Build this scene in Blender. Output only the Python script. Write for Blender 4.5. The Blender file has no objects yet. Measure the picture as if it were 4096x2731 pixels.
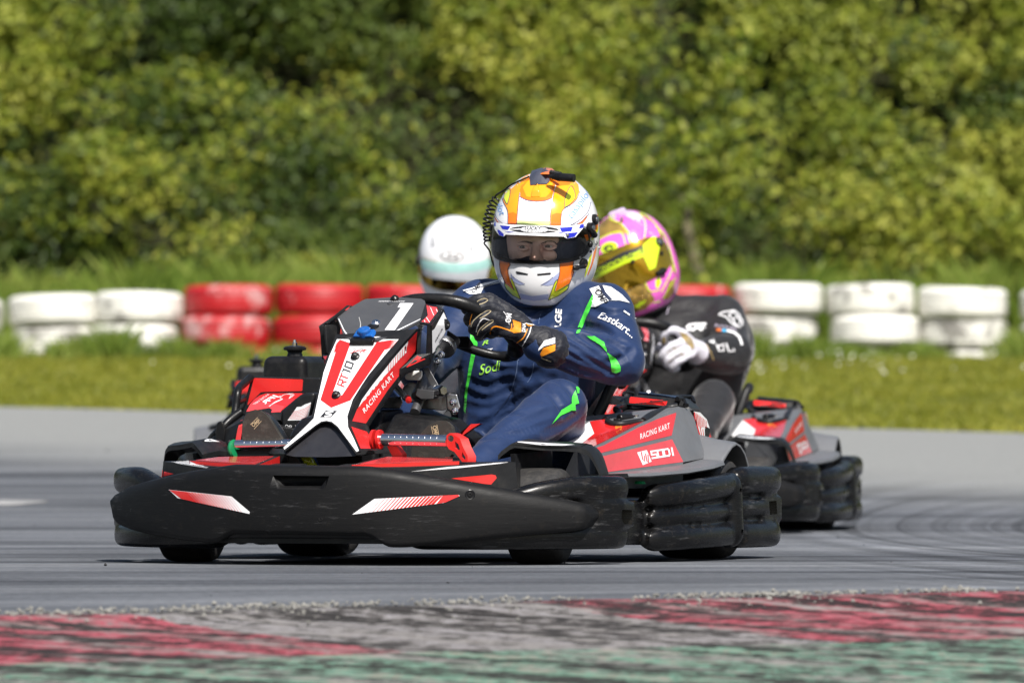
import bpy, bmesh, math, random
from mathutils import Vector, Matrix, noise
from mathutils.bvhtree import BVHTree
from mathutils.geometry import tessellate_polygon

random.seed(7)
SC = bpy.context.scene
COL = SC.collection
V = Vector
# ------------------------------------------------------------------ camera model (photo is 4096 x 2731)
F, H0, CX, HC = 34830.0, 1656.0, 2048.0, 0.41
CAM = V((0, 0, HC))

class Frame:
    """A vehicle frame: local x = the vehicle's left, local -y = forwards, z up."""
    def __init__(s, x, y, yaw, z=0.0):
        s.M = Matrix.Translation((x, y, z)) @ Matrix.Rotation(math.radians(yaw), 4, 'Z')
        s.I = s.M.inverted(); s.o = s.I @ CAM; s.R = s.I.to_3x3()
    def d(s, p):
        return s.R @ V(((p[0]-CX)/F, 1.0, -(p[1]-H0)/F))
    def T(s, p, x=None, y=None, z=None, pl=None):
        d = s.d(p); o = s.o
        if pl is not None:
            q, n = pl; t = (q-o).dot(n)/d.dot(n)
        elif x is not None: t = (x-o.x)/d.x
        elif y is not None: t = (y-o.y)/d.y
        else: t = (z-o.z)/d.z
        return o + d*t

def crop(x0, y0, k):
    return lambda a, b: (x0+a/k, y0+b/k)
c1 = crop(400, 1700, 2.2507); c2 = crop(1300, 1700, 2.2507); c3 = crop(2300, 1550, 2.2402)
c4 = crop(1100, 1150, 2.667); c5 = crop(800, 1350, 2.667); c6 = crop(1900, 640, 2.6133)
c7 = crop(1750, 1100, 2.3654); c8 = crop(2300, 800, 1.7423)

# ------------------------------------------------------------------ mesh helpers
def catmull(pts, n=6, closed=False):
    P = [V(p) for p in pts]; out = []; m = len(P)
    rng = m if closed else m-1
    for i in range(rng):
        if closed: a, b, c, d = P[(i-1) % m], P[i], P[(i+1) % m], P[(i+2) % m]
        else: a, b, c, d = P[max(i-1, 0)], P[i], P[i+1], P[min(i+2, m-1)]
        for k in range(n):
            t = k/n
            out.append(0.5*((2*b)+(c-a)*t+(2*a-5*b+4*c-d)*t*t+(3*b-a-3*c+d)*t**3))
    if not closed: out.append(P[-1].copy())
    return out

def interp(tab, x):
    if x <= tab[0][0]: return tab[0][1]
    for (a, fa), (b, fb) in zip(tab, tab[1:]):
        if x <= b: return fa+(fb-fa)*((x-a)/(b-a) if b > a else 0)
    return tab[-1][1]

def tube(bm, pts, r, n=12, mi=0, closed=False, caps=True, sx=1.0):
    P = [V(p) for p in pts]; m = len(P)
    rr = r if isinstance(r, (list, tuple)) else [r]*m
    t0 = (P[1]-P[0]).normalized()
    up = V((0, 0, 1)) if abs(t0.z) < .9 else V((1, 0, 0))
    nrm = (up - t0*up.dot(t0)).normalized()
    rings = []
    for i in range(m):
        a = P[i-1] if (i > 0 or closed) else P[i]
        b = P[(i+1) % m] if (i < m-1 or closed) else P[i]
        t = (b-a).normalized()
        nrm = (nrm - t*nrm.dot(t))
        nrm = nrm.normalized() if nrm.length > 1e-6 else t.orthogonal().normalized()
        bi = t.cross(nrm)
        rings.append([bm.verts.new(P[i]+(nrm*math.cos(2*math.pi*k/n)+bi*(sx*math.sin(2*math.pi*k/n)))*rr[i]) for k in range(n)])
    for i in range(m if closed else m-1):
        A, B = rings[i], rings[(i+1) % m]
        for k in range(n):
            f = bm.faces.new((A[k], A[(k+1) % n], B[(k+1) % n], B[k])); f.material_index = mi
    if caps and not closed:
        f = bm.faces.new(rings[0][::-1]); f.material_index = mi
        f = bm.faces.new(rings[-1]); f.material_index = mi

def capsule(bm, p0, r0, p1=None, r1=None, n=16, mi=0):
    """tapered limb with round ends"""
    p0 = V(p0)
    if p1 is None: p1, r1 = p0+V((0, 0, 1e-4)), r0
    p1 = V(p1); ax = p1-p0; L = ax.length; ax.normalize()
    pts, rs = [], []
    for k in range(7):
        a = math.pi/2*k/6; pts.append(p0-ax*r0*math.cos(a)); rs.append(max(r0*math.sin(a), 1e-4))
    for k in range(7):
        a = math.pi/2*k/6; pts.append(p1+ax*r1*math.sin(a)); rs.append(max(r1*math.cos(a), 1e-4))
    tube(bm, pts, rs, n, mi)

def ellipsoid(bm, c, rad, rot=None, mi=0, nu=24, nv=14):
    c = V(c); R = rot or Matrix.Identity(3); rows = []
    for j in range(nv+1):
        el = -math.pi/2+math.pi*j/nv
        if j in (0, nv): rows.append([bm.verts.new(c+R@V((0, 0, rad[2]*math.sin(el))))]); continue
        rows.append([bm.verts.new(c+R@V((rad[0]*math.cos(el)*math.cos(2*math.pi*k/nu), rad[1]*math.cos(el)*math.sin(2*math.pi*k/nu), rad[2]*math.sin(el)))) for k in range(nu)])
    for j in range(nv):
        A, B = rows[j], rows[j+1]
        for k in range(nu):
            k2 = (k+1) % nu
            if len(A) == 1: vs = (A[0], B[k2], B[k])
            elif len(B) == 1: vs = (A[k], A[k2], B[0])
            else: vs = (A[k], A[k2], B[k2], B[k])
            f = bm.faces.new(vs); f.material_index = mi

def prism(bm, poly, vec, mi=0, side=None, back=None):
    poly = [V(p) for p in poly]; vec = V(vec)
    # orient so that the front face looks against vec
    nrm = V((0, 0, 0))
    for i in range(len(poly)): nrm += (poly[i]-poly[0]).cross(poly[(i+1) % len(poly)]-poly[0])
    if nrm.dot(vec) > 0: poly = poly[::-1]
    a = [bm.verts.new(p) for p in poly]; b = [bm.verts.new(p+vec) for p in poly]
    f = bm.faces.new(a); f.material_index = mi
    f = bm.faces.new(b[::-1]); f.material_index = mi if back is None else back
    n = len(poly)
    for i in range(n):
        f = bm.faces.new((a[i], b[i], b[(i+1) % n], a[(i+1) % n])); f.material_index = mi if side is None else side

def hull(bm, pts, mi=0):
    b2 = bmesh.new()
    for p in pts: b2.verts.new(p)
    bmesh.ops.convex_hull(b2, input=b2.verts)
    junk = [v for v in b2.verts if not v.link_faces]
    bmesh.ops.delete(b2, geom=junk, context='VERTS')
    bmesh.ops.dissolve_limit(b2, angle_limit=math.radians(3), verts=b2.verts, edges=b2.edges)
    merge(bm, b2, mi)

def merge(bm, b2, mi=None):
    mp = {v: bm.verts.new(v.co) for v in b2.verts}
    for f in b2.faces:
        try:
            g = bm.faces.new([mp[v] for v in f.verts]); g.material_index = f.material_index if mi is None else mi
            g.smooth = f.smooth
        except ValueError: pass
    b2.free()

def box(bm, c, s, rot=None, mi=0):
    c = V(c); R = rot or Matrix.Identity(3)
    hull(bm, [c+R@V((sx*s[0]/2, sy*s[1]/2, sz*s[2]/2)) for sx in (-1, 1) for sy in (-1, 1) for sz in (-1, 1)], mi)

def lathe(bm, prof, c, axis, n=32, mi=0, closed=True, mis=None):
    c = V(c); a = V(axis).normalized(); u = a.orthogonal().normalized(); w = a.cross(u)
    rings = []
    for r, h in prof:
        rings.append([bm.verts.new(c+a*h+(u*math.cos(2*math.pi*k/n)+w*math.sin(2*math.pi*k/n))*max(r, 1e-4)) for k in range(n)])
    m = len(prof)
    for i in range(m if closed else m-1):
        A, B = rings[i], rings[(i+1) % m]
        for k in range(n):
            f = bm.faces.new((A[k], A[(k+1) % n], B[(k+1) % n], B[k])); f.material_index = mis[i] if mis else mi
    if not closed:
        for ring, rev in ((rings[0], True), (rings[-1], False)):
            f = bm.faces.new(ring[::-1] if rev else ring); f.material_index = mi

def loft(bm, rings, mi=0, closed_ring=True, caps=True):
    R = [[bm.verts.new(p) for p in r] for r in rings]; n = len(R[0])
    for A, B in zip(R, R[1:]):
        for k in range(n if closed_ring else n-1):
            f = bm.faces.new((A[k], A[(k+1) % n], B[(k+1) % n], B[k])); f.material_index = mi
    if caps and closed_ring:
        bm.faces.new(R[0][::-1]).material_index = mi; bm.faces.new(R[-1]).material_index = mi

def remesh(bm, voxel, smooth=2):
    """union of closed shapes -> one continuous surface (returns a new bmesh)"""
    bmesh.ops.recalc_face_normals(bm, faces=bm.faces)
    me = bpy.data.meshes.new('tmp'); bm.to_mesh(me); bm.free()
    o = bpy.data.objects.new('tmp', me); COL.objects.link(o)
    md = o.modifiers.new('r', 'REMESH'); md.mode = 'VOXEL'; md.voxel_size = voxel; md.use_smooth_shade = True
    dg = bpy.context.evaluated_depsgraph_get(); dg.update()
    m2 = bpy.data.meshes.new_from_object(o.evaluated_get(dg))
    b2 = bmesh.new(); b2.from_mesh(m2)
    bpy.data.objects.remove(o); bpy.data.meshes.remove(me); bpy.data.meshes.remove(m2)
    for _ in range(smooth):
        bmesh.ops.smooth_vert(b2, verts=b2.verts, factor=.5, use_axis_x=True, use_axis_y=True, use_axis_z=True)
    for f in b2.faces: f.smooth = True
    b2.normal_update()
    return b2

def socket(cut, bm, fr, pts, depth=.03):
    """cutter for a hole drawn on the photo: follows the surface it enters"""
    bv = bvh_of(bm); c = (sum(p[0] for p in pts)/len(pts), sum(p[1] for p in pts)/len(pts)); h = bv.ray_cast(fr.o, fr.d(c).normalized())[0]
    if h is None: return
    dist = (h-fr.o).length
    a = [cut.verts.new(fr.o+fr.d(p).normalized()*(dist-.06)) for p in pts]; b = [cut.verts.new(fr.o+fr.d(p).normalized()*(dist+depth)) for p in pts]
    cut.faces.new(a); cut.faces.new(b[::-1]); n = len(pts)
    for i in range(n): cut.faces.new((a[i], b[i], b[(i+1) % n], a[(i+1) % n]))

def boolean(bm, cutter):
    objs = []
    for b in (bm, cutter):
        bmesh.ops.recalc_face_normals(b, faces=b.faces)
        me = bpy.data.meshes.new('tmp'); b.to_mesh(me); b.free()
        o = bpy.data.objects.new('tmp', me); COL.objects.link(o); objs.append(o)
    md = objs[0].modifiers.new('b', 'BOOLEAN'); md.operation = 'DIFFERENCE'; md.object = objs[1]; md.solver = 'EXACT'
    dg = bpy.context.evaluated_depsgraph_get(); dg.update()
    m2 = bpy.data.meshes.new_from_object(objs[0].evaluated_get(dg))
    b2 = bmesh.new(); b2.from_mesh(m2)
    for o in objs:
        me = o.data; bpy.data.objects.remove(o); bpy.data.meshes.remove(me)
    bpy.data.meshes.remove(m2)
    return b2

def fin(name, bm, mats, parent=None, bevel=None, angle=32, recalc=True, seg=2, smooth=True):
    if recalc: bmesh.ops.recalc_face_normals(bm, faces=bm.faces)
    me = bpy.data.meshes.new(name); bm.to_mesh(me); bm.free()
    for m in (mats if isinstance(mats, (list, tuple)) else [mats]): me.materials.append(m)
    if smooth:
        me.shade_smooth(); me.set_sharp_from_angle(angle=math.radians(angle))
    o = bpy.data.objects.new(name, me); COL.objects.link(o)
    if parent: o.parent = parent
    if bevel:
        md = o.modifiers.new('bevel', 'BEVEL'); md.width = bevel; md.segments = seg; md.limit_method = 'ANGLE'
        md.angle_limit = math.radians(28); md.harden_normals = False
        wn = o.modifiers.new('normals', 'WEIGHTED_NORMAL'); wn.keep_sharp = False
    return o

def tag(o, label=None, cat=None, group=None, kind=None):
    if label: o['label'] = label
    if cat: o['category'] = cat
    if group: o['group'] = group
    if kind: o['kind'] = kind
    return o

def empty(name, M):
    o = bpy.data.objects.new(name, None); COL.objects.link(o); o.matrix_world = M; o.empty_display_size = .1
    return o

def copy_tree(o, parent=None):
    c = o.copy(); COL.objects.link(c); c.parent = parent
    for ch in list(o.children): copy_tree(ch, c)
    return c

def bvh_of(bm):
    bm.normal_update(); return BVHTree.FromBMesh(bm)

# ------------------------------------------------------------------ stickers and lettering that hug a surface
STRETCH = [30.0]
def fill2d(pts, maxlen):
    b = bmesh.new(); vs = [b.verts.new((p[0], p[1], 0)) for p in pts]
    for t in tessellate_polygon([[V((p[0], p[1], 0)) for p in pts]]):
        try: b.faces.new([vs[i] for i in t])
        except ValueError: pass
    subdiv2d(b, maxlen); return b

def subdiv2d(b, maxlen):
    for _ in range(6):
        lg = [e for e in b.edges if e.calc_length() > maxlen]
        if not lg: break
        bmesh.ops.subdivide_edges(b, edges=lg, cuts=1)
        bmesh.ops.triangulate(b, faces=[f for f in b.faces if len(f.verts) > 3])

def project(bm, b2, bvh, fr, mi, off):
    """lay a flat shape drawn in photo coordinates onto the real surface it sits on"""
    mp = {}
    for v in b2.verts:
        d = fr.d(v.co).normalized()
        loc, nrm, _, _ = bvh.ray_cast(fr.o, d)
        if loc is None:
            t = fr.o + d*(24.9); loc, nrm, _, _ = bvh.find_nearest(t)
            # slide to the closest point on the ray
            for _ in range(3):
                t = fr.o + d*((loc-fr.o).dot(d)); loc, nrm, _, _ = bvh.find_nearest(t)
        if nrm.dot(d) > 0: nrm = -nrm
        mp[v] = bm.verts.new(loc+nrm*(off*.45))
    for f in b2.faces:
        if any((mp[e.verts[0]].co-mp[e.verts[1]].co).length > STRETCH[0]*e.calc_length()/1100+.004 for e in f.edges): continue
        g = bm.faces.new([mp[v] for v in f.verts]); g.material_index = mi; g.smooth = True
        g.normal_update()
        if g.normal.dot(fr.d(f.calc_center_median())) > 0: g.normal_flip()
    b2.free()

def dec(bm, bvh, fr, pts, mi, off=.0015, maxlen=22):
    project(bm, fill2d(pts, maxlen), bvh, fr, mi, off)

def ell(c, rx, ry, rot=0, n=20):
    a = math.radians(rot)
    return [(c[0]+rx*math.cos(t)*math.cos(a)-ry*math.sin(t)*math.sin(a), c[1]+rx*math.cos(t)*math.sin(a)+ry*math.sin(t)*math.cos(a)) for t in [2*math.pi*k/n for k in range(n)]]

def dstroke(bm, bvh, fr, pts, w, mi, off=.002, maxlen=22):
    """a line of width w (photo pixels)"""
    n = len(pts); L, R = [], []
    ww = w if isinstance(w, (list, tuple)) else [w]*n
    for i in range(n):
        a = V(pts[max(i-1, 0)]); b = V(pts[min(i+1, n-1)])
        t = (b-a); t = t/max(t.length, 1e-6); nn = V((-t.y, t.x))*(ww[i]/2)
        p = V(pts[i]); L.append(tuple(p+nn)); R.append(tuple(p-nn))
    b = bmesh.new()
    lv = [b.verts.new((p[0], p[1], 0)) for p in L]; rv = [b.verts.new((p[0], p[1], 0)) for p in R]
    for i in range(n-1):
        b.faces.new((lv[i], lv[i+1], rv[i+1], rv[i]))
    bmesh.ops.triangulate(b, faces=b.faces[:]); subdiv2d(b, maxlen)
    project(bm, b, bvh, fr, mi, off)

def smooth2d(pts, n=5, closed=False):
    return [(p.x, p.y) for p in catmull([V((p[0], p[1], 0)) for p in pts], n, closed)]

_txt = {}
def text2d(s, bold=0.0, shear=0.0, space=1.0):
    k = (s, bold, shear, space)
    if k not in _txt:
        cu = bpy.data.curves.new('t', 'FONT'); cu.body = s; cu.offset = bold; cu.shear = shear; cu.space_character = space
        cu.resolution_u = 4
        o = bpy.data.objects.new('t', cu); COL.objects.link(o)
        dg = bpy.context.evaluated_depsgraph_get(); dg.update()
        me = bpy.data.meshes.new_from_object(o.evaluated_get(dg))
        vs = [(v.co.x, v.co.y) for v in me.vertices]; fs = [tuple(p.vertices) for p in me.polygons]
        bpy.data.objects.remove(o); bpy.data.curves.remove(cu); bpy.data.meshes.remove(me)
        x0 = min(v[0] for v in vs); x1 = max(v[0] for v in vs); y0 = 0; y1 = max(v[1] for v in vs)
        _txt[k] = ([((v[0]-x0)/(x1-x0), (v[1]-y0)/(y1-y0)) for v in vs], fs)
    return _txt[k]

def dtext(bm, bvh, fr, s, p0, p1, ph, mi, bold=0.0, shear=0.0, space=1.0, off=.0022, maxlen=14, arc=0.0):
    vs, fs = text2d(s, bold, shear, space)
    b = bmesh.new(); p0, p1, ph = V(p0), V(p1), V(ph)
    q = [b.verts.new((*(p0+(p1-p0)*x+(ph-p0)*(y+arc*4*x*(1-x))), 0)) for x, y in vs]
    for f in fs:
        try: b.faces.new([q[i] for i in f])
        except ValueError: pass
    bmesh.ops.triangulate(b, faces=b.faces[:]); subdiv2d(b, maxlen)
    project(bm, b, bvh, fr, mi, off)

# strokes for the square lettering used on the bodywork (unit box per glyph)
GLY = {
 'S': [[(1, 1), (.0, 1), (0, .5), (1, .5), (1, 0), (0, 0)]], 'O': [[(0, 0), (0, 1), (1, 1), (1, 0), (0, 0), (0, .15)]],
 'D': [[(0, 0), (0, 1), (.8, 1), (1, .8), (1, .2), (.8, 0), (0, 0), (0, .1)]], 'i': [[(.4, 0), (.4, .72)], [(.4, .86), (.4, 1.02)]],
 'R': [[(0, 0), (0, 1), (1, 1), (1, .45), (0, .45)], [(.5, .45), (1, 0)]], 'T': [[(0, 1), (1, 1)], [(.5, 1), (.5, 0)]],
 '1': [[(.2, 1), (.6, 1), (.6, 0)]], '0': [[(0, 0), (0, 1), (1, 1), (1, 0), (0, 0), (0, .12)]],
 'P': [[(0, 0), (0, 1), (1, 1), (1, .45), (0, .45)]], 'M': [[(0, 0), (0, 1), (.5, .4), (1, 1), (1, 0)]],
 'J': [[(0, 0), (.8, 0), (.8, 1)]], 'F': [[(0, 0), (0, 1), (1, 1)], [(0, .5), (.85, .5)]],
 'G': [[(1, 1), (0, 1), (0, 0), (1, 0), (1, .5), (.5, .5)]], 'E': [[(1, 1), (0, 1), (0, 0), (1, 0)], [(0, .5), (.9, .5)]],
 'K': [[(0, 0), (0, 1)], [(1, 1), (.1, .5), (1, 0)]], 'A': [[(0, 0), (.5, 1), (1, 0)], [(.2, .35), (.8, .35)]],
 'C': [[(1, 1), (0, 1), (0, 0), (1, 0)]], 'I': [[(.5, 0), (.5, 1)]], 'N': [[(0, 0), (0, 1), (1, 0), (1, 1)]],
}
def dsquare(bm, bvh, fr, s, p0, p1, ph, w, mi, gap=.28, off=.002, mis=None):
    n = len(s); cw = 1.0/(n+(n-1)*gap)
    p0, p1, ph = V(p0), V(p1), V(ph)
    for i, ch in enumerate(s):
        x0 = i*cw*(1+gap)
        for st in GLY[ch]:
            pts = [tuple(p0+(p1-p0)*(x0+x*cw)+(ph-p0)*y) for x, y in st]
            # square corners: overlap segments
            for a, b in zip(pts, pts[1:]):
                a, b = V(a), V(b); t = (b-a).normalized()*(w*.5)
                dstroke(bm, bvh, fr, [tuple(a-t), tuple(b+t)], w, mis[i] if mis else mi, off); off += .00012

def lerp(a, b, t): return (a[0]+(b[0]-a[0])*t, a[1]+(b[1]-a[1])*t)
def fan(bm, bvh, fr, A0, A1, B0, B1, n, mi, w0=.15, w1=.85, off=.002, t0=0, t1=1):
    """n bars across the strip A0-A1 / B0-B1, their width growing from w0 to w1 of the pitch"""
    for k in range(n):
        f = k/(n-1) if n > 1 else 0
        w = (w0+(w1-w0)*f)/n; c = (k+.5)/n; c = t0+(t1-t0)*c; w *= (t1-t0)
        dec(bm, bvh, fr, [lerp(A0, A1, c-w/2), lerp(A0, A1, c+w/2), lerp(B0, B1, c+w/2), lerp(B0, B1, c-w/2)], mi, off)
# ------------------------------------------------------------------ materials
def nodes(m):
    m.use_nodes = True; nt = m.node_tree; nt.nodes.clear()
    out = nt.nodes.new('ShaderNodeOutputMaterial'); b = nt.nodes.new('ShaderNodeBsdfPrincipled')
    nt.links.new(b.outputs[0], out.inputs[0]); return nt, b, out

def N(nt, typ, **kw):
    n = nt.nodes.new(typ)
    for k, v in kw.items():
        if k in n.inputs: n.inputs[k].default_value = v
        else: setattr(n, k, v)
    return n

def L(nt, a, b): nt.links.new(a, b)

def ramp(nt, fac, stops):
    r = nt.nodes.new('ShaderNodeValToRGB'); el = r.color_ramp.elements
    while len(el) < len(stops): el.new(.5)
    for e, (p, c) in zip(el, stops): e.position = p; e.color = (*c, 1) if len(c) == 3 else c
    L(nt, fac, r.inputs[0]); return r

def coords(nt, scale=(1, 1, 1), rot=(0, 0, 0), which='Object'):
    tc = nt.nodes.new('ShaderNodeTexCoord'); mp = nt.nodes.new('ShaderNodeMapping')
    mp.inputs['Scale'].default_value = scale; mp.inputs['Rotation'].default_value = rot
    L(nt, tc.outputs[which], mp.inputs[0]); return mp.outputs[0]

def coords2(nt, ang, scale):
    """object coordinates turned first and stretched afterwards"""
    tc = nt.nodes.new('ShaderNodeTexCoord'); a = nt.nodes.new('ShaderNodeMapping'); a.inputs['Rotation'].default_value = (0, 0, ang)
    b = nt.nodes.new('ShaderNodeMapping'); b.inputs['Scale'].default_value = scale
    nt.links.new(tc.outputs['Object'], a.inputs[0]); nt.links.new(a.outputs[0], b.inputs[0]); return b.outputs[0]

def mat(name, col, rough=.4, metal=0.0, coat=0.0, spec=.5, var=.12, vscale=9.0, bump=0.0, bscale=120.0, rvar=.1, sheen=0.0, dust=0.0):
    m = bpy.data.materials.new(name); nt, b, out = nodes(m)
    co = coords(nt)
    nz = N(nt, 'ShaderNodeTexNoise', Scale=vscale, Detail=5.0, Roughness=.6); L(nt, co, nz.inputs['Vector'])
    c = V(col)
    r = ramp(nt, nz.outputs['Fac'], [(.3, tuple(c*(1-var))), (.7, tuple(c*(1+var)))])
    src = r.outputs[0]
    if dust:
        n2 = N(nt, 'ShaderNodeTexNoise', Scale=22.0, Detail=8.0, Roughness=.7); L(nt, co, n2.inputs['Vector'])
        r2 = ramp(nt, n2.outputs['Fac'], [(.5, (0, 0, 0)), (.78, (dust, dust, dust))])
        mx = N(nt, 'ShaderNodeMixRGB'); L(nt, r2.outputs[0], mx.inputs[0]); L(nt, src, mx.inputs[1]); mx.inputs[2].default_value = (.16, .145, .125, 1)
        src = mx.outputs[0]
    L(nt, src, b.inputs['Base Color'])
    n3 = N(nt, 'ShaderNodeTexNoise', Scale=vscale*3.1, Detail=6.0, Roughness=.65); L(nt, co, n3.inputs['Vector'])
    mr = N(nt, 'ShaderNodeMapRange'); L(nt, n3.outputs['Fac'], mr.inputs[0])
    mr.inputs[1].default_value = .3; mr.inputs[2].default_value = .7; mr.inputs[3].default_value = max(rough-rvar, .02); mr.inputs[4].default_value = min(rough+rvar, 1)
    L(nt, mr.outputs[0], b.inputs['Roughness'])
    b.inputs['Metallic'].default_value = metal; b.inputs['Coat Weight'].default_value = coat; b.inputs['Coat Roughness'].default_value = .08
    b.inputs['Specular IOR Level'].default_value = spec
    if sheen: b.inputs['Sheen Weight'].default_value = sheen; b.inputs['Sheen Roughness'].default_value = .4
    if bump:
        nb = N(nt, 'ShaderNodeTexNoise', Scale=bscale, Detail=3.0); L(nt, co, nb.inputs['Vector'])
        bp = N(nt, 'ShaderNodeBump', Strength=bump, Distance=.002); L(nt, nb.outputs['Fac'], bp.inputs['Height']); L(nt, bp.outputs[0], b.inputs['Normal'])
    return m

def scuffed(name, col, scuff, rough=.3, amt=.55, scale=(1, 1, 1), thr=.6, dirt=.0, spec=.5, rspan=.35):
    """bumper plastic: dark, glossy, scraped along its length"""
    m = bpy.data.materials.new(name); nt, b, out = nodes(m)
    co = coords(nt); cs = coords(nt, (9, 9, 75))
    n1 = N(nt, 'ShaderNodeTexNoise', Scale=1.6, Detail=7.0, Roughness=.72); L(nt, cs, n1.inputs['Vector'])
    n2 = N(nt, 'ShaderNodeTexNoise', Scale=5.0, Detail=3.0); L(nt, co, n2.inputs['Vector'])
    ad = N(nt, 'ShaderNodeMath', operation='MULTIPLY_ADD'); L(nt, n2.outputs['Fac'], ad.inputs[0]); ad.inputs[1].default_value = .45; L(nt, n1.outputs['Fac'], ad.inputs[2])
    r1 = ramp(nt, ad.outputs[0], [(thr+.12, (0, 0, 0)), (thr+.24, (amt, amt, amt))])
    mx = N(nt, 'ShaderNodeMixRGB'); L(nt, r1.outputs[0], mx.inputs[0]); mx.inputs[1].default_value = (*col, 1); mx.inputs[2].default_value = (*scuff, 1)
    src = mx.outputs[0]
    if dirt:
        n4 = N(nt, 'ShaderNodeTexNoise', Scale=30.0, Detail=8.0, Roughness=.75); L(nt, co, n4.inputs['Vector'])
        r4 = ramp(nt, n4.outputs['Fac'], [(.55, (0, 0, 0)), (.75, (dirt,)*3)])
        m2 = N(nt, 'ShaderNodeMixRGB'); L(nt, r4.outputs[0], m2.inputs[0]); L(nt, src, m2.inputs[1]); m2.inputs[2].default_value = (.13, .105, .075, 1); src = m2.outputs[0]
    L(nt, src, b.inputs['Base Color'])
    mr = N(nt, 'ShaderNodeMapRange'); L(nt, ad.outputs[0], mr.inputs[0]); mr.inputs[1].default_value = .5; mr.inputs[2].default_value = .9
    mr.inputs[3].default_value = rough; mr.inputs[4].default_value = min(rough+rspan, 1); L(nt, mr.outputs[0], b.inputs['Roughness'])
    bp = N(nt, 'ShaderNodeBump', Strength=.25, Distance=.002); L(nt, n1.outputs['Fac'], bp.inputs['Height']); L(nt, bp.outputs[0], b.inputs['Normal'])
    b.inputs['Specular IOR Level'].default_value = spec
    return m

def cloth(name, col, rough=.55, sheen=.25, wr=.5, scale=9.0, spec=.4):
    m = bpy.data.materials.new(name); nt, b, out = nodes(m)
    co = coords(nt); cs = coords(nt, (1, 1, 2.2), (.3, .5, .2))
    n1 = N(nt, 'ShaderNodeTexNoise', Scale=scale, Detail=4.0, Roughness=.55, Distortion=.7); L(nt, cs, n1.inputs['Vector'])
    n2 = N(nt, 'ShaderNodeTexNoise', Scale=420.0, Detail=2.0); L(nt, co, n2.inputs['Vector'])
    c = V(col); r = ramp(nt, n1.outputs['Fac'], [(.3, tuple(c*.86)), (.7, tuple(c*1.12))]); L(nt, r.outputs[0], b.inputs['Base Color'])
    b.inputs['Roughness'].default_value = rough; b.inputs['Specular IOR Level'].default_value = spec
    b.inputs['Sheen Weight'].default_value = sheen; b.inputs['Sheen Roughness'].default_value = .35
    b1 = N(nt, 'ShaderNodeBump', Strength=wr, Distance=.02); L(nt, n1.outputs['Fac'], b1.inputs['Height'])
    b2 = N(nt, 'ShaderNodeBump', Strength=.15, Distance=.001); L(nt, n2.outputs['Fac'], b2.inputs['Height']); L(nt, b1.outputs[0], b2.inputs['Normal'])
    L(nt, b2.outputs[0], b.inputs['Normal'])
    return m

M = {}
M['plate'] = scuffed('nose_plastic', (.0055, .0055, .006), (.10, .10, .105), .45, .35, thr=.705, dirt=.06, spec=.22, rspan=.2)
M['bumper'] = scuffed('bumper_plastic', (.0045, .0045, .005), (.13, .13, .135), .2, .4, thr=.68, dirt=.2, spec=.32, rspan=.15)
M['black'] = mat('black_plastic', (.007, .007, .008), .36, spec=.28, bump=.15, bscale=300, dust=.1)
M['grey'] = mat('grey_plastic', (.12, .124, .133), .42, bump=.2, bscale=350, dust=.12)
M['dark'] = mat('dark_plastic', (.011, .0115, .013), .4, spec=.28, bump=.15, bscale=300, dust=.12)
M['flatgrey'] = mat('plate_grey', (.055, .057, .063), .5, bump=.1, bscale=500, dust=.05)
M['red'] = mat('red_sticker', (.62, .022, .022), .22, coat=.5, var=.08)
M['redm'] = mat('red_bracket', (.55, .014, .012), .38, coat=.2)
M['pink'] = mat('pale_red_glare_sticker', (.66, .05, .055), .2, coat=.6)  # paler red; on the side pod it holds sky glare in its colour
M['white'] = mat('white_sticker', (.78, .78, .8), .25, coat=.4, var=.04)
M['ink'] = mat('black_ink', (.02, .02, .024), .35, coat=.2)
M['chrome'] = mat('chrome', (.72, .72, .74), .16, metal=1.0, var=.1)
M['alu'] = mat('aluminium', (.45, .45, .46), .34, metal=1.0, var=.15, bump=.2)
M['steel'] = mat('dark_steel', (.16, .16, .17), .4, metal=.8)
M['rubber'] = mat('tyre_rubber', (.022, .021, .021), .62, bump=.4, bscale=160, dust=.3)
M['rim'] = mat('wheel_rim', (.06, .06, .065), .35, metal=.6)
M['green'] = mat('green_grip', (.005, .2, .07), .4)
M['blue'] = mat('blue_transponder', (.008, .09, .34), .35, coat=.3)
M['amber'] = mat('amber_sticker', (.7, .2, .03), .3, coat=.4)
M['milk'] = mat('white_fluid_tank', (.7, .7, .68), .35)
M['sole'] = mat('shoe_sole', (.028, .025, .021), .75, bump=.5, bscale=90, dust=.45)
M['gold'] = mat('sole_print', (.45, .36, .22), .6)
M['suit'] = cloth('navy_suit', (.011, .026, .080), .57, .18, .25, scale=7, spec=.3)
M['suit2'] = cloth('black_suit', (.012, .012, .0135), .6, .35, .4)
M['suit3'] = cloth('grey_suit', (.05, .055, .07), .55, .3, .4)
M['sgreen'] = cloth('green_panel', (.06, .6, .05), .5, .2, .4)
M['swhite'] = cloth('white_panel', (.72, .73, .76), .5, .2, .3)
M['swht_ink'] = mat('white_print', (.75, .75, .77), .5)
M['sgreen_ink'] = mat('green_print', (.25, .55, .05), .5)
M['seam'] = mat('seam_thread', (.09, .13, .24), .6)
M['navyband'] = cloth('navy_piping', (.01, .018, .05), .5, .2, .2)
M['glove'] = cloth('glove_fabric', (.0055, .0065, .013), .6, .3, .25, scale=25)
M['gorange'] = mat('glove_orange', (.85, .28, .01), .5)
M['beige'] = mat('beige_stitching', (.36, .3, .19), .8, bump=.6, bscale=400)
M['glovew'] = cloth('white_glove_fabric', (.62, .61, .68), .6, .3, .3, scale=25)
M['gtan'] = cloth('tan_glove_pad', (.3, .22, .09), .6, .2, .3, scale=30)
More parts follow.
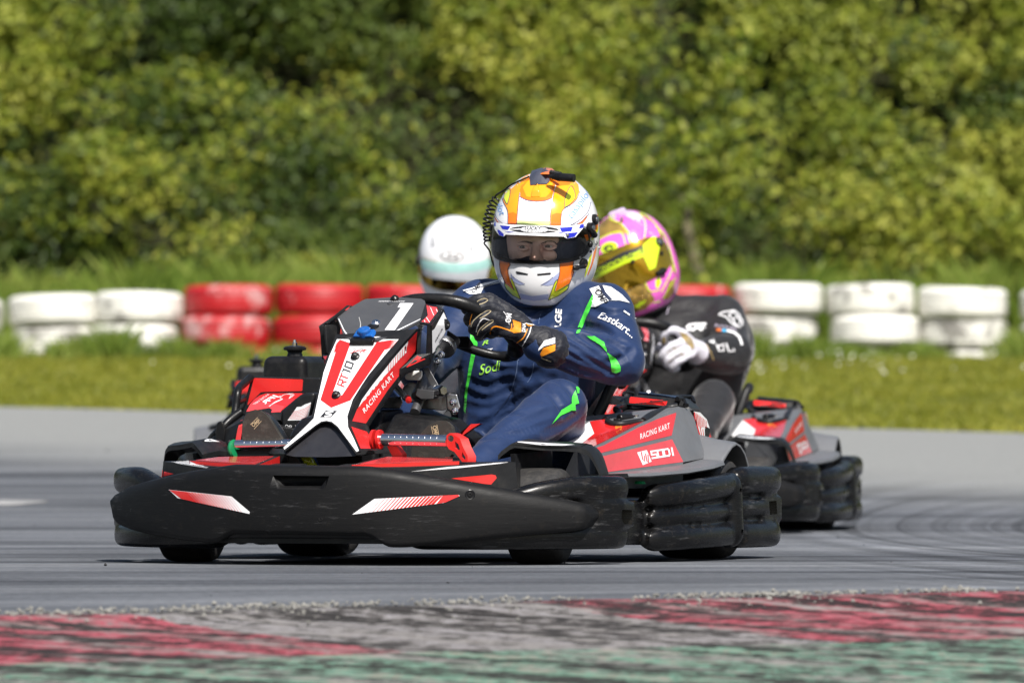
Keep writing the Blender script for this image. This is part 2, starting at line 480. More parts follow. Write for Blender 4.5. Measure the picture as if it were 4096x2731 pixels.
M['skin'] = mat('skin', (.74, .48, .39), .45, var=.1, vscale=30, bump=.25, bscale=260)
M['balaclava'] = cloth('balaclava', (.012, .02, .045), .7, .3, .2)
M['eyew'] = mat('eye_white', (.6, .57, .54), .2)
M['iris'] = mat('iris', (.05, .035, .025), .15)
M['brow'] = mat('brow_hair', (.05, .03, .02), .7)
M['hwhite'] = mat('helmet_white', (.86, .86, .88), .16, coat=.8, var=.03)
M['horange'] = mat('helmet_orange', (.95, .2, .008), .16, coat=.8, var=.1, vscale=5)
M['horange2'] = mat('helmet_amber', (.95, .36, .012), .18, coat=.8, var=.12, vscale=6)
M['hyellow'] = mat('helmet_yellow', (.72, .8, .02), .18, coat=.8)
M['hnavy'] = mat('helmet_navy', (.03, .025, .12), .2, coat=.7)
M['hblue'] = mat('helmet_blue', (.02, .03, .5), .2, coat=.7)
M['hsky'] = mat('helmet_sky_blue', (.16, .36, .75), .25, coat=.6)
M['hshade'] = mat('helmet_lilac_fade', (.42, .47, .72), .2, coat=.7)
M['hgreen'] = mat('helmet_pale_lime', (.72, .82, .32), .2, coat=.7)
M['hgold'] = mat('helmet_gold', (.60, .38, .09), .2, metal=.6, coat=.6, var=.35, vscale=26)
M['hpink'] = mat('helmet_pink', (.82, .13, .58), .2, coat=.7, var=.25, vscale=18)
M['hlilac'] = mat('helmet_lilac', (.62, .5, .7), .22, coat=.6, var=.2, vscale=16)
M['hlime'] = mat('helmet_lime', (.6, .8, .02), .22, coat=.6)
M['liner'] = mat('helmet_lining', (.006, .006, .007), .9)
M['gasket'] = mat('rubber_gasket', (.008, .008, .009), .55)
M['mint'] = mat('visor_mint_band', (.4, .68, .64), .2, coat=.5)
M['silverv'] = mat('visor_silver_band', (.6, .63, .67), .2, coat=.6)
M['tape'] = mat('grey_tape', (.05, .055, .08), .4, bump=.5, bscale=60)

def visor(name, tint, refl, gl=(1, 1, 1), rough=.03):
    m = bpy.data.materials.new(name); m.use_nodes = True; nt = m.node_tree; nt.nodes.clear()
    out = N(nt, 'ShaderNodeOutputMaterial'); tr = N(nt, 'ShaderNodeBsdfTransparent'); tr.inputs[0].default_value = (*tint, 1)
    g = N(nt, 'ShaderNodeBsdfGlossy'); g.inputs[0].default_value = (*gl, 1); g.inputs['Roughness'].default_value = rough
    fr = N(nt, 'ShaderNodeFresnel', IOR=1.5); ad = N(nt, 'ShaderNodeMath', operation='ADD'); ad.inputs[1].default_value = refl; ad.use_clamp = True
    L(nt, fr.outputs[0], ad.inputs[0]); mx = N(nt, 'ShaderNodeMixShader'); L(nt, ad.outputs[0], mx.inputs[0]); L(nt, tr.outputs[0], mx.inputs[1]); L(nt, g.outputs[0], mx.inputs[2])
    L(nt, mx.outputs[0], out.inputs[0]); return m
M['visor'] = visor('clear_visor', (.97, .97, .98), .0)
M['visor_gold'] = mat('gold_mirror_visor', (.62, .38, .02), .07, metal=.9, coat=.6, var=.2, vscale=7, rvar=.05)
M['visor_amber'] = visor('amber_visor', (.4, .26, .03), .22, (.8, .55, .12), .06)
# ------------------------------------------------------------------ the race kart (built once, in the frame of the leading kart)
K1 = Frame(-0.219, 25.0, -22.5)
T = K1.T
kart = empty('race_kart', K1.M)
def X(p): return V((-p[0], p[1], p[2]))          # mirror across the kart
def smoothbox(pts, vox, sm=2): pass

# ---- nose plate -----------------------------------------------------------
def S(x): return -1.0 + .35*(abs(x)/.75)**2.2
def onS(p):
    x = 0.0
    for _ in range(40):
        q = T(p, y=S(x)); x = .5*x+.5*q.x
    return q
up = [c1(*p) for p in [(95, 690), (97, 650), (110, 622), (160, 595), (240, 545), (370, 508), (500, 475), (650, 440), (800, 410), (1000, 380), (1180, 352), (1400, 355), (1850, 360)]] + \
     [c2(*p) for p in [(0, 364), (200, 364), (380, 370), (600, 398), (900, 450), (1300, 520), (1700, 590), (2100, 660), (2300, 705)]] + [c3(*p) for p in [(55, 1018), (100, 1060), (128, 1110), (135, 1150)]]
dn = [c1(*p) for p in [(95, 700), (92, 760), (105, 840), (150, 895), (250, 935), (430, 985), (700, 1030), (1000, 1062), (1060, 1048), (1130, 1002), (1190, 978), (1800, 985)]] + \
     [c2(*p) for p in [(0, 990), (350, 994), (430, 1022), (500, 1072), (560, 1100), (700, 1100), (1000, 1075), (1500, 1020), (2000, 975), (2250, 950)]] + [c3(*p) for p in [(70, 1262), (110, 1220), (128, 1185), (135, 1155)]]
UP = sorted((q.x, q.z) for q in map(onS, up)); DN = sorted((q.x, q.z) for q in map(onS, dn))
bm = bmesh.new(); rings = []
x0 = max(UP[0][0], DN[0][0])+.001; x1 = min(UP[-1][0], DN[-1][0])-.001
for i in range(121):
    t = i/120; x = x0+(x1-x0)*(t+.0*math.sin(2*math.pi*t))
    zt, zb = interp(UP, x), interp(DN, x); h = max(zt-zb, .004); k = min(1, h/.12); s = S(x)
    pr = [(.075, zb+.004), (.018, zb), (.006, zb+.004*k), (0, zb+.014*k), (-.004, zb+.3*h), (-.004, zb+.65*h), (0, zt-.028*k), (.004, zt-.016*k), (.013, zt-.005*k), (.028, zt), (.075, zt-.004*k)]
    rings.append([V((x, s+dy, z)) for dy, z in pr])
loft(bm, rings)
# hand slot
sl = [onS(c1(*p)) for p in [(1545, 462), (2075, 468), (1995, 574), (1620, 572)]]
cut = bmesh.new()
a = [cut.verts.new(q+V((0, -.02, 0))) for q in sl]; cc = sum(sl, V())/4
b = [cut.verts.new(cc+(q-cc)*.86+V((0, .03, .008))) for q in sl]
cut.faces.new(a); cut.faces.new(b[::-1])
for i in range(4): cut.faces.new((a[i], b[i], b[(i+1) % 4], a[(i+1) % 4]))
bm = boolean(bm, cut)
bv = bvh_of(bm)
RED, WHI, INK, PNK = 1, 2, 3, 4
dec(bm, bv, K1, [c1(*p) for p in [(620, 580), (1185, 640), (1350, 780), (1345, 797), (700, 655)]], WHI)
dec(bm, bv, K1, [c1(*p) for p in [(625, 582), (790, 600), (860, 690), (735, 662)]], RED, .0025)
fan(bm, bv, K1, c1(1190, 642), c1(735, 595), c1(1290, 785), c1(830, 685), 17, RED, .06, .9, .0025)
dec(bm, bv, K1, [c2(*p) for p in [(245, 803), (445, 662), (1205, 626), (1212, 636), (1070, 698)]], WHI)
dec(bm, bv, K1, [c2(*p) for p in [(1060, 633), (1203, 626), (1208, 638), (1085, 693), (1005, 706)]], RED, .0025)
fan(bm, bv, K1, c2(455, 664), c2(1060, 634), c2(345, 790), c2(985, 708), 18, RED, .06, .9, .0025)
plate = fin('nose_plate', bm, [M['plate'], M['red'], M['white'], M['ink'], M['pink']], kart, angle=40)
plate.modifiers.new('wn', 'WEIGHTED_NORMAL')
for p in [c1(1605, 838), c1(1990, 842), c1(555, 795), c1(288, 765), c1(127, 735), c2(1290, 855), c2(1797, 838), c2(2238, 833), c2(1305, 625)]:
    bm = bmesh.new(); q = onS(p); e = .01; n = V((-(S(q.x+e)-S(q.x-e))/(2*e), 1, 0)).normalized()
    lathe(bm, [(.0135, .0005), (.0145, -.0012), (.0125, -.0022), (.0095, -.0010), (.0075, -.0012), (.0065, -.0030), (.003, -.0034), (.0028, -.0005), (.0002, -.0004), (.0002, .006), (.0135, .006)], q, n, 20)
    fin('screw', bm, M['black'], plate)

# ---- front bumper wrapping behind the plate -------------------------------------
def lobed(paths, web, vox=.0075, sm=3):
    bm = bmesh.new()
    for pts, r in paths:      # blocky moulded ribs with rounded corners
        q = catmull(pts, 6); n = len(q); rings = []
        q = [q[0]+(q[0]-q[1]).normalized()*r*.8]+q+[q[-1]+(q[-1]-q[-2]).normalized()*r*.8]; n = len(q)
        for i, p in enumerate(q):
            t = (q[min(i+1, n-1)]-q[max(i-1, 0)]); t.z = 0; t.normalize(); nn = V((-t.y, t.x, 0)); k = .62 if i in (0, n-1) else (.93 if i in (1, n-2) else 1)
            ring = []
            for j in range(20):
                a = 2*math.pi*j/20; ca, sa = math.cos(a), math.sin(a)
                ring.append(p+nn*(math.copysign(abs(ca)**.72, ca)*r*.95*k)+V((0, 0, math.copysign(abs(sa)**.72, sa)*r*k)))
            rings.append(ring)
        loft(bm, rings)
    for pts, z0, z1, th in web:
        q = catmull([V((p[0], p[1], 0)) for p in pts], 6)
        rings = []
        for i, p in enumerate(q):
            t = (q[min(i+1, len(q)-1)]-q[max(i-1, 0)]).normalized(); n = V((-t.y, t.x, 0))*th
            rings.append([p-n+V((0, 0, z0)), p+n+V((0, 0, z0)), p+n+V((0, 0, z1)), p-n+V((0, 0, z1))])
        loft(bm, rings)
    return bm
fp = [(.30, -.84), (.48, -.785), (.60, -.71), (.69, -.61), (.735, -.52), (.742, -.45)]
def at(pts, z, dx=0.0): return [(p[0]+dx, p[1], z) for p in pts]
def fbump(s):
    pts = [(s*p[0], p[1]) for p in fp]
    return lobed([([(p[0], p[1], .202+(.02 if s < 0 else 0)-.06*(1-min(1, max(0, (abs(p[0])-(.53 if s > 0 else .46))/.10)))) for p in pts[1:]], .037), (at(pts, .070), .035), (at(pts[3:], .134, -s*.016), .022)], [(pts[3:], .06, .2, .014)])
bm = fbump(1); b2 = fbump(-1); merge(bm, b2)
box(bm, (0, -.92, .14), (.7, .03, .06))
# bosses carrying the square sockets
for s in (1, -1):
    hull(bm, [V((s*x, y, .132+dz)) for x, y in ((.70, -.64), (.745, -.585), (.782, -.50), (.785, -.42), (.68, -.42)) for dz in (-.036, .036)])
bm = remesh(bm, .0065, 2)
cut = bmesh.new()
socket(cut, bm, K1, [c3(*p) for p in [(425, 1092), (568, 1098), (562, 1222), (440, 1222), (418, 1180), (418, 1120)]], .055)
bm = boolean(bm, cut)
fin('front_bumper', bm, M['bumper'], kart, angle=35)

# ---- side bumpers ---------------------------------------------------------------
sp = [(.715, -.125), (.755, -.02), (.772, .12), (.772, .27), (.762, .36)]
def sidebump(s):
    pts = [(s*p[0], p[1]) for p in sp]
    zz = lambda z, dz: [(p[0], p[1], z+dz*i/4) for i, p in enumerate(pts)]
    bm = lobed([(zz(.178, .033), .034), (zz(.116, .017), .022), (zz(.055, .012), .033)], [(pts, .05, .2, .008)])
    capsule(bm, (s*.768, .345, .07), .044, (s*.763, .345, .2), .044)
    hull(bm, [V((s*(.67+dx), y, z)) for dx in (-.04, .03) for y in (-.27, -.05) for z in (.045, .165)])
    bm = remesh(bm, .0065, 1)
    cut = bmesh.new()
    for z in (.19, .072): lathe(cut, [(.0001, -.02), (.009, -.02), (.009, .05), (.0001, .05)], (s*.79, .345, z), (s, 0, 0), 12)
    return boolean(bm, cut)
for s in (1, -1): fin('side_bumper', sidebump(s), M['bumper'], kart, angle=40)

# ---- rear bumper ------------------------------------------------------------------
rp = [(.752, .44), (.758, .56), (.752, .70), (.70, .80), (.58, .85), (.3, .87), (0, .875)]
rpf = rp + [(-p[0], p[1]) for p in rp[-2::-1]]
bm = lobed([(at(rpf, .219), .040), (at(rpf, .140), .027), (at(rpf, .062), .038)], [(rpf, .06, .21, .008)])
for s in (1, -1):
    hull(bm, [V((s*(.745+dx), y, .136+dz)) for dx in (-.05, .036) for y in (.60, .745) for dz in (-.036, .036)])
bm = remesh(bm, .0075, 1)
cut = bmesh.new()
socket(cut, bm, K1, [c3(*p) for p in [(1740, 1018), (1805, 1012), (1812, 1130), (1745, 1138)]], .055)
bm = boolean(bm, cut)
fin('rear_bumper', bm, M['bumper'], kart, angle=40)

# ---- wheels --------------------------------------------------------------------------
def wheel(x, y, r, w, s, steer=0):
    Rm = Matrix.Rotation(math.radians(steer), 3, 'Z'); ax = Rm @ V((s, 0, 0)); c = V((x, y, r-.008))
    h = w/2; bm = bmesh.new()
    pr = [(r*.56, h*.82), (r*.62, h*.96), (r*.74, h*1.02), (r*.88, h*.98), (r*.955, h*.9), (r*.988, h*.76), (r*.997, h*.5), (r, 0)]
    pr = pr+[(a, -b) for a, b in pr[-2::-1]]
    lathe(bm, pr+[(r*.52, -h*.7), (r*.52, h*.7)], c, ax, 48)
    t = fin('wheel', bm, M['rubber'], kart, angle=40)
    bm = bmesh.new()
    lathe(bm, [(r*.565, h*.84), (r*.52, h*.7), (r*.50, h*.35), (r*.2, h*.25), (r*.18, h*.55), (r*.08, h*.6), (.001, h*.6), (.001, -h*.6), (r*.3, -h*.6), (r*.5, -h*.4), (r*.52, -h*.7), (r*.565, -h*.84), (r*.50, -h*.86), (r*.46, -h*.5), (r*.46, h*.5), (r*.5, h*.86)], c, ax, 32)
    fin('rim', bm, M['rim'], t)
    for k in range(3):
        bm = bmesh.new(); a = k*2.094+.4; u = ax.orthogonal().normalized(); w2 = ax.cross(u)
        lathe(bm, [(.001, 0), (.008, 0), (.008, .012), (.001, .012)], c+ax*h*.35+(u*math.cos(a)+w2*math.sin(a))*r*.33, ax, 6)
        fin('wheel_nut', bm, M['chrome'], t)
wheel(.540, -.525, .134, .15, 1, 7); wheel(-.530, -.525, .134, .15, -1, 7)
wheel(.600, .525, .146, .21, 1); wheel(-.600, .525, .146, .21, -1)

# ---- chassis ---------------------------------------------------------------------------
bm = bmesh.new()
hull(bm, [V((x, y, z)) for x, y in [(-.30, -.93), (.30, -.93), (-.36, .2), (.36, .2), (-.3, .45), (.3, .45)] for z in (.052, .066)])
fin('floor_tray', bm, M['dark'], kart)
bm = bmesh.new()
for s in (1, -1):
    tube(bm, catmull([(s*.28, -.93, .08), (s*.3, -.75, .08), (s*.33, -.3, .08), (s*.4, .2, .09), (s*.4, .8, .12)], 5), .015)
    tube(bm, catmull([(s*.3, -.6, .09), (s*.42, -.54, .12), (s*.5, -.525, .13)], 4), .014)
    tube(bm, [(s*.36, -.1, .09), (s*.62, -.08, .12), (s*.64, .1, .12), (s*.4, .2, .1)], .012)
tube(bm, [(-.3, -.93, .08), (.3, -.93, .08)], .015); tube(bm, [(-.33, -.3, .08), (.33, -.3, .08)], .015)
tube(bm, [(-.4, .8, .12), (.4, .8, .12)], .015)
for s in (1, -1): tube(bm, [(s*.35, .8, .12), (s*.35, .88, .13)], .02); tube(bm, [(s*.4, .3, .1), (s*.73, .34, .13)], .014)
fin('chassis_frame', bm, M['dark'], kart)
bm = bmesh.new(); tube(bm, [(-.62, .525, .14), (.62, .525, .14)], .025); fin('rear_axle', bm, M['steel'], kart)

# ---- front cover wings seen above the nose plate ------------------------------------------
bm = bmesh.new()
A = T(c2(1690, 332), y=-.72); A2 = T(c2(1745, 520), y=-.72); B = T(c2(760, 415), y=-.93)
def wing_solid(m):
    f = (lambda p: V(p)) if m > 0 else X
    tri = [V((.06, -.95, .258)), V((.20, -.945, .262)), V((.30, -.91, .264)), V((A.x-.03, A.y-.012, A.z-.002)), V((A.x, A.y+.02, A.z))]
    back = [V((.06, -.78, .272)), V((.22, -.77, .274)), V((.35, -.74, .276)), V((A.x-.05, -.64, A.z+.002)), V((A.x-.01, -.64, A.z-.002))]
    rings = []
    for a, b in zip(tri, back):
        lo = .10 if a is not tri[-1] else .13
        rings.append([f(a), f(b), f(V((b.x, b.y, lo))), f(V((a.x+(.014 if a is tri[-1] or a is tri[-2] else 0), a.y, lo)))])
    loft(bm, rings if m > 0 else [r[::-1] for r in rings])
wing_solid(1); wing_solid(-1)
# raised decks
for m in (1, -1):
    f = (lambda p: V(p)) if m > 0 else X
    dk = [V(p) for p in [(.14, -.925, .270), (.28, -.89, .275), (.41, -.80, .280), (.37, -.70, .290), (.16, -.74, .293)]]; dc = sum(dk, V())/5
    prism(bm, [f(p) for p in dk], (0, 0, -.022), 0, 1)
    prism(bm, [f(dc+(p-dc)*.86+V((0, 0, .0016))) for p in dk], (0, 0, -.003), 4)
bmesh.ops.recalc_face_normals(bm, faces=bm.faces)
bv = bvh_of(bm)
dec(bm, bv, K1, [c2(*p) for p in [(1135, 478), (1500, 443), (1535, 450), (1545, 475), (1495, 533), (1440, 528)]], 1)
dec(bm, bv, K1, [c2(*p) for p in [(770, 417), (1100, 376), (1640, 331), (1650, 337), (1200, 385)]], 2, .0015, 6)
dec(bm, bv, K1, [c1(*p) for p in [(492, 395), (665, 437), (600, 455), (494, 474)]], 1)
dec(bm, bv, K1, [c1(*p) for p in [(545, 284), (800, 320), (880, 355), (980, 378), (960, 386), (740, 352), (530, 305)]], 2, .0015, 6)
dstroke(bm, bv, K1, [c1(*p) for p in [(590, 293), (655, 306), (720, 322)]], 3, 1, .003)
fin('front_cover', bm, [M['dark'], M['red'], M['white'], M['ink'], M['pink']], kart, bevel=.006, recalc=False)

# ---- front wheel fenders -----------------------------------------------------------------------
_fp = [c2(1557, 262), c2(1585, 225), c2(1665, 165), c2(1705, 148), c2(1950, 172), c2(2140, 178), c2(2300, 190), c3(35, 528), c3(100, 548), c3(132, 570), c3(165, 620), c3(205, 700), c3(232, 772)]
fpr = [T(p, y=-.62+.21*min(1, max(0, (p[0]-2000)/400))**1.3) for p in _fp]
def fender(m):
    f = (lambda p: V(p)) if m > 0 else X
    bm = bmesh.new(); rings = []
    n = len(fpr); cx = sum((p.x for p in fpr))/n
    def ins(p, t): return V((p.x-(.004 if p.x > cx+.1 else (-.003 if p.x < cx-.15 else 0)), p.y, p.z-t))
    for dy, dz, dx in ((0, -.003, 0), (.05, 0, .0), (.4, .008, .0), (.75, .004, .0), (1, -.008, .0)):
        Y = lambda p: p.y+(-.345-p.y)*dy
        rings.append([f(V((p.x, Y(p), p.z+dz))) for p in fpr] + [f(ins(V((p.x, Y(p), p.z+dz)), .014)) for p in fpr[::-1]])
    loft(bm, rings)
    # inner wall and bracket
    q0 = fpr[1]
    prism(bm, [f(V((q0.x+.02, -.60, q0.z-.01))), f(V((q0.x+.02, -.32, q0.z))), f(V((q0.x+.02, -.32, .12))), f(V((q0.x+.02, -.56, .12)))], f(V((.012, 0, 0))) if m > 0 else V((-.012, 0, 0)))
    bmesh.ops.recalc_face_normals(bm, faces=bm.faces)
    bv = bvh_of(bm)
    if m > 0:
        dec(bm, bv, K1, [c2(*p) for p in [(1700, 150), (1765, 147), (2250, 176), (2140, 184), (1950, 181)]], 1)
    else:
        dec(bm, bv, K1, [c1(*p) for p in [(872, 100), (930, 103), (1080, 150), (920, 146)]], 1)
    return fin('front_fender', bm, [M['dark'], M['white']], kart, bevel=.004, recalc=False)
fender(1); fender(-1)
for s in (1, -1):   # mounts joining the fenders to the chassis
    bm = bmesh.new(); tube(bm, [(s*.36, -.5, .12), (s*.40, -.45, .26), (s*.46, -.42, .33)], .01); tube(bm, [(s*.40, -.45, .26), (s*.36, -.3, .1)], .01)
    fin('fender_mount', bm, M['dark'], kart)

# ---- side pods -----------------------------------------------------------------------------------
P = dict(
 a=T(c3(185, 612), y=-.36), b=T(c3(235, 768), y=-.345), c=T(c3(968, 668), x=.655), d=T(c3(870, 445), x=.632), e=T(c3(925, 170), x=.605), f=T(c3(150, 548), y=-.36))
def pod(m):
    f = (lambda p: V(p)) if m > 0 else X
    bm = bmesh.new()
    a, b, c, d, e, g = P['a'], P['b'], P['c'], P['d'], P['e'], P['f']
    h = T(c3(20, 515), x=.48)                                    # front top inner
    e2 = T(c3(1045, 196), x=.585); d2 = T(c3(1172, 628), x=.665)
    ti = V((.37, e.y+.02, e.z-.012)); hi = V((.36, h.y, h.z-.01))
    cut = [T(c3(200, 268), x=.43), T(c3(620, 300), x=.575)]
    # outer shell: lower side, upper side, rear corner, sloping top
    def F(*v):
        try: bm.faces.new([bm.verts.new(f(q)) for q in (v if m > 0 else v[::-1])])
        except ValueError: pass
    m1 = V(((a.x+d.x)/2, 0, 0))
    F(b, c, d, a)
    F(a, d, e, g)
    F(c, d2, e2, e, d)
    F(g, e, cut[1], h)
    F(h, cut[1], cut[0])
    F(d2, V((.45, d2.y+.02, d2.z)), V((.44, e2.y+.04, e2.z)), e2)
    low = .20
    F(V((b.x, b.y, low)), V((c.x, c.y, low)), c, b)
    F(b, a, g, h, V((.42, h.y, low)), V((b.x-.02, b.y, low)))
    F(h, cut[0], V((.36, cut[0].y, cut[0].z)), V((.36, h.y, h.z-.02)))
    F(cut[0], cut[1], e, e2, V((.44, e2.y+.04, e2.z)), V((.36, e2.y+.04, e2.z-.01)), V((.36, cut[0].y, cut[0].z)))
    bmesh.ops.remove_doubles(bm, verts=bm.verts, dist=.0015)
    bmesh.ops.recalc_face_normals(bm, faces=bm.faces)
    # skirt along the foot
    sk = [T(p, x=xx) for p, xx in [(c3(225, 775), .655), (c3(600, 738), .66), (c3(985, 690), .665), (c3(1180, 640), .68), (c3(1330, 640), .70)]]
    so = [T(p, x=xx) for p, xx in [(c3(470, 806), .715), (c3(660, 803), .74), (c3(1000, 775), .755), (c3(1230, 735), .755), (c3(1332, 702), .745)]]
    rings = []
    for q, w in zip(sk, so):
        rings.append([f(q), f(w+V((0, 0, .012))), f(w+V((.004, 0, .004))), f(w), f(V((q.x-.05, q.y, w.z))), f(V((q.x-.05, q.y, q.z)))])
    loft(bm, rings if m > 0 else [r[::-1] for r in rings])
    bv = bvh_of(bm)
    if m > 0:
        Dd = lambda pts, mi, off=.0016: dec(bm, bv, K1, [c3(*p) for p in pts], mi, off)
        Dd([(192, 628), (868, 462), (968, 664), (238, 762)], 4)  # lower side: sky glare put into the paler red
        Dd([(165, 580), (150, 552), (250, 520), (560, 360), (740, 280), (903, 224), (905, 240), (865, 428), (178, 598)], 1)
        Dd([(135, 303), (265, 285), (330, 325), (470, 322), (618, 302), (400, 415), (145, 538), (45, 518), (172, 412)], 1)
        Dd([(-10, 395), (130, 306), (172, 412), (40, 518), (-150, 500)], 2)
        Dd([(360, 340), (425, 335), (415, 388), (360, 370)], 5, .0026)
        dtext(bm, bv, K1, 'RACING KART', c3(584, 462), c3(848, 363), c3(581, 412), 2, bold=.012, space=1.12)
        # maker's mark and name
        Dd([(553, 580), (640, 558), (684, 662), (604, 694)], 2, .0026)
        for st in ([(590, 575), (602, 640), (620, 660), (618, 610)], [(628, 590), (640, 655), (655, 672), (650, 600)]):
            dstroke(bm, bv, K1, [c3(*p) for p in st], 4, 4, .0034)
        dsquare(bm, bv, K1, 'SODi', c3(690, 632), c3(900, 600), c3(678, 572), 7, 2, gap=.2, off=.003)
    else:
        # the same stickers on the far pod, laid on by mirroring the near ones
        for mi, ks in ((4, [(b, .1), (c, .1), (d, .1), (a, .1)]),):
            ctr = (a+b+c+d)/4
            vs = [bm.verts.new(X(ctr+(q-ctr)*.94+V((.002, 0, 0)))) for q, _ in ks]
            bm.faces.new(vs[::-1]).material_index = mi
        ctr = (a+d+e+g)/4
        bm.faces.new([bm.verts.new(X(ctr+(q-ctr)*.9+V((.002, 0, .0)))) for q in (a, d, e, g)][::-1]).material_index = 1
    return fin('side_pod', bm, [M['grey'], M['red'], M['white'], M['ink'], M['pink'], M['amber']], kart, bevel=.006, recalc=False, angle=30)
pod1 = pod(1)

# tray with hatch on top of the near pod
bm = bmesh.new()
def Q(p, x): return T(c3(*p), x=x)
rail = [Q((350, 205), .47), Q((400, 180), .45), Q((520, 165), .44), Q((700, 195), .5)]
tube(bm, catmull([Q((610, 300), .575), Q((680, 250), .57), Q((790, 205), .57), Q((850, 178), .58), Q((920, 168), .60)], 5), .011)
tube(bm, catmull([Q((270, 290), .46), Q((310, 270), .45), Q((370, 260), .45), Q((400, 225), .44), Q((370, 190), .42), Q((480, 165), .40)], 5), .010)
tube(bm, catmull([Q((290, 300), .48), Q((330, 322), .5), Q((420, 325), .53), Q((560, 305), .56), Q((620, 300), .575)], 5), .009)
hull(bm, [Q((470, 180), .40), Q((830, 205), .55), Q((560, 300), .55), Q((350, 300), .45), Q((560, 320), .53), Q((380, 330), .45)], 1)
pod_tray = fin('pod_tray', bm, [M['dark'], M['ink']], pod1)
bm = bmesh.new()
lathe(bm, [(.001, -.024), (.012, -.024), (.014, -.018), (.014, .018), (.012, .024), (.001, .024)], Q((450, 275), .51), (.55, .83, 0), 20)
hull(bm, [Q((370, 285), .5)+V((dx, dy, dz)) for dx in (-.01, .01) for dy in (0, .07) for dz in (-.012, .003)])
fin('tray_latch', bm, M['black'], pod1, bevel=.003)
bm = bmesh.new(); lathe(bm, [(.001, 0), (.009, 0), (.009, .014), (.001, .015)], Q((548, 290), .53), (0, 0, 1), 12); fin('tray_bolt', bm, M['chrome'], pod1)
bm = bmesh.new()
hp = [Q((470, 150), .42), Q((490, 82), .42), Q((570, 66), .43), Q((940, 100), .58), Q((1010, 160), .60), Q((850, 178), .56)]
prism(bm, hp, V((-.06, .10, -.008)))
hull(bm, [Q((1000, 150), .59), Q((1050, 190), .585), Q((940, 110), .55), Q((1065, 140), .50), Q((1120, 190), .53), Q((1030, 85), .42), Q((860, 84), .38)])
hull(bm, [Q((300, 150), .33), Q((330, 70), .33), Q((560, 80), .40), Q((480, 165), .40), Q((320, 72), .28)])
bv = bvh_of(bm)
dec(bm, bv, K1, [c3(*p) for p in [(492, 90), (505, 84), (825, 118), (828, 124), (812, 162), (486, 138)]], 1)
hatch = fin('pod_hatch', bm, [M['dark'], M['red']], pod1, bevel=.004)
bm = bmesh.new()
tube(bm, [Q((575, 62), .43), Q((760, 80), .5), Q((925, 100), .575)], .0075, 10, sx=.8)
fin('hatch_hinge', bm, M['chrome'], hatch)
bm = bmesh.new(); tube(bm, catmull([Q((915, 100), .575), Q((965, 105), .58), Q((985, 140), .59), Q((1000, 160), .6)], 4), .007); fin('hatch_handle', bm, M['black'], hatch)
bm = bmesh.new(); tube(bm, catmull([Q((430, 68), .38), Q((445, 42), .38), Q((510, 46), .39), Q((520, 64), .39)], 4), .004); fin('hatch_handle', bm, M['black'], hatch)
bm = bmesh.new(); tube(bm, catmull([Q((860, 82), .45), Q((1030, 82), .46), Q((1055, 100), .47), Q((1065, 135), .48)], 4), .006); fin('hatch_handle', bm, M['black'], hatch)
# inner panel with red stripes, behind the grey corner
bm = bmesh.new()
sp_ = [Q(p, .60) for p in [(1055, 200), (1105, 205), (1140, 225), (1190, 285), (1212, 372), (1180, 600), (1165, 605)]]
prism(bm, sp_, V((-.16, .02, 0)))
bv = bvh_of(bm)
dec(bm, bv, K1, [c3(*p) for p in [(1062, 212), (1120, 222), (1180, 285), (1205, 365), (1170, 345), (1160, 375), (1166, 590)]], 2)
for k in range(9):
    t = k/8; dstroke(bm, bv, K1, [c3(1068+t*105, 218+t*75), c3(1080+t*95, 340+t*20 if t > .5 else 330+t*60)], 3.2-1.6*t, 1, .003)
for k in range(3):
    t = k/2; dstroke(bm, bv, K1, [c3(1090+t*52, 330+t*40), c3(1140+t*20, 500+t*20)], 2.5, 1, .003)
fin('pod_end_panel', bm, [M['dark'], M['red'], M['white']], pod1, bevel=.004)
bm = bmesh.new(); lathe(bm, [(.001, 0), (.017, 0), (.013, .012), (.008, .014), (.001, .014)], Q((1258, 648), .69), (0, 0, 1), 14); 
fin('pod_screw', bm, M['black'], pod1)

# rear wheel arches
arch = [(.40, .262), (.425, .285), (.46, .305), (.495, .322), (.53, .33), (.565, .322), (.60, .302), (.625, .275), (.635, .255)]
def rear_arch(m):
    bm = bmesh.new(); rings = []
    for x, dz, dy in ((.42, .05, -.01), (.50, .045, -.01), (.58, .028, -.004), (.66, .008, 0), (.715, 0, 0), (.722, -.003, 0)):
        o = [V((m*x, y+dy*1.5, z+dz)) for y, z in arch]; i = [V((m*x, .52+(y-.52)*.93+dy, z+dz-.008)) for y, z in arch[::-1]]
        rings.append(o+i)
    loft(bm, rings if m > 0 else [r[::-1] for r in rings])
    hull(bm, [V((m*x, y, z)) for x, y, z in [(.42, .40, .37), (.56, .37, .33), (.60, .37, .25), (.42, .40, .25), (.6, .41, .26), (.56, .41, .36)]])
    fin('rear_fender', bm, M['grey'], kart, bevel=.003)
rear_arch(1); rear_arch(-1)
bm = bmesh.new()   # little green plug under the pod
lathe(bm, [(.001, 0), (.017, 0), (.013, .008), (.001, .009)], T(c3(580, 862), x=.70), (0, 0, 1), 12); fin('bumper_plug', bm, M['green'], kart)
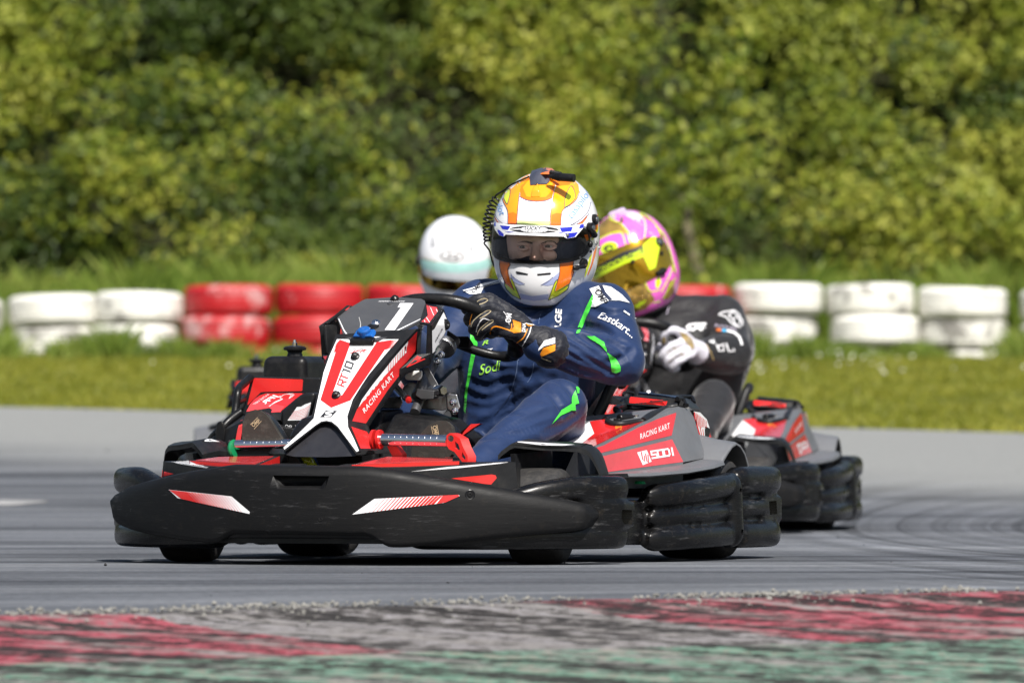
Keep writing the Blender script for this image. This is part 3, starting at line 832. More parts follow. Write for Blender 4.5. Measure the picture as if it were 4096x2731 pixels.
# ---- steering fairing ---------------------------------------------------------------------
FN = V((0, -.42, .32)).normalized(); FP = (V((0, -.80, .24)), FN)
def fpl(p, back=0.0): return T(p, pl=(FP[0]+V((0, back, 0)), FN))
archc = [c5(1660, 1238), c5(1560, 1090), c5(1460, 960), c5(1405, 912), c5(1350, 898), c5(1295, 908), c5(1232, 948), c5(1060, 1085), c5(905, 1212)]
Ls = [c4(650, 500), c4(600, 640), c4(540, 800), c4(490, 960), c4(450, 1130), c4(415, 1280), c4(385, 1395), c5(1130, 930), c5(1010, 1050), c5(882, 1178)]
Rs = [c4(1515, 440), c4(1380, 580), c4(1250, 725), c4(1100, 890), c4(960, 1060), c4(850, 1220), c4(778, 1400), c5(1600, 965), c5(1665, 1100), c5(1708, 1212)]
Os = [c4(1530, 465), c4(1500, 650), c4(1425, 800), c4(1328, 940), c4(1200, 1115), c4(1075, 1292), c4(972, 1455), c5(1790, 1005), c5(1860, 1105), c5(1912, 1192)]
bm = bmesh.new()
prism(bm, [fpl(p) for p in Ls]+[fpl(p) for p in archc[::-1]]+[fpl(p) for p in Rs[::-1]], (0, .045, .0))
# flank falling away from the ridge (and its twin on the other side)
def flank(m):
    rings = []
    for a, b in zip(Rs if m > 0 else Ls, Os):
        A = fpl(a); B = fpl(b, .085)
        if m < 0:
            w = fpl(b, .085)-fpl(Rs[Os.index(b)]); B = A+V((-abs(w.x)*.75, w.y, w.z))
        rings.append([A, B, B+V((0, .02, -.008)), A+V((0, .03, -.012))])
    loft(bm, rings if m > 0 else [r[::-1] for r in rings])
flank(1); flank(-1)
# dark hollow between the legs
bot = [c5(1350, 1272), c5(1000, 1268), c5(905, 1240)]
prism(bm, [fpl(p, .022) for p in archc]+[fpl(p, .022) for p in [c5(905, 1245), c5(1000, 1268), c5(1350, 1274), c5(1660, 1262)]], (0, .05, 0), 3)
# feet flanges
hull(bm, [fpl(c5(890, 1185)), fpl(c5(905, 1240)), fpl(c5(760, 1240), .05), fpl(c5(650, 1180), .09), fpl(c5(840, 1195), .03), fpl(c5(655, 1190), .09)], 3)
hull(bm, [fpl(c5(1705, 1195)), fpl(c5(1660, 1250)), fpl(c5(1800, 1245), .05), fpl(c2(710, 236), .10), fpl(c2(700, 244), .10), fpl(c5(1912, 1190), .085)], 0)
bmesh.ops.recalc_face_normals(bm, faces=bm.faces)
bv = bvh_of(bm)
D4 = lambda pts, mi, off=.0016: dec(bm, bv, K1, [c4(*p) for p in pts], mi, off)
W_ = [c4(*p) for p in [(662, 552), (584, 725), (520, 905), (466, 1150), (414, 1395)]]+[c5(*p) for p in [(1150, 928), (1020, 1055), (892, 1172), (902, 1193), (1060, 1068), (1232, 935), (1295, 894), (1350, 886), (1408, 898), (1470, 948), (1580, 1095), (1672, 1218), (1696, 1205), (1648, 1092), (1580, 955)]]+[c4(*p) for p in [(772, 1370), (830, 1195), (920, 1050), (1000, 930), (1190, 700), (1320, 553)]]
dec(bm, bv, K1, W_, 2)
D4([(690, 556), (485, 1200), (600, 1283), (806, 1205), (1245, 560), (1085, 585), (720, 1145), (655, 1175), (612, 1140), (808, 596)], 1, .0026)
for k in range(7):
    t = k/6
    dstroke(bm, bv, K1, [c4(684-t*40, 570+t*40), c4(655-t*32, 680+t*25)], 2.6*(1-t)+.5, 1, .0027)
    dstroke(bm, bv, K1, [c4(1245+t*70, 566-t*6), c4(1180+t*65, 665-t*20)], 2.8*(1-t)+.6, 1, .0027)
dsquare(bm, bv, K1, 'RT10', c4(738, 1058), c4(838, 815), c4(668, 1032), 5.2, 1, gap=.22, off=.0028, mis=[1, 1, 3, 3])
# small maker's badge
D4([(480, 1385), (545, 1310), (665, 1316), (600, 1383)], 3, .0028)
dstroke(bm, bv, K1, smooth2d([c4(*p) for p in [(625, 1325), (560, 1330), (545, 1345), (600, 1352), (590, 1368), (530, 1375)]], 4), 5, 2, .0036)
dtext(bm, bv, K1, 'JFR', c4(805, 693), c4(965, 690), c4(812, 668), 1, bold=.02, shear=.3, off=.003)
dstroke(bm, bv, K1, smooth2d([c4(*p) for p in [(790, 675), (850, 655), (920, 655), (985, 670)]], 4), 1.6, 3, .003)
dtext(bm, bv, K1, 'RACING KART', c4(800, 706), c4(945, 703), c4(801, 697), 1, off=.003)
# flank stickers
D4([(1515, 468), (1497, 675), (1405, 790), (1325, 868), (1322, 940), (1200, 1095), (1065, 1300), (968, 1447), (822, 1424), (872, 1300), (1000, 1130), (1200, 905), (1320, 770), (1400, 690), (1420, 570)], 1)
D4([(1418, 572), (1405, 690), (1320, 772), (1205, 903), (885, 1286), (925, 1195), (1040, 1035), (1250, 770)], 2)
for k in range(9):
    t = k/8; D4([(1408-t*195, 600+t*215), (1403-t*195, 605+t*215), (1400-t*195, 690+t*205), (1407-t*195, 684+t*205)] if k < 9 else [], 1, .0026)
dtext(bm, bv, K1, 'RACING KART', c4(952, 1342), c4(1272, 940), c4(930, 1296), 2, bold=.012, space=1.15, off=.0028)
dec(bm, bv, K1, [c5(*p) for p in [(1612, 950), (1778, 1003), (1850, 1110), (1902, 1184), (1712, 1182), (1668, 1080)]], 1)
fairing = fin('steering_fairing', bm, [M['dark'], M['red'], M['white'], M['ink']], kart, bevel=.004, recalc=False)
def bolt(p, y, parent, r=.010, m='black', ax=None, name='bolt'):
    bm = bmesh.new(); q = fpl(p) if y is None else T(p, y=y)
    lathe(bm, [(.0001, .0), (r*1.6, .0), (r*1.5, .005), (r, .007), (r*.95, .013), (r*.6, .015), (r*.45, .010), (.0001, .010)], q, ax or FN, 18)
    fin(name, bm, M[m], parent)
for p in (c4(858, 740), c4(655, 1152)):
    bolt(p, None, fairing, .0085); bolt(p, None, fairing, .006, 'alu', FN*1.0)

# ---- number plate on top ---------------------------------------------------------------------
na, nb = T(c4(1250, 103), y=-.30), T(c4(955, 560), y=-.52)
NN = V((1, 0, 0)).cross(nb-na); NN = NN if NN.z > 0 else -NN; NN.normalize()
npl = lambda p, up=0.0: T(p, pl=(na+NN*up, NN))
oc = [(657, 298), (945, 130), (970, 122), (1240, 104), (1320, 103), (1560, 120), (1598, 140), (1632, 290), (1622, 318), (1250, 515), (1085, 562), (830, 562), (740, 527), (668, 335)]
bm = bmesh.new()
prism(bm, [npl(c4(*p)) for p in oc], -NN*.006)
bv = bvh_of(bm)
D4 = lambda pts, mi, off=.0012: dec(bm, bv, K1, [c4(*p) for p in pts], mi, off)
D4([(1335, 167), (1478, 168), (1278, 455), (1170, 452), (1345, 213), (1308, 213)], 1)
dtext(bm, bv, K1, 'SODIKART.COM', c4(1100, 152), c4(1382, 153), c4(1108, 143), 1, bold=.02, shear=.3, off=.0012)
dstroke(bm, bv, K1, [c4(*p) for p in [(680, 335), (735, 455), (765, 500), (850, 522), (1075, 528), (1240, 492), (1605, 312)]], [3, 4, 6, 8, 8, 5, 2], 1)
npt = fin('number_plate', bm, [M['flatgrey'], M['white']], kart, bevel=.002, recalc=False)
bm = bmesh.new(); lathe(bm, [(.0001, 0), (.0145, 0), (.014, .004), (.009, .009), (.0001, .010)], npl(c4(1075, 385)), NN, 20); fin('bolt', bm, M['chrome'], npt)
bm = bmesh.new(); lathe(bm, [(.0001, 0), (.018, 0), (.016, .004), (.0001, .005)], npl(c4(1045, 420)), NN, 20); fin('washer', bm, M['black'], npt)
bm = bmesh.new(); lathe(bm, [(.0001, 0), (.0125, 0), (.0115, .006), (.006, .011), (.0001, .0115)], npl(c4(1278, 125)), NN, 20); fin('bolt', bm, M['black'], npt)
bm = bmesh.new(); lathe(bm, [(.0001, 0), (.009, 0), (.008, .003), (.0001, .004)], npl(c4(1230, 170)), NN, 20); fin('bolt', bm, M['steel'], npt)
# transponder and its bracket
bm = bmesh.new(); q = npl(c4(955, 528)); fw = (nb-na).normalized(); rx = V((1, 0, 0))
hull(bm, [q+rx*sx*w+fw*f+NN*h for sx in (-1, 1) for w, f, h in ((.033, .012, .004), (.033, -.022, .004), (.027, .012, .012), (.026, -.022, .014), (.034, .0, .004))])
lathe(bm, [(.0001, .0), (.0195, .0), (.019, .021), (.015, .0245), (.0001, .025)], q-fw*.006, NN, 24)
trp = fin('transponder', bm, M['blue'], kart, bevel=.003)
bm = bmesh.new(); hull(bm, [q+rx*sx*.037+fw*f+NN*h for sx in (-1, 1) for f in (.008, .026) for h in (-.006, .004)])
box(bm, q+fw*.026-NN*.004, (.072, .008, .012)); fin('bracket', bm, M['black'], trp, bevel=.002)
bm = bmesh.new(); tube(bm, catmull([q-rx*.02-fw*.02+NN*.01, q-rx*.017-fw*.03+NN*.025, q-rx*.019-fw*.034+NN*.045], 4), .0012, 6); fin('whip', bm, M['milk'], trp)

# ---- side wings of the fairing ----------------------------------------------------------------------
def wing(m):
    f = (lambda p: V(p)) if m > 0 else X
    g = lambda p, y: f(T(c4(*p), y=y))
    bm = bmesh.new()
    # top shoulder with stripes
    hull(bm, [g((1600, 180), -.36), g((1800, 228), -.30), g((1648, 395), -.43), g((1540, 375), -.46), g((1600, 190), -.34), g((1795, 245), -.28), g((1650, 410), -.42), g((1545, 392), -.45)])
    # outer side plate
    hull(bm, [g((1800, 228), -.31), g((1858, 395), -.30), g((1700, 730), -.36), g((1650, 400), -.43), g((1662, 770), -.42), g((1672, 405), -.44)])
    # uprights and lower bar around the opening
    hull(bm, [g((1530, 390), -.46), g((1570, 400), -.46), g((1550, 700), -.45), g((1510, 720), -.46), g((1530, 390), -.42), g((1510, 720), -.42)])
    hull(bm, [g((1622, 395), -.44), g((1660, 400), -.44), g((1665, 770), -.43), g((1610, 700), -.43), g((1640, 395), -.40), g((1650, 770), -.40)])
    hull(bm, [g((1510, 715), -.46), g((1665, 700), -.43), g((1668, 800), -.42), g((1640, 830), -.42), g((1345, 945), -.50), g((1325, 915), -.51), g((1335, 870), -.51), g((1510, 720), -.42), g((1640, 830), -.38), g((1345, 940), -.46)])
    bmesh.ops.recalc_face_normals(bm, faces=bm.faces)
    bv = bvh_of(bm)
    if m > 0:
        Dx = lambda pts, mi, off=.0016: dec(bm, bv, K1, [c4(*p) for p in pts], mi, off)
        Dx([(1615, 195), (1762, 218), (1642, 378), (1560, 365), (1600, 330), (1630, 300)], 4)
        for a, b in (((1645, 190), (1692, 300)), ((1705, 202), (1730, 262)), ((1612, 320), (1648, 372)), ((1590, 350), (1600, 372))): dstroke(bm, bv, K1, [c4(*a), c4(*b)], 2.4, 2, .0026)
        Dx([(1797, 262), (1850, 385), (1840, 420), (1702, 722), (1678, 700), (1674, 460), (1700, 440), (1720, 400)], 2)
        Dx([(1518, 728), (1605, 762), (1405, 852), (1400, 845)], 1)
        dtext(bm, bv, K1, 'SODIKART.COM', c4(1708, 588), c4(1786, 448), c4(1700, 570), 3, bold=.015, off=.0026)
    else:
        Dx = lambda pts, mi, off=.0016: dec(bm, bv, K1, [c4(*p) for p in pts], mi, off)
        Dx([(800, 195), (835, 200), (760, 240), (740, 245)], 4); Dx([(640, 338), (660, 345), (664, 362), (625, 360)], 4)
        Dx([(515, 735), (560, 728), (540, 775)], 1)
    o = fin('fairing_wing', bm, [M['dark'], M['red'], M['white'], M['ink'], M['pink']], kart, bevel=.003, recalc=False)
    return o
fw1 = wing(1)
# the far wing: real mirror image built from the near one
fw2 = wing(-1)
def bolt_at(q, ax, r, m, parent, name='bolt'):
    bm = bmesh.new(); lathe(bm, [(.0001, 0), (r*1.5, 0), (r*1.45, .004), (r, .007), (r*.9, .012), (r*.5, .013), (.0001, .010)], q, ax, 16); return fin(name, bm, M[m], parent)
bolt_at(T(c4(1812, 395), y=-.325), V((.85, -.5, .1)), .011, 'black', fw1)

# ---- steering column, clamps, tank between the legs ----------------------------------------------------
ca, cb = T(c4(1460, 1300), y=-.42), T(c4(1790, 560), y=-.16)
bm = bmesh.new(); tube(bm, [ca-(cb-ca)*.04+V((0, .03, 0)), cb], .014, 16); tube(bm, [ca+(cb-ca)*.18, ca+(cb-ca)*.42], .0185, 16); column_ = fin('steering_column', bm, M['steel'], kart)
bm = bmesh.new()
sa, sb = T(c4(1600, 850), y=-.34), T(c4(1725, 1100), y=-.36)
hull(bm, [T(c4(*p), y=y) for p in [(1575, 865), (1635, 845), (1770, 1085), (1700, 1130)] for y in (-.345, -.352)])
hull(bm, [T(c4(*p), y=y) for p in [(1500, 1150), (1520, 1080), (1700, 1100), (1690, 1190), (1560, 1190)] for y in (-.34, -.40)])
fin('column_bracket', bm, M['steel'], column_, bevel=.002)
bolt_at(T(c4(1725, 1100), y=-.365), V((.5, -.85, 0)), .011, 'alu', column_)
bm = bmesh.new(); lathe(bm, [(.0001, -.03), (.016, -.03), (.016, .022), (.012, .03), (.0001, .03)], T(c4(1735, 1100), y=-.37), V((.8, -.5, 0)), 6); fin('bracket_nut', bm, M['chrome'], column_)
bm = bmesh.new()
hull(bm, [T(c4(*p), y=y) for p in [(1380, 950), (1400, 985), (1540, 990), (1575, 945), (1570, 880), (1420, 895)] for y in (-.30, -.38)])
fin('fluid_tank', bm, M['milk'], kart, bevel=.008, seg=3)
bm = bmesh.new()
hull(bm, [T(c4(*p), y=y) for p in [(1822, 1150), (1850, 1130), (1942, 1135), (1980, 1280), (1925, 1352), (1835, 1300)] for y in (-.30, -.36)])
clamp = fin('clamp_block', bm, M['alu'], kart, bevel=.004)
bm = bmesh.new()
q = T(c4(1858, 1165), y=-.34); lathe(bm, [(.0001, 0), (.018, 0), (.016, .008), (.0001, .009)], q+V((0, 0, .004)), (0, 0, 1), 18); fin('cap', bm, M['black'], clamp)
for p in ((1900, 1225), (1920, 1318)): bolt_at(T(c4(*p), y=-.362), V((.2, -1, 0)), .007, 'chrome', clamp)
bm = bmesh.new()
hull(bm, [T(c4(*p), y=y) for p in [(1530, 1225), (1700, 1160), (1825, 1150), (1835, 1300), (1780, 1310), (1600, 1260), (1530, 1290)] for y in (-.29, -.335)])
hull(bm, [T(c4(*p), y=y) for p in [(1110, 1170), (1350, 1160), (1365, 1220), (1335, 1290), (1120, 1285)] for y in (-.32, -.40)])
tube(bm, [T(c4(1280, 1050), y=-.38), T(c4(1410, 1190), y=-.38)], .010)
lathe(bm, [(.0001, -.01), (.028, -.01), (.028, .01), (.0001, .01)], T(c4(1460, 1120), y=-.33), V((.3, -1, .2)), 18)
fin('brake_caliper', bm, M['alu'], kart, bevel=.003)
bm = bmesh.new(); lathe(bm, [(.0001, 0), (.009, 0), (.009, .02), (.0001, .022)], T(c4(1415, 1175), y=-.40), V((.5, -.8, -.4)), 10); fin('hose_end', bm, M['redm'], kart)
bm = bmesh.new()
tt = [T(c4(980, 1400), y=-.52), T(c4(1050, 1292), y=-.45), T(c4(1480, 1308), y=-.45), T(c4(1500, 1330), y=-.45)]
hull(bm, [V((x, y, z)) for x, y, z in [(-.24, -.5, .07), (.04, -.56, .07), (-.24, -.30, .07), (.04, -.28, .07), (-.22, -.46, .40), (-.22, -.32, .42), (.03, -.45, .418), (.03, -.30, .425), (.045, -.53, .36), (-.24, -.50, .36)]])
hull(bm, [V((x, y, z)) for x, y, z in [(.05, -.56, .07), (.25, -.5, .07), (.05, -.28, .07), (.28, -.26, .07), (.055, -.44, .412), (.055, -.30, .42), (.19, -.42, .395), (.2, -.28, .40), (.055, -.53, .35), (.25, -.46, .33), (.275, -.28, .34)]])
fin('fuel_tank', bm, M['black'], kart, bevel=.02, seg=4)
bm = bmesh.new()
prism(bm, [T(p, y=-.40) for p in [c4(1950, 1568), c4(2000, 1530), c4(2091, 1455), c7(405, 1405), c7(330, 1450), c7(215, 1535), c7(250, 1480), c7(310, 1412)]], (0, .02, 0))
fin('tank_guard', bm, M['red'], kart, bevel=.002)

# ---- pedals ------------------------------------------------------------------------------------------------
def pedal(pa, pb, y, r, red):
    A_, B_ = T(pa, y=y), T(pb, y=y); bm = bmesh.new(); d = (B_-A_)
    tube(bm, [A_, B_], r, 20)
    for k in range(9): tube(bm, [A_+d*(.14+.09*k), A_+d*(.145+.09*k)], r*1.03, 20)
    return A_, B_, bm
pA, pB, bm = pedal(c2(505, 128), c2(1105, 140), -.77, .0168, True)
ped = fin('pedal', bm, M['chrome'], kart, angle=25)
for q in (pA+V((-.004, 0, 0)), pA+V((-.022, 0, 0))):
    bm = bmesh.new(); lathe(bm, [(.0001, -.004), (.027, -.004), (.027, .004), (.0001, .004)], q, (1, 0, 0), 24); fin('pedal_washer', bm, M['redm'], ped)
bm = bmesh.new()
o1 = [T(c2(*p), y=-.775) for p in [(1095, 90), (1120, 72), (1145, 78), (1215, 120), (1240, 190), (1285, 280), (1283, 330), (1235, 330), (1165, 240), (1115, 215), (1095, 180)]]
prism(bm, o1, (.02, .012, 0))
cu_ = bmesh.new()
prism(cu_, [p+V((0, -.05, 0)) for p in [T(c2(*p), y=-.775) for p in [(1170, 145), (1200, 170), (1215, 215), (1200, 230), (1170, 200)]]], (0, .12, 0))
prism(cu_, [p+V((0, -.05, 0)) for p in [T(c2(*p), y=-.775) for p in [(1235, 240), (1265, 290), (1262, 318), (1228, 285)]]], (0, .12, 0))
lathe(cu_, [(.0001, -.1), (.009, -.1), (.009, .1), (.0001, .1)], T(c2(1132, 120), y=-.775), (0, 1, 0), 14)
bm = boolean(bm, cu_); fin('pedal_arm', bm, M['redm'], ped, bevel=.002)
bm = bmesh.new()
prism(bm, [T(c2(*p), y=-.75) for p in [(555, 185), (640, 185), (695, 260), (695, 325), (630, 325), (580, 240)]], (.006, .02, 0)); fin('pedal_arm', bm, M['redm'], ped, bevel=.002)
pA, pB, bm = pedal(c1(1225, 178), c1(1850, 170), -.69, .0145, False)
ped2 = fin('pedal', bm, M['chrome'], kart, angle=25)
bm = bmesh.new(); lathe(bm, [(.0001, -.006), (.026, -.006), (.028, 0), (.026, .006), (.0001, .006)], pA+V((-.004, 0, -.012)), (1, -.2, .1), 24); fin('pedal_washer', bm, M['green'], ped2)
bm = bmesh.new(); hull(bm, [pA+V((x, y, z)) for x in (.0, .16) for y in (.0, .02) for z in (-.05, -.015)]); fin('pedal_arm', bm, M['black'], ped2, bevel=.003)

# ---- engine side ---------------------------------------------------------------------------------------------
bm = bmesh.new()
hull(bm, [V((x, y, z)) for x, y in [(-.565, .01), (-.41, .01), (-.565, .28), (-.41, .28)] for z in (.38,)]+[V((x, y, z)) for x, y in [(-.555, .02), (-.42, .02), (-.555, .27), (-.42, .27)] for z in (.578,)])
etank = fin('airbox', bm, M['black'], kart, bevel=.022, seg=4)
bm = bmesh.new(); q = V((-.478, .08, .578))
lathe(bm, [(.0001, 0), (.024, 0), (.021, .010), (.024, .016), (.034, .018), (.0345, .024), (.030, .028), (.012, .031), (.0001, .031)], q, (0, 0, 1), 10)
cap_ = fin('airbox_knob', bm, M['black'], etank)
bm = bmesh.new(); lathe(bm, [(.0001, .03), (.008, .03), (.008, .038), (.005, .04), (.0045, .047), (.0001, .048)], q, (0, 0, 1), 8); fin('nut', bm, M['chrome'], cap_)
E = lambda p, y: T(c5(*p), y=y)
bm = bmesh.new()
prism(bm, [E(p, -.02) for p in [(545, 416), (560, 412), (1280, 430), (1260, 600), (1110, 640), (700, 800), (440, 830), (470, 690)]], (0, .06, 0))
bv = bvh_of(bm)
dec(bm, bv, K1, [c5(*p) for p in [(585, 430), (1090, 446), (1100, 456), (1092, 562), (1084, 570), (690, 578), (650, 582), (622, 610), (512, 718), (508, 708), (575, 440)]], 1)
fin('engine_board', bm, [M['dark'], M['red']], kart, bevel=.004, recalc=False)
# printed hump in front of the board
bm = bmesh.new(); rings = []
for u0, u1 in ((0, 1),):
    prof = [((700, 594), (1112, 590), -.04), ((640, 612), (1075, 612), -.075), ((585, 650), (1030, 650), -.11), ((535, 710), (960, 715), -.15), ((490, 800), (870, 800), -.19), ((470, 860), (862, 880), -.20)]
    rows = []
    for a, b, y in prof: rows.append([E(lerp(a, b, t), y) for t in (0, .25, .5, .75, 1)])
    for A_, B_ in zip(rows, rows[1:]):
        for k in range(4): bm.faces.new([bm.verts.new(v) for v in (A_[k], A_[k+1], B_[k+1], B_[k])])
bmesh.ops.remove_doubles(bm, verts=bm.verts, dist=.0004)
back = bmesh.ops.extrude_face_region(bm, geom=bm.faces[:]); bmesh.ops.translate(bm, vec=(0, .03, -.02), verts=[g for g in back['geom'] if isinstance(g, bmesh.types.BMVert)])
bmesh.ops.recalc_face_normals(bm, faces=bm.faces)
bv = bvh_of(bm)
dec(bm, bv, K1, [c5(*p) for p in [(700, 598), (1108, 594), (1070, 616), (1020, 655), (950, 715), (868, 780), (862, 795), (760, 800), (770, 770), (740, 752), (680, 760), (600, 775), (495, 792), (535, 712), (585, 655), (640, 618)]], 1)
dec(bm, bv, K1, [c5(*p) for p in [(540, 708), (700, 690), (905, 735), (868, 780), (862, 795), (760, 800), (770, 770), (740, 752), (600, 775), (495, 792)]], 3, .0024)
for a, w in ((0, 1.6), (14, 1.6), (28, 1.6)):
    dstroke(bm, bv, K1, smooth2d([c5(*p) for p in [(745-a*.3, 735), (800, 690+a*.3), (870+a*.4, 660), (855, 645+a*.2), (900, 612), (985-a, 602+a*.3), (1000-a, 620), (950, 655-a*.2)]], 5), w, 2, .0032)
dtext(bm, bv, K1, 'JFR', c5(850, 622), c5(690, 715), c5(800, 605), 2, bold=.03, off=.0034)
dtext(bm, bv, K1, 'RACING KART', c5(745, 612), c5(590, 718), c5(718, 606), 2, off=.0034)
hump = fin('engine_cover', bm, [M['dark'], M['red'], M['white'], M['pink']], kart, recalc=False, angle=50)
bm = bmesh.new()
prism(bm, [E(p, -.20) for p in [(862, 880), (868, 800), (960, 690), (1060, 610), (1120, 588), (1225, 582), (1215, 690), (1180, 880), (1130, 985), (870, 985)]], (0, .16, 0))
bv = bvh_of(bm)
dec(bm, bv, K1, [c5(*p) for p in [(935, 883), (1035, 740), (1080, 736), (1120, 712), (1185, 690), (1170, 780), (1150, 860), (1140, 878)]], 2)
for k in range(7): dstroke(bm, bv, K1, smooth2d([c5(*p) for p in [(1000-k*8, 790+k*12), (1060, 775+k*15), (1120, 755+k*16), (1180-k*5, 715+k*18)]], 4), 1.1, 4, .0026)
for ln in ([(915, 932), (940, 932), (940, 956), (915, 956), (915, 932)], [(940, 945), (960, 945)], [(958, 936), (972, 936), (980, 945), (972, 954), (958, 954), (958, 936)]): dstroke(bm, bv, K1, [c5(*p) for p in ln], 2, 2, .0026)
dtext(bm, bv, K1, 'ON', c5(1016, 944), c5(1042, 944), c5(1016, 933), 2, off=.0026)
dstroke(bm, bv, K1, smooth2d([c5(*p) for p in [(1075, 926), (1110, 922), (1125, 935), (1110, 950), (1075, 952), (1060, 938), (1075, 926)]], 4), 2.4, 2, .0026)
fin('control_panel', bm, [M['dark'], M['red'], M['white'], M['ink'], M['pink']], hump, bevel=.010, seg=3, recalc=False)
bm = bmesh.new()
hull(bm, [E((440, 890), -.26), E((385, 1000), -.26), E((350, 1130), -.26), E((1100, 1130), -.2), E((1100, 985), -.2), E((470, 830), -.2)]+[V((x, y, z)) for x, y in [(-.64, .35), (-.4, .4), (-.62, -.2), (-.36, -.15)] for z in (.16, .34)])
bv = bvh_of(bm)
dec(bm, bv, K1, [c5(*p) for p in [(432, 885), (452, 880), (448, 1000), (432, 1100), (378, 1098), (400, 985)]], 4)
fin('engine_pod', bm, [M['dark'], M['red'], M['white'], M['ink'], M['pink']], kart, bevel=.006, recalc=False)
bm = bmesh.new()   # guard rail round the engine
tube(bm, catmull([E((540, 425), -.02), E((470, 490), -.06), E((420, 535), -.10), E((402, 590), -.13), (E((385, 720), -.14)), E((370, 830), -.15)], 6), .0115)
tube(bm, catmull([E((440, 790), -.15), E((330, 870), -.17), E((235, 965), -.19), E((150, 1050), -.18), E((110, 1110), -.1)], 6), .0125)
tube(bm, [E((395, 700), -.13), E((470, 650), -.03)], .009)
fin('guard_rail', bm, M['black'], kart)
bm = bmesh.new()
hull(bm, [E(p, y) for p in [(165, 1010), (180, 910), (215, 885), (250, 900), (272, 980), (262, 1110), (170, 1110)] for y in (-.19, -.24)])
fin('guard_pad', bm, M['black'], kart, bevel=.006)

# ---- seat ------------------------------------------------------------------------------------------------------
bm = bmesh.new(); rings = []
for y, z, hw, wall, lean in [(-.10, .13, .19, .10, 0), (.05, .09, .20, .22, .02), (.2, .085, .205, .36, .05), (.34, .11, .205, .42, .06), (.43, .22, .20, .33, .05), (.49, .38, .19, .20, .03), (.53, .53, .17, .08, .02), (.545, .58, .14, .02, .02)]:
    r = []
    for t in (-1, -.9, -.75, -.5, -.2, .2, .5, .75, .9, 1):
        a = abs(t); up_ = 0 if a < .5 else wall*((a-.5)/.5)**1.6
        r.append(V((.14+t*hw*(1.0+.08*a), y+lean*(up_/.4), z+up_*.9)))
    rings.append(r+[p+V((0, .008, -.008)) for p in r[::-1]])
loft(bm, rings)
fin('seat', bm, M['flatgrey'], kart, angle=60)
bm = bmesh.new()
tube(bm, catmull([T(c7(1510, 1335), y=.30), T(c7(1560, 1240), y=.31), T(c7(1630, 1080), y=.33), T(c7(1680, 1010), y=.35), T(c7(1715, 995), y=.38), T(c7(1740, 1030), y=.42)], 6), .0165, 12)
tube(bm, [T(c7(1510, 1335), y=.30), V((.35, .28, .1))], .015)
fin('seat_hoop', bm, M['dark'], kart)

# ---- steering wheel -----------------------------------------------------------------------------------------------
swc = V((.085, -.10, .650)); wa = V((0, .53, .85)).normalized(); wq = V((0, -.85, .53)).normalized(); wp = V((1, 0, 0))
W2 = lambda p, q: swc+wp*p+wq*q
bm = bmesh.new()
grip = catmull([W2(*p) for p in [(-.155, -.06), (-.165, .0), (-.15, .08), (-.10, .14), (-.03, .165), (.06, .155), (.12, .115), (.155, .055), (.172, -.02), (.178, -.075), (.165, -.115)]], 6)
n_ = len(grip); tube(bm, grip, [.0165+.0035*math.sin(8*i/n_)**2+(.006 if i > n_*.88 else 0) for i in range(n_)], 16)
capsule(bm, grip[-1], .022); capsule(bm, grip[0], .018)
tube(bm, catmull([W2(*p) for p in [(.165, -.115), (.14, -.14), (.09, -.135), (.03, -.10), (-.01, -.06)]], 6), [.02]*5+[.0165]*5+[.014]*15, 14)
tube(bm, catmull([W2(*p) for p in [(-.155, -.06), (-.13, -.12), (-.06, -.11), (-.01, -.06)]], 6), .014, 14)
bm = remesh(bm, .004, 2)
sw = fin('steering_wheel', bm, M['black'], kart)
bm = bmesh.new()
hull(bm, [T(c4(*p), y=y) for p in [(1838, 450), (1970, 540), (1978, 590), (1950, 640), (1810, 640), (1830, 560)] for y in (-.12, -.17)])
hull(bm, [W2(-.06, -.03), W2(.05, -.03), W2(.05, -.08), W2(-.06, -.08), W2(-.05, -.04)+wa*-.02, W2(.04, -.07)+wa*-.02])
fin('wheel_hub', bm, M['black'], sw, bevel=.004)
bm = bmesh.new()
lathe(bm, [(.0001, 0), (.034, 0), (.036, .008), (.036, .02), (.02, .024), (.0001, .024)], T(c4(1790, 655), y=-.2), (cb-ca), 24)
hull(bm, [T(c4(*p), y=y) for p in [(1700, 730), (1740, 700), (1755, 790), (1690, 865), (1665, 850)] for y in (-.2, -.25)])
fin('hub_clamp', bm, M['alu'], sw, bevel=.002)
for p in ((1775, 715), (1735, 785)): bolt_at(T(c4(*p), y=-.255), V((.3, -1, 0)), .007, 'chrome', sw)
# ------------------------------------------------------------------ people: helmets
HT = [(-.205, .068, .112, .066), (-.197, .084, .134, .082), (-.17, .112, .155, .112), (-.14, .132, .167, .142), (-.10, .146, .172, .165), (-.05, .152, .173, .178), (0, .153, .172, .182), (.05, .147, .163, .175), (.10, .127, .140, .152), (.135, .099, .108, .118), (.155, .073, .08, .088), (.168, .045, .05, .055), (.174, .02, .022, .025), (.1755, .003, .003, .003)]
def hdim(z):
    # smooth interpolation of the profile table
    for i in range(len(HT)-1):
        if z <= HT[i+1][0] or i == len(HT)-2:
            a, b, c, d = HT[max(i-1, 0)], HT[i], HT[i+1], HT[min(i+2, len(HT)-1)]
            t = max(0, min(1, (z-b[0])/(c[0]-b[0])))
            out = []
            for k in (1, 2, 3):
                m0 = (c[k]-a[k])/(c[0]-a[0])*(c[0]-b[0]); m1 = (d[k]-b[k])/(d[0]-b[0])*(c[0]-b[0])
                out.append((2*t**3-3*t*t+1)*b[k]+(t**3-2*t*t+t)*m0+(-2*t**3+3*t*t)*c[k]+(t**3-t*t)*m1)
            return [max(o, .002) for o in out]
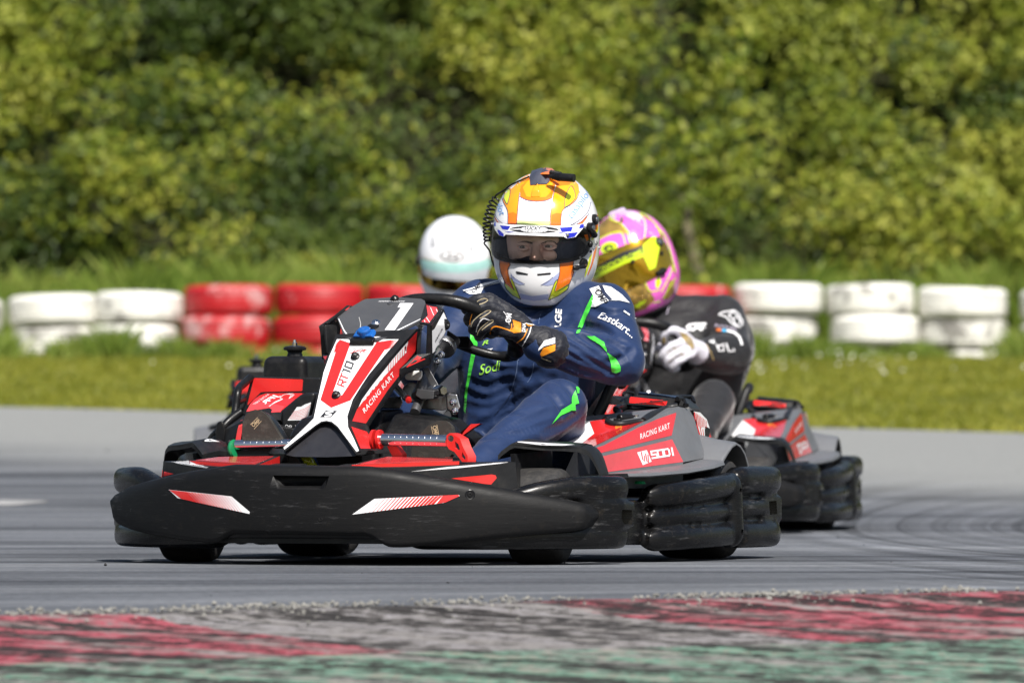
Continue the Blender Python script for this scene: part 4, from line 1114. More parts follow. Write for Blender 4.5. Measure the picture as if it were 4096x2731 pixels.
def hpt(az, z, off=0.0):
    """point on the shell; az in degrees, 0 = straight ahead (-y), positive to the wearer's left (+x)"""
    w, f, b = hdim(z); a = math.radians(az); c, s = math.cos(a), math.sin(a); e = .92
    cx = math.copysign(abs(s)**e, s); cy = math.copysign(abs(c)**e, c)
    p = V((w*cx, -(f if c > 0 else b)*cy, z))
    if off:
        n = V((p.x/w**2, p.y/(f if c > 0 else b)**2, p.z/.19**2)).normalized(); p = p+n*off
    return p
PZ, PH, PA = -.0175, .0515, 70.0
def in_port(az, z, k=1.0):
    az = (az+180) % 360-180
    return (abs(az)/(PA*k))**3.2+(abs(z-PZ)/(PH*k))**3.2 < 1
def zlist():
    out = []; z = -.205
    while z < .1755:
        out.append(z); z += .0045 if z < .14 else (.0028 if z < .165 else .0012)
    return out+[.1755]
def port_curve(k=1.0, ka=1.0, n=72, off=0.0):
    pts = []
    for i in range(n):
        t = 2*math.pi*i/n; c, s = math.cos(t), math.sin(t); e = 2/3.2
        pts.append(hpt(PA*ka*math.copysign(abs(c)**e, c), PZ+PH*k*math.copysign(abs(s)**e, s), off))
    return pts

class Helmet:
    def __init__(s, fr, Mx, vtop=1.25, vlow=1.13):
        """fr: frame of the vehicle, Mx: helmet placement inside that frame"""
        s.fr, s.Mx = fr, Mx
        bm = bmesh.new(); nu = 144; Z = zlist()
        O, I = [], []
        for z in Z:
            O.append([bm.verts.new(Mx @ hpt(360*k/nu, z)) for k in range(nu)])
            I.append([bm.verts.new(Mx @ (hpt(360*k/nu, z)*.925)) for k in range(nu)])
        keep = lambda j, k: not in_port(360*(k+.5)/nu, (Z[j]+Z[j+1])/2)
        for j in range(len(Z)-1):
            for k in range(nu):
                if not keep(j, k): continue
                k2 = (k+1) % nu
                f = bm.faces.new((O[j][k], O[j][k2], O[j+1][k2], O[j+1][k]))
                g = bm.faces.new((I[j][k], I[j+1][k], I[j+1][k2], I[j][k2])); g.material_index = 1
                for dj, dk, a, b in ((0, 1, (j, k2), (j+1, k2)), (0, -1, (j+1, k), (j, k)), (1, 0, (j+1, k2), (j+1, k)), (-1, 0, (j, k), (j, k2))):
                    jj = j+dj
                    if (jj < 0) or (jj < len(Z)-1 and not keep(jj, (k+dk) % nu)):
                        q = bm.faces.new((O[b[0]][b[1]], O[a[0]][a[1]], I[a[0]][a[1]], I[b[0]][b[1]])); q.material_index = 1
        bm.faces.new(O[-1]); bm.normal_update()
        s.bm = bm
        # outer skin without the opening, for laying the artwork on
        b2 = bmesh.new(); R = [[b2.verts.new(Mx @ hpt(360*k/nu, z)) for k in range(nu)] for z in Z]
        for j in range(len(Z)-1):
            for k in range(nu): b2.faces.new((R[j][k], R[j][(k+1) % nu], R[j+1][(k+1) % nu], R[j+1][k]))
        s.bv = bvh_of(b2); b2.free()
        # visor shell
        vb = bmesh.new(); rows = []
        for ρ in [i/14 for i in range(15)]:
            row = []
            for i in range(72):
                t = 2*math.pi*i/72; c, sn = math.cos(t), math.sin(t); e = 2/3.2
                row.append(vb.verts.new(Mx @ hpt(ρ*PA*1.1*math.copysign(abs(c)**e, c), PZ+.001+ρ*PH*(vtop if sn > 0 else vlow)*math.copysign(abs(sn)**e, sn), .0065-.0015*ρ**4)))
            rows.append(row)
        for a, b in zip(rows, rows[1:]):
            for i in range(72):
                try: vb.faces.new((a[i], a[(i+1) % 72], b[(i+1) % 72], b[i]))
                except ValueError: pass
        bmesh.ops.remove_doubles(vb, verts=vb.verts, dist=1e-5)
        bmesh.ops.recalc_face_normals(vb, faces=vb.faces)
        cen = Mx @ V((0, 0, 0))
        if vb.faces[0].normal.dot(vb.faces[0].calc_center_median()-cen) < 0: bmesh.ops.reverse_faces(vb, faces=vb.faces)
        s.vb = vb; s.vv = bvh_of(vb)
    def d(s, pts, mi, off=.0012, crop_=None): dec(s.bm, s.bv, s.fr, [crop_(*p) for p in pts] if crop_ else pts, mi, off, 14)
    def st(s, pts, w, mi, off=.0022): dstroke(s.bm, s.bv, s.fr, pts, w, mi, off, 12)
    def finish(s, parent, mats, vmats, name='helmet'):
        h = fin(name, s.bm, mats, parent, recalc=False, angle=45)
        gb = bmesh.new(); tube(gb, [s.Mx @ p for p in port_curve(1.0, 1.0, 72, .0)], .0045, 8, closed=True); fin('visor_seal', gb, M['gasket'], h)
        rb = bmesh.new(); tube(rb, [s.Mx @ (hpt(360*k/60, -.202)*1.0) for k in range(60)], .006, 8, closed=True); fin('edge_trim', rb, M['gasket'], h)
        v = fin('visor', s.vb, vmats, h, recalc=False, angle=60)
        return h, v
def place(c, yaw=0, pitch=0, roll=0, sc=1.0):
    return Matrix.Translation(c) @ Matrix.Rotation(math.radians(yaw), 4, 'Z') @ Matrix.Rotation(math.radians(roll), 4, 'Y') @ Matrix.Rotation(math.radians(pitch), 4, 'X') @ Matrix.Scale(sc, 4)
def on_helmet(H, px, off=0.0, visor=False):
    d = H.fr.d(px).normalized(); loc, n, _, _ = (H.vv if visor else H.bv).ray_cast(H.fr.o, d)
    if loc is None: loc, n, _, _ = H.bv.find_nearest(H.fr.o+d*25.1)
    if n.dot(d) > 0: n = -n
    return loc+n*off, n

# ------------------------------------------------------------------ bodies
def wrinkle(bm, amp=.006, fr=(7, 7, 13), seed=0.0, amp2=.001):
    """soft folds of cloth"""
    bm.normal_update(); mv = []
    for v in bm.verts:
        p = v.co; q = V((p.x*fr[0]+seed, p.y*fr[1], p.z*fr[2]))
        q += noise.noise_vector(q*.5)*.9
        r = (1-abs(noise.noise(q))*2.0); r = r*abs(r)
        r2 = 1-abs(noise.noise(q*2.1+V((7, 1, 3))))*2
        mv.append(v.normal*(amp*(r-.3)+amp2*r2))
    for v, m in zip(bm.verts, mv): v.co += m
def crease(bm, bvh, fr, lines, amp, wid):
    """press folds into cloth along lines drawn over it (amp < 0 sinks, > 0 lifts)"""
    from mathutils.kdtree import KDTree
    bm.normal_update(); bm.verts.ensure_lookup_table(); kd = KDTree(len(bm.verts))
    for v in bm.verts: kd.insert(v.co, v.index)
    bm.verts.index_update(); kd.balance(); acc = {}
    for ln in lines:
        pts = smooth2d(ln, 10); n = len(pts)
        for i, p in enumerate(pts):
            loc = bvh.ray_cast(fr.o, fr.d(p).normalized())[0]
            if loc is None: continue
            e = math.sin(math.pi*(i+.5)/n)**.6
            for co, idx, d in kd.find_range(loc, wid*2.6):
                w = (1-.5*(d/wid)**2)*math.exp(-.5*(d/wid)**2)*e      # a furrow with raised banks
                if abs(w) > abs(acc.get(idx, 0)): acc[idx] = w
    for idx, w in acc.items(): v = bm.verts[idx]; v.co += v.normal*(amp*w)
    bm.normal_update()
def body_mesh(J, voxel=.009, grow=0.0, legs=True):
    """one continuous figure from a dictionary of joints"""
    bm = bmesh.new(); g = grow
    C = lambda a, ra, b, rb: capsule(bm, a, ra+g, b, rb+g, 18)
    pel, wst, chs, nck = J['pelvis'], J['waist'], J['chest'], J['neck']
    sx = J.get('side', V((1, 0, 0)))
    tw = J.get('tw', .075)
    for s in (-1, 1):
        C(pel+sx*s*tw, .125, wst+sx*s*tw*.95, .125); C(wst+sx*s*tw*.95, .125, chs+sx*s*tw*1.1, .13)
        C(chs+sx*s*tw*1.1, .13, J['shL' if s > 0 else 'shR'], .078)
    C(J['shL'], .078, nck, .066); C(J['shR'], .078, nck, .066); C(chs, .13, nck, .07); C(nck, .068, nck+(J['head']-nck)*.35, .06)
    for k in 'LR':
        C(J['sh'+k], .08, (J['sh'+k]+J['el'+k])/2, .075); C((J['sh'+k]+J['el'+k])/2, .077, J['el'+k], .073); C(J['el'+k], .073, (J['el'+k]+J['wr'+k])/2, .069); C((J['el'+k]+J['wr'+k])/2, .069, J['wr'+k], .050)
        if legs:
            C(J['hip'+k], .108, J['kn'+k], .078); C(J['kn'+k], .078, (J['kn'+k]*.55+J['an'+k]*.45), .068); C((J['kn'+k]*.55+J['an'+k]*.45), .068, J['an'+k], .05)
    return remesh(bm, voxel, 3)
def skin_mesh(J, face=None):
    """the body under the clothes: slimmer, with head, hands and feet, one mesh"""
    bm = bmesh.new(); C = lambda a, ra, b, rb: capsule(bm, a, ra, b, rb, 14)
    sx = J.get('side', V((1, 0, 0)))
    for s in (-1, 1):
        C(J['pelvis']+sx*s*.06, .1, J['waist']+sx*s*.055, .095); C(J['waist']+sx*s*.055, .095, J['chest']+sx*s*.06, .1)
    C(J['shL'], .05, J['neck'], .045); C(J['shR'], .05, J['neck'], .045); C(J['chest'], .1, J['neck'], .05); C(J['neck'], .05, J['head'], .055)
    for k in 'LR':
        C(J['sh'+k], .05, J['el'+k], .035); C(J['el'+k], .035, J['wr'+k], .026); C(J['wr'+k], .026, J['ha'+k], .016)
        C(J['hip'+k], .075, J['kn'+k], .05); C(J['kn'+k], .05, J['an'+k], .035)
    if face: face(bm)
    else: ellipsoid(bm, J['head']+V((0, 0, -.005)), (.078, .098, .125))
    return remesh(bm, .0042, 2)
def finger(bm, pts, r0, r1, n=12):
    q = catmull(pts, 4); m = len(q); rr = [r0+(r1-r0)*i/(m-1) for i in range(m)]
    tube(bm, q, rr, n); capsule(bm, q[0], r0); capsule(bm, q[-1], r1)
# ------------------------------------------------------------------ the leading driver
hc = V((.206, .33, .938))
J1 = dict(pelvis=V((.13, .36, .22)), waist=V((.14, .33, .38)), chest=V((.16, .305, .565)), neck=V((.18, .335, .735)), head=hc+V((0, .02, -.02)),
          shL=V((.398, .32, .712)), shR=V((-.005, .34, .725)), elL=V((.512, .15, .562)), wrL=V((.345, -.065, .607)), haL=V((.25, -.15, .675)),
          elR=V((-.095, .12, .545)), wrR=V((-.06, -.12, .635)), haR=V((-.055, -.20, .68)),
          hipL=V((.22, .28, .22)), knL=V((.425, -.10, .435)), anL=V((.355, -.61, .235)), hipR=V((.05, .28, .22)), knR=V((-.13, -.12, .42)), anR=V((-.20, -.60, .2)))
E6 = lambda a, b, y: T(c6(a, b), y=y-.008)
def face1(bm):
    ellipsoid(bm, E6(650, 850, .315), (.092, .105, .135))
    capsule(bm, E6(455, 838, .236), .012, E6(600, 845, .214), .011); capsule(bm, E6(680, 845, .213), .011, E6(840, 834, .236), .012)
    capsule(bm, E6(640, 800, .225), .03, E6(640, 850, .222), .02)
    capsule(bm, E6(636, 860, .212), .011, E6(632, 1005, .186), .016); capsule(bm, E6(605, 1030, .20), .011, E6(672, 1032, .20), .011)
    ellipsoid(bm, E6(530, 1005, .236), (.027, .022, .019)); ellipsoid(bm, E6(765, 1000, .236), (.027, .022, .019))
    capsule(bm, E6(560, 1120, .225), .02, E6(720, 1120, .225), .02); ellipsoid(bm, E6(640, 1190, .24), (.04, .03, .025))
sk = skin_mesh(J1, face1)
bvs = bvh_of(sk)
person = fin('person', sk, [M['skin']], None, recalc=False, angle=180); person.matrix_world = K1.M
tag(person, 'driver in navy suit with green stripes and orange and white helmet with coiled lead', 'person')
for a, b, ey in ((508, 908, .2235), (775, 902, .2335)):
    bm = bmesh.new(); q = E6(a, b, ey); ellipsoid(bm, q, (.0155, .0155, .0155), mi=0, nu=20, nv=14)
    d = (K1.o-q).normalized()+V((-.30, 0, -.02)); d.normalize(); lathe(bm, [(.0001, .0154), (.004, .0152), (.0075, .0142), (.0078, .0138), (.0001, .0136)], q, d, 16, mi=1)
    fin('eye', bm, [M['eyew'], M['iris']], person, recalc=False)
for a, b, ey in ((508, 908, -.007), (775, 902, .003)):      # heavy upper lids and lower lids
    for dy, r, up_ in ((-30, .0055, -20), (27, .0042, 14)):
        q = catmull([E6(a-62, b+dy*.2+4, .229+ey), E6(a-28, b+dy, .2155+ey), E6(a+8, b+dy*1.08, .2150+ey), E6(a+42, b+dy*.8, .2195+ey), E6(a+66, b+dy*.1+4, .229+ey)], 4)
        bm = bmesh.new(); tube(bm, q, r, 10); fin('eyelid', bm, M['skin'], person)
for pts, w in (([(455, 872), (500, 856), (560, 858), (605, 874)], [4, 7, 7, 3]), ([(690, 874), (740, 856), (800, 852), (845, 866)], [3, 7, 7, 4])): bm = bmesh.new(); dstroke(bm, bvs, K1, smooth2d([c6(*p) for p in pts], 3), [w[0]]*3+[w[1]]*3+[w[2]]*3+[w[3]], 0, .002); fin('eyebrow', bm, M['brow'], person, recalc=False)
bm = bmesh.new()     # balaclava below the nose and at the temples
ellipsoid(bm, E6(645, 1165, .285), (.098, .105, .052)); ellipsoid(bm, E6(380, 960, .31), (.05, .075, .10)); ellipsoid(bm, E6(930, 960, .315), (.05, .075, .10))
capsule(bm, E6(480, 1050, .255), .022, E6(620, 1075, .206), .018); capsule(bm, E6(620, 1075, .206), .018, E6(800, 1050, .255), .022)
fin('balaclava', remesh(bm, .005, 2), M['balaclava'], person)

# ---- suit
sb = body_mesh(J1, .0062)
wrinkle(sb, .0045, (7, 7, 11), 3.1, .0006)
bmesh.ops.smooth_vert(sb, verts=sb.verts, factor=.4, use_axis_x=True, use_axis_y=True, use_axis_z=True); sb.normal_update()
# standing collar
cl = bmesh.new(); n0 = V((.19, .325, .745)); 
for r in ((.080, .012),): tube(cl, [n0+V((.085*math.cos(a), .08*math.sin(a), .012*math.sin(a))) for a in [2*math.pi*k/24 for k in range(24)]], .02, 8, closed=True)
merge(sb, remesh(cl, .006, 1))
STRETCH[0] = 4.5
L7 = lambda *a: [[c7(*p) for p in ln] for ln in a]
crease(sb, bvh_of(sb), K1, L7([(1120, 545), (1230, 640), (1420, 760)], [(1190, 545), (1330, 620), (1560, 790)], [(1330, 560), (1470, 640), (1590, 740)], [(1150, 640), (1260, 760), (1480, 880)], [(1300, 700), (1480, 830), (1650, 930)], [(1150, 800), (1350, 900), (1560, 960)],
  [(1450, 320), (1600, 360), (1800, 350)], [(1390, 480), (1560, 520), (1780, 640)], [(1520, 600), (1700, 660), (1820, 780)], [(1600, 820), (1720, 800), (1850, 700)]), -.012, .0125)
crease(sb, bvh_of(sb), K1, L7([(1000, 330), (900, 420), (780, 440)], [(960, 300), (880, 350), (720, 340)], [(1250, 400), (1150, 480), (1000, 540)], [(420, 830), (560, 900), (740, 880)], [(300, 1000), (480, 1060), (700, 980)], [(280, 1120), (460, 1180), (690, 1080)], [(300, 1240), (480, 1260), (640, 1180)], [(780, 900), (860, 960), (960, 900)], [(560, 760), (640, 820), (760, 800)]), -.0075, .014)
crease(sb, bvh_of(sb), K1, L7([(330, 1480), (620, 1280), (900, 1120)], [(500, 1530), (800, 1400), (1060, 1300)], [(420, 1560), (760, 1480), (1100, 1400)], [(1000, 960), (1150, 1010), (1270, 1100)], [(1160, 1000), (1260, 1100), (1330, 1250)], [(980, 1480), (1180, 1420), (1360, 1300)], [(1000, 1060), (1130, 1200), (1200, 1330)], [(560, 1380), (660, 1320), (800, 1300)]), -.0065, .013)
bv = bvh_of(sb)
s7 = lambda pts, mi, off=.0058: dec(sb, bv, K1, [c7(*p) for p in pts], mi, off, 12)
k7 = lambda pts, w, mi, off=.0066: dstroke(sb, bv, K1, smooth2d([c7(*p) for p in pts], 4), w, mi, off, 12)
G_, W1, P_, SM, INK_, WI, GI = 1, 2, 3, 4, 5, 6, 7
s7([(1440, 135), (1550, 100), (1640, 118), (1740, 190), (1815, 268), (1720, 245), (1630, 245), (1500, 300), (1452, 302), (1478, 200)], W1)
s7([(1528, 108), (1560, 100), (1590, 165), (1655, 240), (1622, 247), (1570, 195)], P_, .0068)
dtext(sb, bv, K1, 'OMP', c7(1487, 160), c7(1562, 282), c7(1545, 140), INK_, bold=.03, off=.0078)
k7([(1500, 140), (1535, 150), (1560, 190), (1575, 240)], 3, INK_, .0076)
s7([(240, 150), (330, 125), (430, 85), (580, 55), (605, 75), (500, 100), (440, 120), (405, 185), (300, 185)], W1)
dtext(sb, bv, K1, 'OMP', c7(335, 185), c7(418, 105), c7(318, 150), INK_, bold=.03, off=.0078)
k7([(245, 165), (400, 125), (585, 68)], 3, P_, .0076)
s7([(1470, 190), (1487, 215), (1445, 330), (1385, 470), (1345, 545), (1308, 556), (1350, 440), (1420, 290)], G_)
s7([(1408, 575), (1480, 580), (1570, 638), (1602, 700), (1602, 730), (1540, 660), (1440, 600)], G_)
s7([(1604, 732), (1680, 780), (1730, 870), (1730, 905), (1690, 925), (1650, 915), (1640, 850)], G_)
dtext(sb, bv, K1, 'Eastkart...', c7(1518, 408), c7(1835, 605), c7(1548, 348), WI, bold=.006, shear=.25, off=.0066, arc=.3)
k7([(1757, 340), (1815, 385)], 6, WI); k7([(1862, 410), (1878, 450)], 6, WI)
dtext(sb, bv, K1, 'LGE', c7(1165, 505), c7(1180, 330), c7(1108, 495), WI, bold=.03, off=.0066)
s7([(300, 480), (330, 520), (385, 650), (370, 720), (330, 900), (290, 1080), (272, 1310), (255, 1280), (265, 1100), (305, 850), (330, 720), (310, 620)], G_)
s7([(1305, 1060), (1340, 1060), (1335, 1120), (1320, 1120)], G_)
dtext(sb, bv, K1, 'Sodi', c7(398, 945), c7(605, 893), c7(392, 850), GI, bold=.004, shear=.3, off=.0066)
dtext(sb, bv, K1, 'EAST', c7(400, 745), c7(522, 728), c7(404, 712), WI, bold=.02, shear=.2, off=.0066)
dtext(sb, bv, K1, 'R', c7(425, 668), c7(485, 650), c7(430, 632), GI, bold=.02, shear=.2, off=.0066)
for pts in ([(765, 800), (740, 960), (695, 1130)], [(915, 830), (890, 960), (855, 1020)], [(845, 400), (835, 420), (770, 810)], [(975, 370), (960, 470)]): k7(pts, 2.2, SM)
for pts in ([(760, 1010), (700, 1120), (540, 1320)], [(1460, 1080), (1380, 1240)]): k7(pts, 2, P_)
s7([(1075, 1412), (1170, 1275), (1265, 1215), (1265, 1165), (1305, 1090), (1335, 1210), (1298, 1225), (1303, 1282), (1265, 1280), (1160, 1330)], G_)
suit = fin('racing_suit', sb, [M['suit'], M['sgreen'], M['swhite'], M['navyband'], M['seam'], M['ink'], M['swht_ink'], M['sgreen_ink']], person, recalc=False, angle=70)

# ---- gloves
def g7(a, b, y): return T(c7(a, b), y=y)
gb = bmesh.new()
F4 = [([(490, 230, -.150), (385, 225, -.176), (285, 290, -.172), (275, 330, -.14), (330, 350, -.115)], .0165, .0135),
      ([(510, 310, -.160), (400, 310, -.190), (302, 395, -.184), (300, 440, -.150), (350, 440, -.12)], .017, .0135),
      ([(525, 395, -.160), (430, 405, -.190), (345, 488, -.182), (340, 525, -.150), (385, 510, -.12)], .0165, .013),
      ([(540, 470, -.150), (465, 490, -.178), (395, 555, -.168), (390, 585, -.140), (430, 570, -.115)], .0150, .012)]
hb = bmesh.new()
for pts, r0, r1 in F4:
    finger(hb, [g7(*p) for p in pts], r0, r1)
    capsule(hb, g7(*pts[0]), r0+.003, g7(760, 470+(pts[0][1]-350)*.35, -.105), .026)
capsule(hb, g7(640, 330, -.13), .022, g7(800, 480, -.10), .03)
capsule(hb, g7(640, 470, -.13), .024, g7(860, 585, -.09), .034); capsule(hb, g7(860, 575, -.09), .036, g7(990, 650, -.06), .047); capsule(hb, g7(990, 650, -.062), .052, g7(1062, 692, -.042), .059)
finger(hb, [g7(760, 560, -.11), g7(650, 540, -.135), g7(560, 535, -.125), g7(505, 560, -.10)], .019, .014)
hb = remesh(hb, .0036, 2); wrinkle(hb, .0012, (40, 40, 40), 1.0, .0008)
bv = bvh_of(hb)
kg = lambda pts, w, mi, off=.0016: dstroke(hb, bv, K1, smooth2d([c7(*p) for p in pts], 4), w, mi, off, 8)
sg = lambda pts, mi, off=.0014: dec(hb, bv, K1, [c7(*p) for p in pts], mi, off, 8)
for pts in ([(312, 345), (345, 290), (385, 245), (440, 222), (475, 240), (430, 268), (370, 285)], [(318, 488), (345, 430), (420, 365), (475, 335), (503, 345), (450, 385), (400, 410)], [(375, 570), (395, 520), (450, 465), (505, 425), (527, 438), (470, 480), (420, 520)]): kg(pts, 3.2, 2, .002)
kg([(310, 470), (310, 425), (340, 345), (385, 330), (435, 355)], 4, 1); kg([(367, 540), (380, 480), (430, 412), (502, 432)], 4, 3)
kg([(500, 560), (510, 505), (555, 485), (640, 508), (722, 538)], 4.5, 1)
sg([(710, 422), (790, 450), (792, 540), (722, 548), (690, 525), (722, 490)], 1); kg([(700, 460), (700, 500), (680, 525)], 4, 1)
dtext(hb, bv, K1, 'DNA', c7(830, 540), c7(835, 455), c7(797, 535), 3, bold=.03, off=.002)
dtext(hb, bv, K1, 'OMP', c7(268, 328), c7(325, 268), c7(248, 288), 3, bold=.02, off=.002, maxlen=8)
kg([(288, 340), (322, 258)], 2, 3)
dtext(hb, bv, K1, 'OM', c7(640, 445), c7(655, 360), c7(690, 452), 3, bold=.03, off=.002); kg([(622, 345), (650, 380), (680, 470)], 2.2, 3)
kg([(885, 490), (865, 560), (795, 685)], 3.5, 3); kg([(835, 455), (900, 470), (985, 480)], 3, 3); kg([(850, 510), (815, 590), (750, 640)], 4, 1); kg([(840, 460), (870, 480), (920, 462)], 4, 1)
sg([(1112, 590), (1112, 645), (1010, 672), (905, 757), (960, 690), (1010, 620)], 3); sg([(1115, 655), (1112, 715), (1000, 765), (950, 782), (1000, 690)], 1)
kg([(575, 572), (690, 635), (760, 660), (850, 712), (920, 752), (1000, 790), (1075, 818)], 4, 2, .0018)
fin('glove', hb, [M['glove'], M['gorange'], M['beige'], M['swht_ink']], person, recalc=False, angle=60)
hb = bmesh.new()       # the other hand, half hidden by the number plate
hR = W2(-.155, .03)
for k in range(4):
    o_ = W2(-.165+.004*k, .075-.027*k)
    finger(hb, [o_+V((-.03, .03, .012)), o_+V((-.028, -.012, .026)), o_+V((.008, -.03, .010)), o_+V((.02, -.008, -.018))], .0145, .012)
    capsule(hb, o_+V((-.03, .03, .012)), .016, J1['wrR']+V((-.02, .02, 0)), .028)
finger(hb, [hR+V((.0, .05, .0)), hR+V((.03, .02, .02)), hR+V((.035, -.02, .022))], .017, .013)
capsule(hb, J1['wrR']+V((-.02, .02, 0)), .032, J1['wrR']+V((-.01, .07, -.03)), .048)
hb = remesh(hb, .0045, 2)
fin('glove', hb, [M['glove'], M['gorange']], person, recalc=False, angle=60)

STRETCH[0] = 30.0
# ---- shoes (soles towards the camera)
def shoe(outl, y, ankle, txt, lean=.10):
    bm = bmesh.new(); top = min(p[1] for p in outl)
    pts = [T(p, y=y) for p in outl]; zt = max(p.z for p in pts); pts = [p+V((0, (zt-p.z)*lean, 0)) for p in pts]
    prism(bm, pts, (0, .022, -.004))
    ctr = sum(pts, V())/len(pts)
    b2 = bmesh.new(); rings = []
    for k, (dy, sc) in enumerate(((.02, .97), (.05, .95), (.085, .8), (.11, .45))): rings.append([ctr+(p-ctr)*sc+V((0, dy, -.004*k)) for p in pts])
    loft(b2, rings); bmesh.ops.recalc_face_normals(b2, faces=b2.faces); merge(bm, b2, 2)
    capsule(bm, ctr+V((0, .05, -.04)), .045, ankle, .052, mi=2)
    bv = bvh_of(bm); txt(bm, bv)
    return fin('shoe', bm, [M['sole'], M['gold'], M['black']], person, bevel=.008, seg=3)
def tx1(bm, bv):
    dtext(bm, bv, K1, 'OMP', c5(567, 955), c5(648, 898), c5(545, 920), 1, bold=.02)
    dstroke(bm, bv, K1, [c5(538, 928), c5(618, 850)], 2.2, 1); dstroke(bm, bv, K1, [c5(578, 975), c5(656, 888)], 2.2, 1)
shoe([c5(*p) for p in [(440, 1130), (436, 1020), (448, 910), (480, 830), (530, 782), (590, 765), (645, 775), (700, 815), (770, 920), (860, 1080), (960, 1220), (1050, 1340), (800, 1360), (640, 1290), (500, 1210)]], -.70, J1['anR'], tx1)
def tx2(bm, bv):
    dtext(bm, bv, K1, 'OMP', c4(1680, 1478), c4(1706, 1585), c4(1722, 1466), 1, bold=.02)
    dstroke(bm, bv, K1, [c4(1728, 1462), c4(1750, 1570)], 2.2, 1); dstroke(bm, bv, K1, [c4(1668, 1478), c4(1692, 1585)], 2.2, 1)
shoe([c2(*p) for p in [(760, 340), (770, 200), (860, 70), (930, 0)]]+[c4(*p) for p in [(1665, 1455), (1740, 1415), (1830, 1420), (1880, 1470), (1895, 1560)]]+[c2(*p) for p in [(1150, 90), (1130, 260), (1060, 345)]], -.70, J1['anL'], tx2)
bm = bmesh.new(); tube(bm, catmull([T(c5(1050, 1270), y=-.62), T(c5(1130, 1300), y=-.63), T(c5(1180, 1370), y=-.62), T(c5(1200, 1430), y=-.6)], 4), .018); fin('shoe_strap', bm, M['hyellow'], person)

STRETCH[0] = 8.0
# ---- helmet
H = Helmet(K1, place(hc, 8.5, 8, 1.5))
D = lambda pts, mi, off=.0012: H.d(pts, mi, off, c6)
SL = lambda pts, w, mi=5, off=.003: H.st(smooth2d([c6(*p) for p in pts], 4), w/2.6133, mi, off)
# slots: 0 white 1 lining 2 orange 3 amber 4 yellow 5 navy 6 sky 7 lilac fade 8 pale lime 9 ink 10 blue
D([(345, 690), (345, 540), (300, 440), (285, 370), (302, 312), (360, 250), (430, 190), (540, 135), (640, 105), (700, 110), (560, 190), (480, 290), (465, 360), (437, 690)], 3)
D([(345, 690), (345, 560), (400, 545), (445, 570), (437, 690)], 2, .0018)
D([(470, 290), (500, 245), (560, 190), (640, 130), (720, 105), (800, 115), (860, 170), (850, 230), (820, 340), (805, 398), (740, 425), (640, 433), (540, 420), (472, 385)], 2)
D([(500, 290), (560, 215), (640, 160), (760, 150), (820, 220), (790, 340), (740, 390), (640, 395), (540, 385)], 3, .0018)
D([(790, 700), (790, 560), (825, 340), (860, 230), (850, 160), (940, 165), (1030, 205), (1080, 260), (1090, 330), (1060, 410), (1000, 470), (930, 510), (905, 560), (893, 700)], 3)
D([(790, 700), (800, 575), (850, 555), (905, 560), (893, 700)], 2, .0018)
D([(845, 290), (850, 175), (940, 170), (1030, 210), (990, 260), (900, 270)], 2, .0018)
D([(303, 400), (318, 330), (362, 308), (368, 350), (345, 450), (330, 458)], 4, .0022)
D([(935, 500), (945, 385), (1000, 280), (1035, 330), (1040, 400), (1000, 450)], 4, .0022)
D([(440, 632), (785, 640), (783, 700), (436, 690)], 8)
for pts in ([(437, 690), (448, 520), (468, 350)], [(783, 700), (790, 560), (826, 330)], [(470, 385), (540, 420), (640, 434), (740, 426), (806, 398)], [(895, 700), (905, 560), (932, 510), (1000, 470), (1060, 412), (1094, 330)], [(345, 690), (345, 540), (300, 440), (283, 370)], [(935, 500), (945, 385), (1002, 275), (1038, 335), (1040, 405), (1000, 455), (935, 500)], [(303, 400), (318, 330), (362, 306), (370, 350), (345, 455), (330, 458), (303, 400)]): SL(pts, 6)
dtext(H.bm, H.bv, K1, 'casapilot', c6(1012, 618), c6(1212, 348), c6(955, 568), 6, off=.0022)
dtext(H.bm, H.bv, K1, 'ilot', c6(222, 470), c6(262, 582), c6(285, 455), 6, off=.0022)
SL([(975, 695), (1100, 622), (1178, 540), (1208, 440)], 5); SL([(1000, 700), (1115, 640), (1190, 560)], 5); SL([(210, 560), (240, 620), (300, 672)], 5); SL([(205, 590), (235, 645), (280, 680)], 4)
D([(1045, 690), (1120, 632), (1168, 578), (1172, 600), (1112, 680)], 2); D([(208, 590), (222, 610), (250, 655), (238, 660), (212, 625)], 2)
D([(1218, 745), (1238, 690), (1262, 640), (1280, 560), (1288, 640), (1282, 720), (1240, 780)], 2)
D([(1140, 785), (1205, 770), (1216, 800), (1168, 850), (1152, 815)], 2)
D([(1214, 832), (1250, 770), (1288, 690), (1288, 735), (1255, 800), (1222, 842)], 4)
dtext(H.bm, H.bv, K1, 'KLAS', c6(1240, 950), c6(1285, 865), c6(1226, 925), 5, bold=.02, off=.0022)
D([(270, 1022), (362, 1055), (368, 1100), (350, 1130), (350, 1180), (375, 1270), (410, 1360), (320, 1290), (275, 1180), (258, 1090)], 2)
D([(308, 1283), (410, 1362), (372, 1240), (392, 1252), (478, 1452), (400, 1412), (330, 1345)], 4, .0018)
D([(883, 1078), (1030, 1035), (1022, 1130), (1030, 1180), (985, 1290), (838, 1372), (870, 1240), (885, 1170)], 2)
D([(765, 1462), (830, 1285), (862, 1250), (835, 1372), (980, 1297), (960, 1350), (860, 1420)], 4, .0018)
